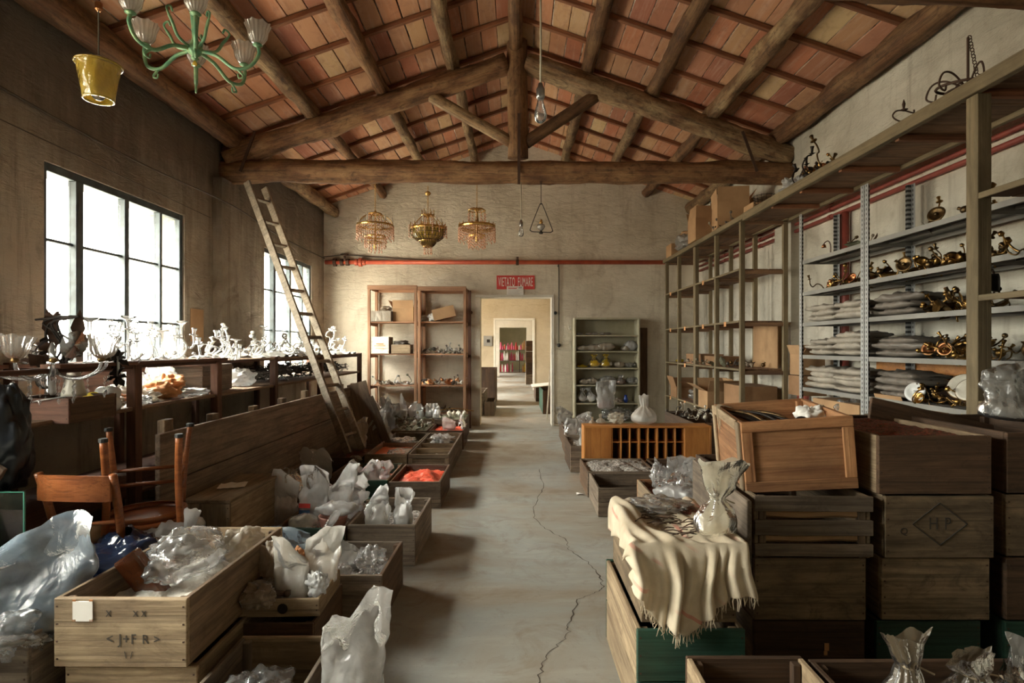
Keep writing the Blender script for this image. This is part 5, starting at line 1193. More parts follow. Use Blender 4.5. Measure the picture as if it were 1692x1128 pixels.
def cups(root, r, z, n, zc=.03, arm0=0.0):
    for i in range(n):
        a = 2 * math.pi * (i + .3) / n; d = Vector((math.cos(a), math.sin(a), 0))
        MB().tube(spline([Vector((0, 0, z + zc)), d * r * .55 + Vector((0, 0, z - .01)), d * r * 1.02 + Vector((0, 0, z + .015)), d * r * 1.02 + Vector((0, 0, z + .045))], 4), .005, 6).build('arm', 'gold', root, smooth=True)
        MB().lathe([(.006, 0), (.014, .004), (.007, .01), (.007, .035), (.009, .04), (.006, .055), (.001, .08)], 8).build('candle', 'cream', root, loc=tuple(d * r * 1.02 + Vector((0, 0, z + .04))), smooth=True)
x, Y, z = hang(620, 6.52, 2.78)
ch = thing('chandelier', 'gilded chandelier with tiered pink crystal drops, nearest the left wall', 'chandelier', (x, Y, z)); chain(ch, .16, .46)
MB().lathe([(.003, .16), (.018, .14), (.008, .10), (.006, -.02), (.014, -.06), (.006, -.10), (.014, -.20), (.02, -.26), (.004, -.30)], 14).build('stem', 'gold', ch, smooth=True)
for r, zz in ((.205, -.02), (.115, -.145), (.075, -.21), (.07, .115)): ring_part(ch, r, zz, .02 if r > .1 else .014)
for i in range(8):
    a = math.pi * i / 4; d = Vector((math.cos(a), math.sin(a), 0)); MB().tube(spline([Vector((0, 0, .12)), d * .09 + Vector((0, 0, .10)), d * .17 + Vector((0, 0, .05)), d * .205 + Vector((0, 0, -.01))], 4), .004, 5).build('arm', 'gold', ch, smooth=True)
strands(ch, .208, -.03, 50, .13, jitter=.35); strands(ch, .118, -.15, 26, .10, jitter=.2); strands(ch, .075, -.22, 10, .08); strands(ch, .072, .11, 10, .09); cups(ch, .19, -.03, 6)
x, Y, z = hang(707, 6.52, 2.76)
ch = thing('chandelier', 'gilded basket chandelier with an openwork bowl, middle one of three', 'chandelier', (x, Y, z)); chain(ch, .14, .46)
MB().lathe([(.004, .40), (.03, .385), (.035, .37), (.02, .35), (.004, .345)], 14).build('ceiling_rose', 'gold', ch, smooth=True); MB().lathe([(.003, .14), (.016, .12), (.007, .09), (.006, -.02), (.012, -.06), (.006, -.10)], 12).build('stem', 'gold', ch, smooth=True)
ring_part(ch, .20, -.035, .03); ring_part(ch, .10, -.17, .02); ring_part(ch, .065, .12, .012); ring_part(ch, .05, -.235, .016)
m = MB(); P_ = [(.20, -.04), (.198, -.09), (.175, -.135), (.135, -.165), (.10, -.175), (.092, -.20), (.07, -.225), (.045, -.245)]
for i in range(30):
    a = 2 * math.pi * i / 30; m.tube([(r * math.cos(a + q * .05), r * math.sin(a + q * .05), zz) for q, (r, zz) in enumerate(P_)], .0035, 4); m.tube([(r * math.cos(a - q * .05), r * math.sin(a - q * .05), zz) for q, (r, zz) in enumerate(P_)], .003, 4)
for r, zz in P_[1:5]: m.torus((0, 0, zz), r, .003, 30, 4)
m.build('openwork_bowl', 'brass_dark', ch, smooth=True)['kind'] = 'stuff'
MB().lathe([(.19, -.045), (.185, -.09), (.16, -.13), (.12, -.155), (.09, -.17), (.08, -.20), (.04, -.235)], 28, cap0=False, cap1=True).build('bowl_lining', 'glass_amber', ch, smooth=True)
for i in range(8):
    a = math.pi * i / 4; d = Vector((math.cos(a), math.sin(a), 0)); MB().tube(spline([Vector((0, 0, .12)), d * .06 + Vector((0, 0, .12)), d * .13 + Vector((0, 0, .05)), d * .195 + Vector((0, 0, -.02))], 4), .004, 5).build('arm', 'gold', ch, smooth=True)
finials(ch, .20, -.02, 14, .05); finials(ch, .068, .12, 6, .07); strands(ch, .066, .115, 8, .08); strands(ch, .215, .0, 16, .12, jitter=.4); strands(ch, .045, -.24, 8, .06); cups(ch, .15, -.02, 6, .0)
x, Y, z = hang(788, 6.52, 2.78)
ch = thing('chandelier', 'gilded chandelier with a fountain top and long pink drops, rightmost of three', 'chandelier', (x, Y, z)); chain(ch, .17, .46)
MB().lathe([(.004, .18), (.03, .17), (.012, .15), (.022, .02), (.03, -.02), (.01, -.08), (.02, -.19), (.004, -.22)], 14).build('stem', 'brass', ch, smooth=True)
for r, zz, h in ((.205, -.03, .03), (.095, -.135, .03), (.20, -.055, .012), (.095, .155, .01), (.05, .17, .01)): ring_part(ch, r, zz, h)
for i in range(12):
    a = math.pi * i / 6; d = Vector((math.cos(a), math.sin(a), 0)); MB().tube(spline([Vector((0, 0, .13)), d * .05 + Vector((0, 0, .18)), d * .09 + Vector((0, 0, .16)), d * .10 + Vector((0, 0, .11))], 4), .003, 5).build('scroll', 'gold', ch, smooth=True)
    if i % 2 == 0: MB().tube([Vector((0, 0, -.03)), d * .205 + Vector((0, 0, -.03))], .004, 5).build('arm', 'gold', ch)
strands(ch, .10, .12, 12, .13); strands(ch, .21, -.05, 54, .13, jitter=.35); strands(ch, .097, -.145, 26, .11, jitter=.2); finials(ch, .205, -.015, 16, .025)
# two bare bulbs
def bulb(label, loc, top, s=1.0, col='cable_pale', sock='steel'):
    b = thing('light_bulb', label, 'light bulb', loc)
    MB().tube([(0, 0, .09 * s), (.002, 0, (top - loc[2]) * .5), (0, 0, top - loc[2])], .005 * s, 6).build('cord', col, b, smooth=True)
    MB().lathe([(.010 * s, .12 * s), (.015 * s, .10 * s), (.022 * s, .09 * s), (.022 * s, .05 * s), (.018 * s, .04 * s)], 14).build('socket', sock, b, smooth=True)
    MB().lathe([(.014 * s, .04 * s), (.018 * s, .02 * s), (.030 * s, -.02 * s), (.033 * s, -.045 * s), (.028 * s, -.07 * s), (.012 * s, -.083 * s), (.001, -.085 * s)], 18, cap0=False).build('glass', 'glass', b, smooth=True)
    MB().tube([(-.006 * s, 0, .03 * s), (-.010 * s, 0, -.02 * s), (.010 * s, 0, -.02 * s), (.006 * s, 0, .03 * s)], .0012, 4).build('filament', 'steel', b)
x, Y, z = hang(893, 2.9, 2.60); bulb('large clear bulb hanging on a pale cord in front of the roof truss', (x, Y, z), 3.26, 1.0)
x, Y, z = hang(861, 6.45, 2.70); bulb('bare bulb below the tie beam between chandelier and triangular lamp', (x, Y, z), 3.24, .95)
hk = thing('ceiling_hook', 'small iron hook holding the pale cord at the top of the view', 'hook', (.10, 2.89, 3.17)); MB().tube(spline([(-.05, 0, .02), (0, 0, .02), (.02, 0, 0), (.02, 0, .08)], 4), .005, 6).build('hook', 'iron', hk)
x, Y, z = hang(894, 6.45, 2.74)
tl = thing('pendant_lamp', 'wire triangle pendant with a small blue grey oil lamp', 'lamp', (x, Y, z)); sx = .125
MB().tube([(0, 0, .50), (0, 0, .25)], .004, 6).torus((0, 0, .50), .012, .003, 12, 5, (rad(90), 0, 0)).build('rod', 'black_iron', tl)
MB().tube(spline([(0, 0, .25), (-.02, 0, .235), (-sx * .95, 0, -.02), (-sx * .95, 0, -.045), (-sx * .8, 0, -.06), (0, 0, -.065), (sx * .8, 0, -.07), (sx, 0, -.055), (sx, 0, -.03), (.02, 0, .235), (0, 0, .25)], 4), .005, 6).build('frame', 'black_iron', tl, smooth=True)
MB().lathe([(.02, -.085), (.024, -.07), (.012, -.06), (.014, -.05)], 12).build('foot', 'black_iron', tl, smooth=True)
MB().lathe([(.012, -.05), (.035, -.03), (.05, -.005), (.04, .018), (.018, .03)], 18).build('glass_font', 'glass_milk', tl, smooth=True); MB().lathe([(.018, .03), (.022, .045), (.012, .06), (.016, .07), (.006, .08)], 12).build('burner', 'brass', tl, smooth=True)
# amber lantern
x, Y, z = hang(163, 2.68, 2.626)
la = thing('hanging_lantern', 'amber glass lantern with a scalloped rim hanging by the left wall', 'lantern', (x, Y, z), rad(20))
MB().tube([(0, 0, .12), (0, 0, .35)], .004, 6).tube([(0, 0, .35), (.01, 0, .65)], .005, 6).build('cord', 'cable', la); MB().lathe([(.006, .33), (.016, .34), (.016, .37), (.006, .38)], 10).build('connector', 'copper', la)
rs = []
for (r, zz) in ((.060, -.085), (.064, -.08), (.068, -.04), (.078, .02), (.086, .068), (.094, .078)):
    rs.append([Vector((r * (1 + .035 * math.cos(4 * a)) * math.cos(a), r * (1 + .035 * math.cos(4 * a)) * math.sin(a), zz + (.006 * math.cos(12 * a) if zz > .07 or zz < -.08 else 0))) for a in [2 * math.pi * i / 48 for i in range(48)]])
sh = MB().rings(rs, False, False).build('shade', 'glass_amber', la, smooth=True); sh.modifiers.new('s', 'SOLIDIFY').thickness = .003
MB().torus((0, 0, -.084), .061, .005, 40, 6).build('lower_rim', 'glass_amber', la, smooth=True); MB().torus((0, 0, .078), .094, .005, 40, 6).build('upper_rim', 'glass_amber', la, smooth=True)
MB().lathe([(.09, .07), (.06, .095), (.03, .11), (.012, .12)], 20, cap0=False).build('cap', 'cream', la, smooth=True); MB().ball((0, 0, -.055), .034, 14, 9).build('bulb', 'glass_milk', la, smooth=True)
# green verdigris chandelier
x, Y, z = hang(322, 2.73, 2.80)
gc = thing('chandelier', 'verdigris green chandelier with ribbed glass tulip shades, near the left top', 'chandelier', (x, Y, z))
MB().lathe([(.004, -.05), (.018, -.04), (.012, -.03), (.034, -.01), (.036, .01), (.02, .03), (.012, .06), (.016, .12), (.022, .18), (.016, .2)], 16).tube([(0, 0, .2), (0, 0, .5)], .010, 8).build('stem', 'green_metal', gc, smooth=True)

m = MB().lathe([(.006, -.075), (.012, -.066), (.004, -.05)], 10).build('drop', 'glass_amber', gc, smooth=True)
def tulip(parent, loc, mat='glass_smoke', s=1.0, tilt=0, az=0):
    rs = []
    for (r, zz) in ((.014, 0), (.028, .008), (.042, .03), (.047, .062), (.060, .095)):
        rs.append([Vector((r * s * (1 + .05 * math.cos(16 * a)) * math.cos(a), r * s * (1 + .05 * math.cos(16 * a)) * math.sin(a), zz * s + (.004 * math.cos(8 * a) * s if zz > .09 else 0))) for a in [2 * math.pi * i / 64 for i in range(64)]])
    o = MB().rings(rs, True, False).build('glass_shade', mat, parent, smooth=True, loc=loc); o.rotation_euler = (0, rad(tilt), az); return o
for i, (a, dr_) in enumerate([(8, .27), (62, .25), (118, .26), (172, .25), (236, .26), (300, .24)]):
    a = rad(a); d = Vector((math.cos(a), math.sin(a), 0)); up = Vector((0, 0, 1))
    P = [d * .02, d * .10 - up * .02, d * .18 - up * .075, d * .25 - up * .06, d * dr_ * 1.08 + up * .0, d * dr_ * 1.06 + up * .045]
    ar = MB().tube(spline(P, 6), .0085, 8).tube(spline([d * .19 - up * .075, d * .22 - up * .11, d * .20 - up * .12, d * .195 - up * .10], 4), [.006] * 6 + [.004] * 7, 6).build('arm', 'green_metal', gc, smooth=True)
    MB().lathe([(.006, -.01), (.024, .0), (.018, .006)], 12).build('drip_cup', 'green_metal', ar, loc=tuple(P[-1]), smooth=True); tulip(ar, tuple(P[-1] + Vector((0, 0, .005))), s=1.0)
for i in range(5):
    a = rad(35 + 72 * i); d = Vector((math.cos(a), math.sin(a), 0)); up = Vector((0, 0, 1))
    MB().tube(spline([d * .02, d * .09 + up * .02, d * .12 + up * .07, d * .15 + up * .12, d * .13 + up * .14, d * .12 + up * .12], 5), [.007] * 13 + [.005] * 13, 6).build('scroll', 'green_metal', gc, smooth=True)

# ================================================================ glass and oddments on the bench
ARM = {}
def arm_mesh(kind, mat, r):
    k = (kind, mat, r)
    if k in ARM: return ARM[k]
    P = {'c': [(0, 0, .02), (.05, 0, .0), (.11, 0, .02), (.14, 0, .08), (.11, 0, .14), (.075, 0, .15)], 's': [(0, 0, .04), (.04, 0, .01), (.09, 0, .02), (.11, 0, .07), (.15, 0, .10), (.20, 0, .08), (.22, 0, .12), (.21, 0, .17)],
         'u': [(0, 0, .12), (-.02, 0, .05), (.03, 0, .0), (.10, 0, .0), (.14, 0, .05), (.13, 0, .13)], 'l': [(0, 0, .0), (.03, 0, .06), (.02, 0, .13), (.05, 0, .20)]}[kind]
    m = MB().tube(spline(P, 6), r, 8); e = Vector(P[-1])
    m.lathe([(r, 0), (r * 3, .008), (r * 4.2, .012), (r * 1.4, .014), (r * 1.6, .04), (r * 2.6, .06), (r * 2.4, .062)], 12, c=e); m.lathe([(r * .8, -.01), (r * 2.2, 0), (r * .9, .012)], 10, c=Vector(P[0]))
    ARM[k] = m.mesh('candle_branch', mat, True); return ARM[k]
def arm(label, loc, kind='c', mat='glass', r=.006, rot=(0, 0, 0), s=1, group=None, cat='lamp arm', name='candle_branch'):
    o = bpy.data.objects.new(name, arm_mesh(kind, mat, r)); link(o); o.location = loc; o.rotation_euler = rot; o.scale = (s, s, s); return tag(o, label, cat, group)
rr = random.Random(21)
ZB = 1.285
# glass chandelier leaning at the left end
gc = thing('glass_chandelier', 'clear glass chandelier with fluted shades and pendants resting on the bench rail', 'chandelier', (-2.46, 3.02, 1.24), rad(10))
MB().lathe([(.01, -.12), (.02, -.10), (.012, -.02), (.03, 0), (.022, .03), (.012, .06), (.02, .12), (.006, .16)], 16).build('stem', 'glass_milk', gc, smooth=True)
for i, (a, ln) in enumerate([(185, .30), (240, .17), (300, .24), (350, .26), (50, .26), (120, .26)]):
    a = rad(a); d = Vector((math.cos(a), math.sin(a), 0)); up = Vector((0, 0, 1)); P = [d * .02, d * ln * .35 - up * .03, d * ln * .7 - up * .02, d * ln * .95 + up * .02, d * ln + up * .07]
    ar = MB().tube(spline(P, 6), .009, 8).build('arm', 'glass', gc, smooth=True); MB().lathe([(.008, -.012), (.020, -.006), (.016, .01), (.008, .012)], 12).build('brass_cup', 'brass_dark', ar, loc=tuple(P[-1]), smooth=True)
    if i in (0, 1, 3, 4): tulip(ar, tuple(P[-1] + Vector((0, 0, .006))), 'glass_milk' if i == 0 else 'glass', 1.25 if i else 1.2, tilt=(8 if i == 3 else -6), az=a)
strands(gc, .10, -.03, 8, .10, 'glass'); strands(gc, .25, -.02, 9, .08, 'glass')
gd = thing('glass_dish', 'round ribbed glass dish tipped up among the dark leaves', 'dish', (-2.42, 3.15, 1.38)); MB().lathe([(.012, 0), (.04, .006), (.07, .03), (.078, .035)], 32, ripple=.03, k=16, mat=Matrix.Rotation(rad(75), 3, 'X')).build('bowl', 'glass_milk', gd, smooth=True); MB().ball((0, -.01, 0), .02, 10, 7).build('boss', 'iron', gd, smooth=True)
# dark leafy metal lamp with rust red sheet
dl = thing('leafy_lamp', 'dark rusty leafy metal lamp frame tangled with glass, before the window', 'lamp', (-2.62, 3.22, 1.27))
def leaf(parent, p, d, l, wd, mat):
    d = Vector(d).normalized(); s = d.orthogonal().normalized(); c = d.cross(s); k = 6; vs = []
    for i in range(k + 1):
        t = i / k; ww = wd * math.sin(math.pi * min(1, t * .96 + .04)) * (1 + .25 * math.sin(t * 14)); q = Vector(p) + d * l * t + c * l * .25 * math.sin(t * 2.5)
        vs += [q - s * ww, q + c * ww * .3, q + s * ww]
    fs = [f for i in range(k) for f in ((3 * i, 3 * i + 1, 3 * i + 4, 3 * i + 3), (3 * i + 1, 3 * i + 2, 3 * i + 5, 3 * i + 4))]
    return MB().add(vs, fs).build('leaf', mat, parent, smooth=True, fix=False)
for i in range(14):
    a = rr.uniform(0, 6.28); leaf(dl, (rr.uniform(-.1, .12), rr.uniform(-.06, .06), rr.uniform(-.02, .10)), (math.cos(a), rr.uniform(-.3, .3), rr.uniform(-.2, 1)), rr.uniform(.07, .14), rr.uniform(.016, .035), 'iron' if i % 3 else 'black_iron')
leaf(dl, (.02, 0, .12), (-.25, 0, 1), .22, .035, 'iron'); leaf(dl, (.14, 0, .10), (.1, 0, 1), .22, .03, 'iron')
for i in range(5): MB().tube(spline([(rr.uniform(-.05, .1), 0, 0), (rr.uniform(-.05, .12), .02, .12), (rr.uniform(-.06, .14), 0, .24), (rr.uniform(-.04, .16), 0, .28), (rr.uniform(-.1, .1), 0, .26)], 5), .006, 6).build('stem', 'black_iron', dl, smooth=True)
for i in range(7): MB().ball((rr.uniform(-.14, .14), rr.uniform(-.05, .05), rr.uniform(-.05, .12)), rr.uniform(.014, .024), 10, 7).build('glass_drop', 'glass', dl, smooth=True)
for i in range(5):
    a = rr.uniform(0, 6.28); leaf(dl, (.0, 0, .28), (math.cos(a), .2, math.sin(a)), .05, .014, 'iron')
lf = thing('leafy_lamp', 'small dark flower shaped ornament hanging at the bench rail', 'ornament', (-2.39, 3.42, 1.30))
for i in range(9): leaf(lf, (0, 0, -.0), (math.cos(i * .7), rr.uniform(-.4, .4), math.sin(i * .7)), .07, .018, 'black_iron')
for i in range(7): leaf(lf, (.0, 0, -.10), (math.cos(i * .9), rr.uniform(-.4, .4), math.sin(i * .9) - .2), .07, .018, 'black_iron')
MB().tube([(0, 0, -.1), (0, 0, .02)], .008, 6).build('stem', 'steel', lf)
# glass arms along the upper rail
GA = [(-2.46, 3.55, 'c'), (-2.48, 3.68, 'u'), (-2.5, 3.80, 's'), (-2.48, 3.93, 'l'), (-2.5, 4.03, 'c'), (-2.62, 3.75, 'l'), (-2.60, 3.95, 's'), (-2.47, 4.12, 's'), (-2.6, 4.18, 'c'), (-2.5, 4.30, 'u'), (-2.64, 4.34, 'l'), (-2.52, 4.46, 's'), (-2.64, 4.52, 'c'), (-2.5, 4.62, 'c'), (-2.55, 4.72, 'u'), (-2.7, 3.6, 's'), (-2.7, 4.05, 'u'), (-2.72, 4.4, 's')]
for i, (x, y, k) in enumerate(GA):
    arm('curved clear glass lamp arm with a cup, standing before the near window', (x, y, ZB), k, 'glass' if i % 4 else 'glass_milk', rr.uniform(.0055, .0085), (rr.uniform(-.2, .2), rr.uniform(-.15, .15), rr.choice([rad(0), rad(20), rad(-25), rad(160), rad(190)]) + rr.uniform(-.3, .3)), rr.uniform(.9, 1.2), 'glass arms before the near window')
def candlestick(label, loc, h, s=1.0, grp=None):
    o = MB().lathe([(.03 * s, 0), (.034 * s, .006), (.010, .02), (.012, h * .4), (.008, h * .55), (.011, h * .9), (.03 * s, h * .94), (.045 * s, h * .97), (.046 * s, h)], 18).build('glass_column', 'glass_milk', smooth=True, loc=loc); return tag(o, label, 'glass column', grp)
for i, (px, Y, zb, h, lb_) in enumerate([(148, 3.35, 1.28, .27, 'tall frosted glass column nearest the dark leafy lamp'), (212, 3.75, 1.28, .30, 'tall frosted glass column with a dish top before the second mullion'), (225, 3.95, 1.28, .2, 'short frosted glass column beside the tall one before the second mullion'), (300, 4.45, 1.28, .30, 'tall frosted glass column at the edge of the near window'), (268, 4.2, 1.28, .22, 'slim frosted glass column before the third mullion'), (290, 4.35, 1.28, .19, 'short glass column beside the slim one'), (390, 5.1, 1.245, .20, 'flared white glass column beyond the grey box'), (436, 6.3, 1.27, .34, 'tall glass column standing at the corner of the far window')]):
    candlestick(lb_, ((px - VX) * Y / F, Y, zb), h, 1.0)
for i in range(10):
    y = 4.75 + .09 * i; arm('milky glass lamp arm heaped over the grey box and bench rail', (-2.52 + rr.uniform(-.14, .06), y, 1.275 + rr.uniform(0, .03)), 'cusl'[i % 4], 'glass_milk', .008, (rr.uniform(-1.2, 1.2), rr.uniform(-.6, .6), rr.uniform(0, 6.28)), rr.uniform(.8, 1.1), 'milky arms heaped beyond the near window')
for i in range(34):
    y = 5.75 + 3.2 * (i / 34); arm('milky glass lamp arm in the long heap on the upper shelf below the far window', (rr.uniform(-3.1, -2.5), y, 1.285 + rr.uniform(0, .05)), 'csul'[i % 4], 'glass_milk' if i % 3 else 'white_bits', .008, (rr.uniform(-1.5, 1.5), rr.uniform(-.8, .8), rr.uniform(0, 6.28)), rr.uniform(.8, 1.2), 'milky arms below the far window')
heap('glass_scraps', 'low heap of small milky glass pieces along the upper shelf', -3.2, -2.48, 5.5, 8.95, 1.272, 'white_bits', amp=.05, dome=.035, res=.03)
heap('glass_scraps', 'thin scatter of broken glass bits on the lower bench top', -3.2, -2.5, 3.3, 4.65, .992, 'white_bits', amp=.02, dome=.004, res=.02)
def tangle(label, x0, x1, y0, y1, z, n, mat, r=.005, h=.16, seed=0):
    q = random.Random(seed); m = MB()
    for i in range(n):
        c = Vector((q.uniform(x0, x1), q.uniform(y0, y1), z + q.uniform(0, h * .6))); P = [c + Vector((q.uniform(-.08, .08), q.uniform(-.08, .08), q.uniform(0, .07))) for _ in range(4)]
        m.tube(spline(P, 4), r, 5)
        if i % 3 == 0: m.lathe([(r, 0), (r * 4, .01), (r * 2, .02), (r * 3, .035)], 7, c=P[-1], mat=Euler((q.uniform(-1, 1), q.uniform(-1, 1), 0)).to_matrix())
    o = m.build('tangled_arms', mat, smooth=True); return tag(o, label, 'lamp parts', kind='stuff')
tangle('dense dark tangle of old lamp arms on the lower tier by the middle of the bench', -3.2, -2.55, 5.9, 7.1, 1.0, 170, 'tangle', seed=1)
tangle('dense dark tangle of old lamp arms on the lower tier near the bench end', -3.2, -2.6, 7.25, 8.9, 1.0, 170, 'tangle', seed=2)
# lower tier
k_ = crate('grey weathered wooden box on the lower bench tier', -2.98, -2.60, 4.72, 5.22, .992, 1.225, 'crate_grey', endmat='crate_grey')
crumple('white crumpled plastic bag right of the grey wooden box', (-2.68, 5.55, .992), .26, .26, .17, 'film_white', 0, 150, name='plastic_bag', cat='bag')
crate('dark wooden drawer box sticking out at the near end of the bench', -2.72, -2.37, 3.02, 3.38, .965, 1.105, 'crate_dark', endmat='bench', name='drawer_box', t=.014)
o = MB().tube(spline([(-.06, 0, 0), (0, -.01, .012), (.05, 0, .02), (.1, .02, .03)], 4), .003, 5).build('string', 'film_milk', loc=(-2.50, 3.015, 1.085)); tag(o, 'loose whitish string over the edge of the dark drawer box', 'string')
def roll(label, loc, r, h, mat, rot, hole=.4):
    t = thing('lamp_globe', label, 'lamp globe', loc, rot=rot)
    MB().lathe([(r * hole, -h / 2), (r * .85, -h / 2), (r, -h * .3), (r, h * .3), (r * .85, h / 2), (r * hole, h / 2), (r * hole * .9, h * .3)], 22, cap0=True, cap1=True).build('body', mat, t, smooth=True); MB().lathe([(r * hole * .9, h / 2 + .001), (.001, h / 2 - .002)], 18, cap0=False).build('hole', 'rubber', t)
roll('white cylindrical lamp globe with a dark hole, upper of the pair by the yellow dish', (-2.47, 3.48, 1.095), .042, .07, 'white_ceramic', (rad(80), 0, rad(-20)))
roll('white cylindrical lamp globe with a dark hole, lower of the pair by the yellow dish', (-2.42, 3.40, 1.035), .045, .08, 'white_ceramic', (rad(85), 0, rad(-10)))
yd = thing('yellow_dish', 'bright yellow dish leaning beside the white lamp globes', 'dish', (-2.50, 3.36, 1.05), rot=(rad(60), rad(25), 0)); MB().lathe([(.0, 0), (.045, .002), (.06, .014)], 24).build('bowl', 'yellow_plastic', yd, smooth=True)
cs = thing('cone_shade', 'tall cream cone shade standing on the bench beside the dark drawer box', 'lamp shade', (-2.50, 3.22, 1.10)); MB().lathe([(.06, 0), (.058, .02), (.022, .17), (.02, .175)], 22).build('cone', 'cream', cs, smooth=True)
gl = thing('glass_ball', 'glass ball in a wire mesh hanging under the bench rail', 'ball', (-2.60, 3.15, 1.19)); MB().ball((0, 0, 0), .045, 18, 12).build('ball', 'glass', gl, smooth=True)
m = MB()
for i in range(6): m.torus((0, 0, 0), .047, .0016, 20, 4, (rad(90), 0, rad(30 * i)))
m.torus((0, 0, 0), .047, .0016, 20, 4).build('wire_mesh', 'black_iron', gl)
oil = thing('oil_lamp', 'small lamp with a white globe and orange foot on the bench', 'lamp', (-2.56, 3.52, .992)); MB().lathe([(.03, 0), (.034, .02), (.02, .05), (.01, .06)], 16).build('foot', 'copper', oil, smooth=True); MB().ball((0, 0, .10), .04, 16, 10).build('globe', 'white_ceramic', oil, smooth=True)
for i, (x, y, w_, d_, h_, m_, lb_) in enumerate([(-2.72, 3.78, .22, .2, .10, 'kraft', 'orange brown paper wrapping left of the near bench post'), (-2.62, 4.18, .22, .2, .13, 'kraft', 'orange brown crumpled paper in the middle of the lower bench tier'), (-2.7, 4.42, .2, .24, .17, 'kraft', 'tall orange brown crumpled paper beside the grey box'), (-2.88, 4.3, .2, .2, .2, 'film_white', 'white paper packet standing behind the orange paper'),
          (-2.75, 4.0, .25, .2, .12, 'paper', 'white crumpled paper between the orange wrappings'), (-2.58, 3.98, .16, .13, .08, 'film_dust', 'beige lump on the lower tier right of the near post'), (-2.60, 3.66, .2, .1, .06, 'rag_paper', 'dusty flat bundle beside the lamp globes'), (-2.56, 4.55, .18, .2, .06, 'film_white', 'scatter of white wrapping in front of the grey box'), (-2.85, 4.6, .16, .2, .26, 'film_white', 'tall white wrapped item behind the orange paper'), (-2.52, 3.85, .1, .12, .06, 'film_milk', 'clear crumpled film at the near post')]):
    crumple(lb_, (x, y, .992), w_, d_, h_, m_, rr.uniform(0, 3), 160 + i, name='wrapping_paper', cat='paper')
wd = thing('glass_lamp', 'white columnar glass lamp standing before the near window', 'lamp', (-2.86, 4.20, .992)); MB().lathe([(.05, 0), (.055, .02), (.04, .04), (.045, .18), (.05, .22), (.03, .25)], 20).build('body', 'glass_milk', wd, smooth=True)
# left foreground: black bag, board, glass sheet
crumple('black plastic bag hanging from the near end of the bench', (-2.36, 2.62, .72), .26, .2, .48, 'black_plastic', 0, 180, name='plastic_bag', cat='bag', amp=.3)
o = board('leaning_board', 'plank_grey', (-2.45, 2.55, .80), (.26, .02, .22), None, rot=(0, rad(30), 0)); tag(o, 'small pale board behind the black bag at the left edge', 'board')
gs = thing('glass_sheet', 'sheet of glass with a green edge standing upright at the left edge', 'glass sheet', (-2.33, 2.42, .44)); MB().bb((-.30, 0, 0), (.235, .004, .32)).build('sheet', 'glass_sheet', gs); MB().bb((.235, -.001, 0), (.240, .006, .32)).bb((-.3, -.001, .318), (.24, .006, .321)).build('edge', 'glass_edge', gs)
crate('dark box under the sheet of glass', -2.72, -2.18, 2.30, 2.68, 0, .435, 'crate_dark', endmat='crate_dark')

# ================================================================ shelf contents
# brown shelves
SX, SY = -1.61, 9.55
def cbox(label, c, d, mat='cardboard', rz=0, flaps=True, name='cardboard_box', rot=None, fa=(50, 70, 40, 60)):
    t = thing(name, label, 'box', c, rz, rot=rot); w_, dd, h = d
    sd = [(MB().box((s * w_ / 2, 0, h / 2), (.004, dd, h)).build('side', mat, t), MB().box((0, s * dd / 2, h / 2), (w_, .004, h)).build('side', mat, t)) for s in (-1, 1)]
    MB().box((0, 0, .002), (w_, dd, .004)).build('bottom', mat, t)
    if flaps:
        for i, s in enumerate((-1, 1)):
            a = rad(fa[i]); f = dd * .45; MB().box((0, f / 2, 0), (w_, f, .004)).build('flap', mat, sd[i][1], loc=(0, s * dd / 2, h), rot=(a if s > 0 else rad(180) - a, 0, 0))
            a = rad(fa[2 + i]); f = w_ * .45; MB().box((f / 2, 0, 0), (f, dd, .004)).build('flap', mat, sd[i][0], loc=(s * w_ / 2, 0, h), rot=(0, -a if s > 0 else -(rad(180) - a), 0))
    else: MB().box((0, 0, h), (w_, dd, .004)).build('lid', mat, t)
    return t
Z = LV
cbox('pale small box with bits on the top brown shelf, left bay', (-2.21, 9.45, Z[3]), (.32, .24, .17), 'film_dust', 0, False)
crumple('bundle of pale and dark scraps on the small box, top brown shelf', (-2.15, 9.45, Z[3] + .175), .22, .16, .08, 'rag_paper', 0, 190, name='scraps', cat='paper')
cbox('open cardboard box on the top brown shelf, left bay', (-1.86, 9.55, Z[3]), (.34, .30, .22), 'cardboard', 0, True, fa=(75, 20, 60, 80))
cbox('cardboard box lying tilted in the right bay of the top brown shelf', (-1.17, 9.45, Z[3] + .05), (.36, .24, .18), 'cardboard', rad(5), False, rot=(0, rad(-14), .1))
crumple('white crumpled plastic beside the tilted cardboard box', (-1.36, 9.42, Z[3]), .2, .18, .14, 'film_white', 0, 191, name='plastic_bag', cat='bag')
crumple('small kraft coloured lump at the left of the right bay, top shelf', (-1.52, 9.42, Z[3]), .12, .12, .10, 'rag_paper', 0, 192, name='scraps', cat='paper')
w_ = crate('whitewashed old printed wooden box on the second brown shelf', -2.37, -2.08, 9.33, 9.65, Z[2], Z[2] + .28, 'crate_pale', endmat='white_trim', t=.012); MB().box((0, -.17, .13), (.18, .002, .012)).box((0, -.17, .16), (.12, .002, .02)).box((0, -.17, .09), (.14, .002, .01)).build('faded_print', 'kraft', w_)
crate('low old wooden box with scraps on the second brown shelf', -2.04, -1.73, 9.33, 9.6, Z[2], Z[2] + .15, 'crate_pale', endmat='crate_pale', t=.012)
crumple('dark leafy scraps sticking out of the low wooden box', (-1.90, 9.45, Z[2] + .13), .26, .18, .09, 'tangle', 0, 193, name='scraps', cat='lamp parts')
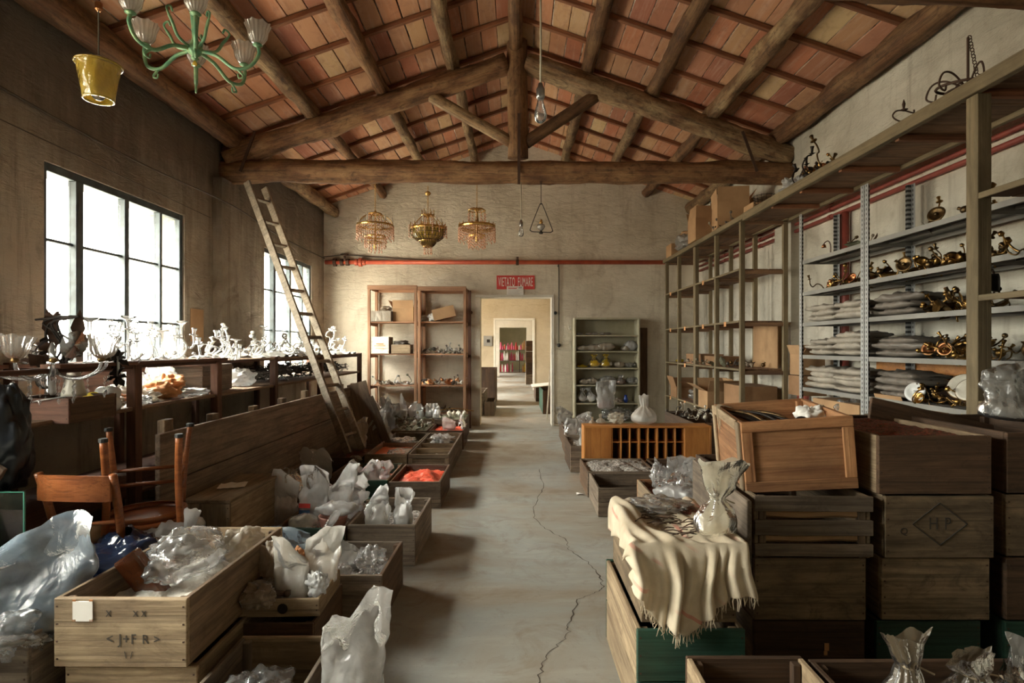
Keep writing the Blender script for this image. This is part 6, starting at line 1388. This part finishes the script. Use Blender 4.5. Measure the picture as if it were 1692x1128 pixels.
def odds(label, x0, x1, y0, y1, z, n, mats, grp, seed=0, h=.06):
    """many small separate bits along a shelf: each a little leaf, cup, ball or arm of its own"""
    q = random.Random(seed)
    for i in range(n):
        x = x0 + (x1 - x0) * (i + q.random()) / n; y = q.uniform(y0, y1); mt = q.choice(mats); t = q.choice('acbf')
        c = (x, y, z + q.uniform(.004, h * .5)); rot = (q.uniform(-1.3, 1.3), q.uniform(-1, 1), q.uniform(0, 6.3)); nm = {'a': 'candle_branch', 'c': 'small_cup', 'b': 'small_ball', 'f': 'metal_leaf'}[t]
        key = ('od', t, mt)
        if key not in ARM:
            if t == 'a': m = MB().tube(spline([(-.08, 0, .0), (-.03, 0, .03), (.03, 0, .0), (.07, 0, .03), (.09, 0, .07)], 4), .005, 6).lathe([(.005, 0), (.016, .01), (.012, .03)], 9, c=(.09, 0, .07))
            elif t == 'c': m = MB().lathe([(.006, -.02), (.014, -.015), (.008, 0), (.028, .02), (.034, .035), (.026, .02), (.005, .005)], 14)
            elif t == 'b': m = MB().ball((0, 0, .02), .022, 12, 8).lathe([(.008, .035), (.01, .055)], 8)
            else: m = MB().add([(-.06, 0, 0), (-.02, .03, .012), (.04, .025, .01), (.08, 0, .02), (.03, -.03, .012), (-.03, -.022, .008), (0, 0, .02)], [(0, 1, 6), (1, 2, 6), (2, 3, 6), (3, 4, 6), (4, 5, 6), (5, 0, 6)])
            ARM[key] = m.mesh(nm, mt, t != 'f')
        o = bpy.data.objects.new(nm, ARM[key]); link(o); o.location = c; o.rotation_euler = rot; s = q.uniform(.8, 1.25); o.scale = (s, s, s); tag(o, label, {'a': 'lamp arm', 'c': 'cup', 'b': 'ball', 'f': 'leaf'}[t], grp)
odds('small pale glass or metal piece in the heap on the third brown shelf, left bay', -2.38, -1.66, 9.36, 9.65, Z[1], 30, ['white_bits', 'petal', 'film_white', 'greenish_bits'], 'pieces on the third brown shelf, left bay', 1, .10)
odds('small dark leaf or cup in the heap on the second brown shelf, right bay', -1.56, -.86, 9.36, 9.65, Z[2], 34, ['tangle', 'petal', 'greenish_bits', 'white_bits'], 'pieces on the second brown shelf, right bay', 2, .12)
odds('small odd lamp piece in the heap on the third brown shelf, right bay', -1.56, -.86, 9.36, 9.65, Z[1], 34, ['tangle', 'petal', 'kraft', 'white_bits', 'copper'], 'pieces on the third brown shelf, right bay', 3, .14)
odds('small dusty piece on the lowest brown shelf', -2.38, -1.0, 9.36, 9.65, Z[0] + .02, 30, ['tangle', 'greenish_bits', 'petal'], 'pieces on the lowest brown shelf', 4, .14)
odds('pale crystal piece or leaf in the farther crates by the shelves', -1.64, -1.2, 7.62, 8.26, .26, 30, ['white_bits', 'greenish_bits', 'petal'], 'pieces in the crate of pale glass leaves', 5, .08)
# metal cabinet contents
CXm = 1.53
for i, (x, z, w_, h_, m_, lb_) in enumerate([(1.34, 1.30, .38, .12, 'film_dust', 'wide beige bag on the second metal cabinet shelf'), (1.14, 1.30, .2, .10, 'film_dust', 'beige bag at the left of the second metal cabinet shelf'), (1.52, 1.30, .3, .15, 'film_dust', 'tall beige bag in the middle of the second metal cabinet shelf'), (1.95, 1.30, .2, .18, 'film_milk', 'clear bag of white bits at the right of the second metal cabinet shelf'),
        (1.86, 1.30, .13, .09, 'film_dust', 'small beige bag right of the middle on the second metal cabinet shelf'), (1.16, .735, .16, .10, 'film_dust', 'beige bag at the left of the fourth metal cabinet shelf'), (1.28, .735, .2, .12, 'film_dust', 'rounded beige bag on the fourth metal cabinet shelf'), (1.56, .735, .26, .15, 'film_grey', 'grey bag in the middle of the fourth metal cabinet shelf'), (1.98, .735, .2, .14, 'film_clear', 'clear bag at the right of the fourth metal cabinet shelf')]):
    pillow(lb_, (x, 9.66, z), w_, .24, h_, m_, 0, 200 + i, 'bag_of_bits', 'bag', .012)
for i, (x, m_, lb_) in enumerate([(1.13, 'film_yellow', 'low yellow bag on the third metal cabinet shelf'), (1.33, 'film_yellow', 'yellow tied bag, left of the two on the third metal cabinet shelf'), (1.53, 'film_yellow', 'yellow tied bag, right of the two on the third metal cabinet shelf'), (1.76, 'film_dust', 'small pinkish bag on the third metal cabinet shelf'), (1.93, 'film_clear', 'clear bag of pink bits on the third metal cabinet shelf')]):
    if i in (1, 2): bag_tied(lb_, (x, 9.66, 1.02), .11, .22, m_, 0, 210 + i, .80, .35, tie=None, amp=.006)
    else: pillow(lb_, (x, 9.66, 1.02), .18, .2, .05 if i == 0 else .10, m_, 0, 210 + i, 'bag_of_bits', 'bag', .012)
for i, x in enumerate([1.08, 1.24, 1.34, 1.48, 1.56]): pillow('small dark flat packet on the top metal cabinet shelf', (x, 9.62, 1.57), .11, .14, .045, 'grey_bag_dark', 0, 220 + i, 'packet', 'packet', .006, group='dark packets on the top metal cabinet shelf')
bag_tied('orange brown round bag on the fourth metal cabinet shelf', (1.78, 9.64, .735), .10, .16, 'film_clear', 0, 226, .7, .3, tie=None, fmat='kraft')
bag_tied('white bag leaning at the left of the fifth metal cabinet shelf', (1.13, 9.64, .43), .085, .24, 'film_milk', 0, 227, .8, .4, tie=None, fmat='white_bits'); bag_tied('white bag leaning right of the other on the fifth metal cabinet shelf', (1.30, 9.64, .43), .10, .26, 'film_milk', 0, 228, .8, .4, tie=None, fmat='white_bits', tilt=(0, -14))
hb = bag_open('clear bag with dark beads hanging from the fourth metal cabinet shelf', (1.50, 9.44, .32), .30, .13, .50, 'film_milk', 0, 229, fill=.32, fmat='brown_beads', cut=.05)
vs = thing('vase', 'small blue glazed vase on the fifth metal cabinet shelf', 'vase', (1.86, 9.6, .43)); MB().lathe([(.02, 0), (.035, .02), (.04, .06), (.022, .10), (.02, .12), (.028, .13)], 16).build('body', 'blue_glaze', vs, smooth=True)
crumple('brown crumpled packet beside the blue vase', (1.74, 9.6, .43), .14, .14, .08, 'rag_paper', 0, 231, name='packet', cat='packet')
crumple('transparent bag lying in the bottom of the metal cabinet', (1.7, 9.55, .14), .5, .26, .22, 'film_clear', 0, 232, name='plastic_bag', cat='bag')
# olive rack contents
def cx_(px, Y): return (px - VX) * Y / F
cbox('brown cardboard box on the lower rack shelf near the corner', (2.66, 8.85, .59), (.34, .4, .16), 'cardboard_dark', rad(90), True)
cbox('open cardboard box sticking out of the lower rack shelf', (2.62, 7.35, .59), (.36, .4, .22), 'cardboard', rad(90), True, fa=(120, 30, 60, 70))
cbox('large flat cardboard box on the lowest rack shelf in the nearest bay', (2.72, 6.62, .59), (.62, .36, .34), 'cardboard_dark', rad(90), False)
crumple('clear bag of mixed bits in the low shelf of the far rack bay', (2.66, 8.2, .59), .3, .4, .18, 'film_clear', 0, 240, name='plastic_bag', cat='bag')
o = thing('plywood_sheet', 'pale brown plywood sheet standing behind the nearest rack bay', 'board', (2.9, 6.35, 1.15)); MB().bb((-.01, -.34, 0), (.0, .30, .52)).build('sheet', 'cardboard', o); o.location = (2.90, 6.62, 1.135)
cbox('low brown box on the middle rack shelf, far bays', (2.70, 8.15, 1.13), (.3, .7, .14), 'cardboard_dark', 0, False)
cbox('low dark box beside the other on the middle rack shelf', (2.70, 7.4, 1.13), (.3, .55, .12), 'cardboard_dark', 0, False)
odds('small dusty metal piece on the middle shelf of the olive rack', 2.50, 2.84, 6.4, 8.3, 1.13, 40, ['tangle', 'petal', 'brass_dark', 'greenish_bits'], 'pieces on the middle shelf of the olive rack', 8, .10)
crumple('yellow scrap on the middle rack shelf in the corner', (2.6, 9.0, 1.13), .12, .2, .05, 'film_yellow', 0, 242, name='scraps', cat='paper')
crate('dark tray of dark odds at the foot of the olive rack', 2.0, 2.6, 6.4, 7.6, .0, .52, 'crate_dark', endmat='crate_dark'); odds('dark odd piece in the tray at the rack foot', 2.04, 2.56, 6.45, 7.55, .50, 30, ['tangle', 'black_iron', 'cream'], 'odd pieces in the tray at the rack foot', 9, .1)
# on top of the rack
cbox('cardboard box with raised flaps on top of the rack, left one', (2.60, 7.75, 2.80), (.34, .40, .30), 'cardboard', rad(90), True, fa=(80, 100, 85, 60))
cbox('tall open cardboard box with a printed ring on top of the rack', (2.62, 6.95, 2.80), (.40, .36, .30), 'cardboard', rad(80), True, fa=(60, 85, 90, 40))
cbox('large brown cardboard box at the back on top of the rack', (2.80, 7.3, 2.80), (.5, .30, .42), 'cardboard_dark', rad(90), False)
cbox('small cardboard box at the far end on top of the rack', (2.58, 9.1, 2.80), (.30, .26, .20), 'cardboard', rad(90), False)
cbox('pale cardboard box on the deck behind the beam, right of the ringed box', (2.72, 6.35, 2.80), (.26, .24, .16), 'cardboard', rad(90), False)
crumple('dusty net bag between the boxes on top of the rack', (2.60, 8.5, 2.80), .34, .5, .26, 'film_grey', 0, 244, name='plastic_bag', cat='bag'); crumple('flattened brown carton behind the net bag on top of the rack', (2.62, 8.55, 3.0), .3, .34, .12, 'cardboard', 0, 245, name='carton', cat='box', amp=.3)
odds('small dark piece spilling from the boxes on top of the rack', 2.47, 2.56, 6.3, 7.2, 2.80, 14, ['tangle', 'petal', 'black_iron'], 'dark pieces on top of the rack', 12, .06)
wb = thing('wire_basket', 'dark wire basket on the deck', 'basket', (2.56, 5.85, 2.81)); m = MB()
for k in range(4): m.torus((0, 0, .02 + k * .03), .09 + .006 * k, .0025, 20, 4)
for k in range(14): a = k * .449; m.tube([(.09 * math.cos(a), .09 * math.sin(a), .0), (.11 * math.cos(a), .11 * math.sin(a), .12)], .002, 4)
m.build('wires', 'black_iron', wb)
crumple('white lacy scrap heap on the deck beside the wire basket', (2.60, 5.35, 2.81), .2, .3, .14, 'film_white', 0, 246, name='scraps', cat='lamp parts', amp=.7); crumple('second white lacy scrap on the deck, nearer', (2.58, 5.12, 2.81), .16, .2, .10, 'film_white', 0, 247, name='scraps', cat='lamp parts', amp=.7)
odds('brass lamp piece heaped on the deck under the truss end', 2.5, 2.7, 4.6, 5.1, 2.81, 18, ['brass', 'brass_dark', 'black_iron', 'copper'], 'brass pieces on the deck', 13, .22)
for i in range(6): arm('brass or iron lamp arm in the pile on the deck under the truss end', (2.56 + .02 * i, 4.75 + .07 * i, 2.82), 'csul'[i % 4], 'brass_dark' if i % 2 else 'black_iron', .006, (rr.uniform(-.5, .5), rr.uniform(-.5, .5), rr.uniform(0, 6)), 1.1, 'lamp arms on the deck')
# iron chandelier on the deck
ic = thing('iron_chandelier', 'black wrought iron ring chandelier with chain standing on the deck', 'chandelier', (2.60, 3.27, 2.815), 0)
MB().tube([(0, 0, 0), (0, 0, .34)], .007, 8).build('stem', 'iron', ic); MB().torus((0, 0, .06), .15, .008, 36, 6, (rad(8), 0, 0)).torus((0, 0, .03), .11, .006, 30, 6).build('ring', 'iron', ic, smooth=True)
for i in range(6):
    a = i * math.pi / 3 + .2; d = Vector((math.cos(a), math.sin(a), 0)); up = Vector((0, 0, 1))
    MB().tube(spline([up * .04, d * .10 + up * .12, d * .17 + up * .12, d * .20 + up * .05, d * .16 + up * .02, d * .15 + up * .06], 5), .0055, 6).build('scroll', 'iron', ic, smooth=True)
m = MB()
for i in range(16): m.torus((.01 + .0035 * i, 0, .34 - .018 * i), .011, .0028, 10, 5, (rad(90), .2, rad(90) * (i % 2)))
m.build('chain', 'iron', ic, smooth=True)['kind'] = 'stuff'
il = thing('iron_bracket', 'small black iron arm with a spiked cup on the deck edge', 'lamp arm', (2.47, 3.62, 2.81)); MB().tube(spline([(.08, 0, 0), (-.02, 0, .0), (-.07, 0, .03), (-.05, 0, .065), (.0, 0, .07), (.06, 0, .055), (.065, 0, .075)], 5), .005, 6).build('arm', 'iron', il, smooth=True); MB().lathe([(.004, .075), (.024, .085), (.006, .092), (.010, .12), (.002, .15)], 12).build('cup', 'iron', il, loc=(0, 0, -.01), smooth=True)
# metal shelving contents
pk = 0
def stack(x, y, z, n, w, d, mat, lab, seed):
    for i in range(n):
        pillow('%s, %s' % (lab, ['lowest', 'second from below', 'third from below', 'fourth from below', 'topmost'][i if i < n - 1 else 4]), (x + R.uniform(-.015, .015), y + R.uniform(-.035, .035), z + i * .046), d * R.uniform(.88, 1.05), w, R.uniform(.055, .08), mat, rad(90) + R.uniform(-.15, .15), seed + i, 'packet', 'packet', .016, ends=.32)
for z, ns, nm in ((1.60, (3, 3, 3), 'third'), (1.30, (3, 4, 3), 'fourth'), (1.0, (4, 4, 4), 'fifth')):
    stack(2.84, 5.08, z + .001, ns[0], .28, .46, 'grey_bag', 'dusty grey packet in the left stack on the %s metal shelf' % nm, 300 + int(z * 50))
    stack(2.82, 4.62, z + .001, ns[1], .28, .44, 'grey_bag', 'dusty grey packet in the middle stack on the %s metal shelf' % nm, 400 + int(z * 50))
    stack(2.84, 4.08, z + .001, ns[2], .28, .48, 'grey_bag_dark', 'dark dusty packet right of the double upright on the %s metal shelf' % nm, 500 + int(z * 50))
o = thing('orange_panel', 'orange yellow panel standing behind the packets under the fourth metal shelf', 'board', (3.05, 4.45, 1.0)); MB().bb((-.006, -.62, 0), (0, .35, .27)).build('panel', 'orange_ply', o)
cbox('cardboard box on the floor side of the metal shelving near the red pipes', (2.88, 5.62, 1.10), (.24, .22, .20), 'cardboard', rad(90), True); cbox('dark cardboard box below the other beside the metal shelving', (2.88, 5.62, .9), (.26, .24, .19), 'cardboard_dark', rad(90), False)
cbox('brown cardboard box on the lowest metal shelf, left bay', (2.86, 4.85, .71), (.7, .28, .20), 'cardboard', rad(90), False)
cbox('open cardboard carton leaning on the lowest metal shelf', (2.86, 4.1, .71), (.3, .28, .2), 'cardboard', rad(90), True)
def brasspile(nm, z, y0, y1, n, seed, mats=('brass_dark', 'brass', 'brass', 'brass_dark'), h=.09):
    odds('aged brass lamp piece in the pile on the %s' % nm, 2.72, 2.98, y0, y1, z, n, list(mats), 'brass pieces on the %s' % nm, seed, h)
    q = random.Random(seed)
    for i in range(max(2, int(n * .4))):
        arm('aged brass lamp arm in the pile on the %s' % nm, (q.uniform(2.72, 2.95), q.uniform(y0, y1), z + .01), q.choice('csul'), q.choice(['brass_dark', 'brass', 'brass']), .0065, (q.uniform(-1.4, 1.4), q.uniform(-.5, .5), q.uniform(0, 6.3)), q.uniform(.5, .8), 'brass arms on the %s' % nm)
brasspile('second metal shelf, left bay', 1.885, 4.5, 5.1, 26, 31, ('brass', 'gold', 'brass_dark', 'copper')); brasspile('second metal shelf, middle bay', 1.885, 3.35, 4.3, 40, 32, h=.12); brasspile('third metal shelf, middle bay', 1.60, 3.35, 3.9, 24, 33)
brasspile('fourth metal shelf, middle bay', 1.30, 3.33, 3.9, 34, 34, h=.16); brasspile('fifth metal shelf, middle bay', 1.0, 3.33, 3.95, 44, 35, ('brass_dark', 'brass', 'gold', 'iron'), h=.14); brasspile('second metal shelf, right bay', 1.885, 2.6, 3.2, 22, 36)
brasspile('top metal shelf, middle bay', 2.18, 3.4, 3.9, 7, 37)
def disc(label, loc, r, mat, rot, rim='brass_dark'):
    t = thing('lamp_canopy', label, 'lamp canopy', loc, rot=rot); MB().lathe([(.0, 0), (r * .3, .004), (r * .8, .012), (r, .022), (r * .98, .026), (r * .75, .018), (0, .010)], 26).build('plate', mat, t, smooth=True); MB().torus((0, 0, .022), r, .004, 26, 6).build('rim', rim, t, smooth=True); MB().lathe([(.012, -.01), (.012, .03), (.004, .034)], 10).build('boss', rim, t, smooth=True)
disc('white enamel disc leaning on the fifth metal shelf', (2.72, 3.86, 1.065), .062, 'white_ceramic', (rad(75), 0, rad(-60)), 'white_ceramic'); disc('cream round lamp canopy on the fifth metal shelf, left of two', (2.80, 3.55, 1.12), .085, 'cream', (rad(60), 0, rad(-60))); disc('cream round lamp canopy on the fifth metal shelf, right of two', (2.74, 3.42, 1.11), .075, 'cream', (rad(60), 0, rad(-70)))
disc('copper disc on the fourth metal shelf, left of two', (2.74, 3.76, 1.36), .042, 'copper', (rad(80), 0, rad(-60))); disc('copper disc on the fourth metal shelf, right of two', (2.74, 3.62, 1.36), .042, 'copper', (rad(80), 0, rad(-60)))
disc('dark brass dome on the top metal shelf', (2.76, 3.72, 2.235), .05, 'brass_dark', (rad(70), 0, rad(-60))); disc('round grey brass plate on the second metal shelf', (2.74, 4.0, 1.95), .05, 'brass_dark', (rad(75), 0, rad(-60)))
bb_ = thing('brass_ball', 'polished brass ball on the third metal shelf', 'ball', (2.78, 3.48, 1.64)); MB().ball((0, 0, 0), .040, 18, 12).build('ball', 'brass', bb_, smooth=True)
wl = thing('wall_lantern', 'round iron wall lantern frame with a black core on the third metal shelf', 'lantern', (2.78, 3.32, 1.602)); MB().torus((0, 0, .15), .075, .006, 26, 6, (rad(90), 0, rad(40))).tube([(-.09, -.07, 0), (-.09, -.07, .22)], .006, 6).tube([(-.09, -.07, .01), (.05, .04, .01)], .006, 6).build('frame', 'iron', wl, smooth=True); MB().lathe([(.04, -.03), (.052, 0), (.05, .03), (.02, .035)], 18, mat=Euler((rad(90), 0, rad(40))).to_matrix()).build('core', 'black_iron', wl, loc=(0, 0, .15), smooth=True)
for i, z in enumerate((1.60, 1.31)): pillow(['red brown cushion on the shelf right of the heavy post', 'dark thing lying under the cushion shelf'][i], (2.62, 2.55, [1.652, 1.60][i]), .4, .3, [.08, .04][i], ['copper', 'iron'][i], rad(90), 600 + i, 'cushion', 'cushion', .006)
o = bpy.data.objects.get('cushion'); M['cushion_red'] = plain('red_brown_fabric', (.36, .13, .09), .9, col2=(.25, .08, .06)); o.data.materials[0] = M['cushion_red']
rlb = thing('round_lantern', 'round dark glass lantern on the fourth metal shelf, right bay', 'lantern', (2.75, 3.02, 1.36)); MB().ball((0, 0, 0), .05, 18, 12).build('globe', 'brass_dark', rlb, smooth=True); MB().torus((0, 0, 0), .052, .004, 24, 5, (rad(90), 0, .3)).build('hoop', 'iron', rlb)
og = thing('gooseneck_lamp', 'thin brown gooseneck lamp on the top metal shelf', 'lamp', (2.74, 4.95, 2.18)); MB().tube(spline([(0, 0, 0), (.0, 0, .08), (-.01, .02, .12), (-.02, .06, .11), (-.02, .07, .09)], 5), .005, 6).build('neck', 'iron', og, smooth=True); MB().lathe([(.008, .01), (.016, 0), (.02, -.02)], 12).build('cup', 'copper', og, loc=(-.02, .07, .09), smooth=True)
odds('small dull piece on the top metal shelf, left bay', 2.72, 2.9, 4.5, 4.8, 2.18, 7, ['greenish_bits', 'petal', 'brass_dark'], 'dull pieces on the top metal shelf, left bay', 41, .05)
# things in the tilted box
T = Matrix.Translation(TBX.location) @ TBX.rotation_euler.to_matrix().to_4x4()
for i in range(9):
    p0 = T @ Vector((-.20 + .018 * i, .26 - .01 * i, .255 + .006 * (i % 3))); p1 = T @ Vector((-.10 + .02 * i, -.26, .235 + .008 * (i % 4)))
    o = MB().tube(spline([p0, (p0 + p1) / 2 + Vector((0, 0, .012 * (i % 3))), p1], 5), .0075 if i % 3 else .011, 7).build('metal_rod', 'black_iron' if i % 2 else 'brass_dark', smooth=True); tag(o, 'dark metal rod lying in the tilted reddish box', 'rod', 'rods in the tilted box')
cr_ = thing('crystal_cord', 'pale cord bundle hanging over the left edge of the tilted box', 'cord', T @ Vector((-.225, .16, .30))); m = MB()
for k in range(4): m.tube(spline([(.06, .02 * k - .05, .0), (.0, .015 * k - .05, .015), (-.012, .015 * k - .06, -.02), (-.008, .01 * k - .07, -.08 - .02 * (k % 3))], 5), .002, 5)
m.build('cords', 'sack', cr_, smooth=True)
o = MB().grid(6, 6, lambda u, v: Vector(((u - .5) * .16, (v - .5) * .13, .02 * math.sin(u * 3)))).build('card', 'cardboard', loc=T @ Vector((.06, -.08, .22)), rot=(.2, .1, .2)); tag(o, 'piece of brown card lying in the tilted box', 'card')
crumple('white tissue paper in the right corner of the tilted box', T @ Vector((.15, -.02, .18)), .14, .12, .13, 'paper', 0, 700, name='tissue', cat='paper')
tag(MB().lathe([(.0, 0), (.03, .005), (.038, .02)], 16).build('small_cup', 'black_iron', loc=T @ Vector((.05, -.20, .25)), rot=(1.0, 0, 0), smooth=True), 'dark metal cup lying on the rods in the tilted box', 'cup')
o = heap('scrap_fill', 'dark oddments filling the tilted box below the rods', 0, .38, 0, .50, 0, 'petal', amp=.02, dome=0); o.location = T @ Vector((0, 0, .17)); o.rotation_euler = TBX.rotation_euler
# litter on the floor
tag(MB().grid(4, 4, lambda u, v: Vector(((u - .5) * .07, (v - .5) * .05, .006 + .008 * math.sin(u * 3 + v)))).build('paper_scrap', 'paper', loc=(.60, 5.3, .0)), 'small white paper scrap on the floor beside the crates', 'paper')
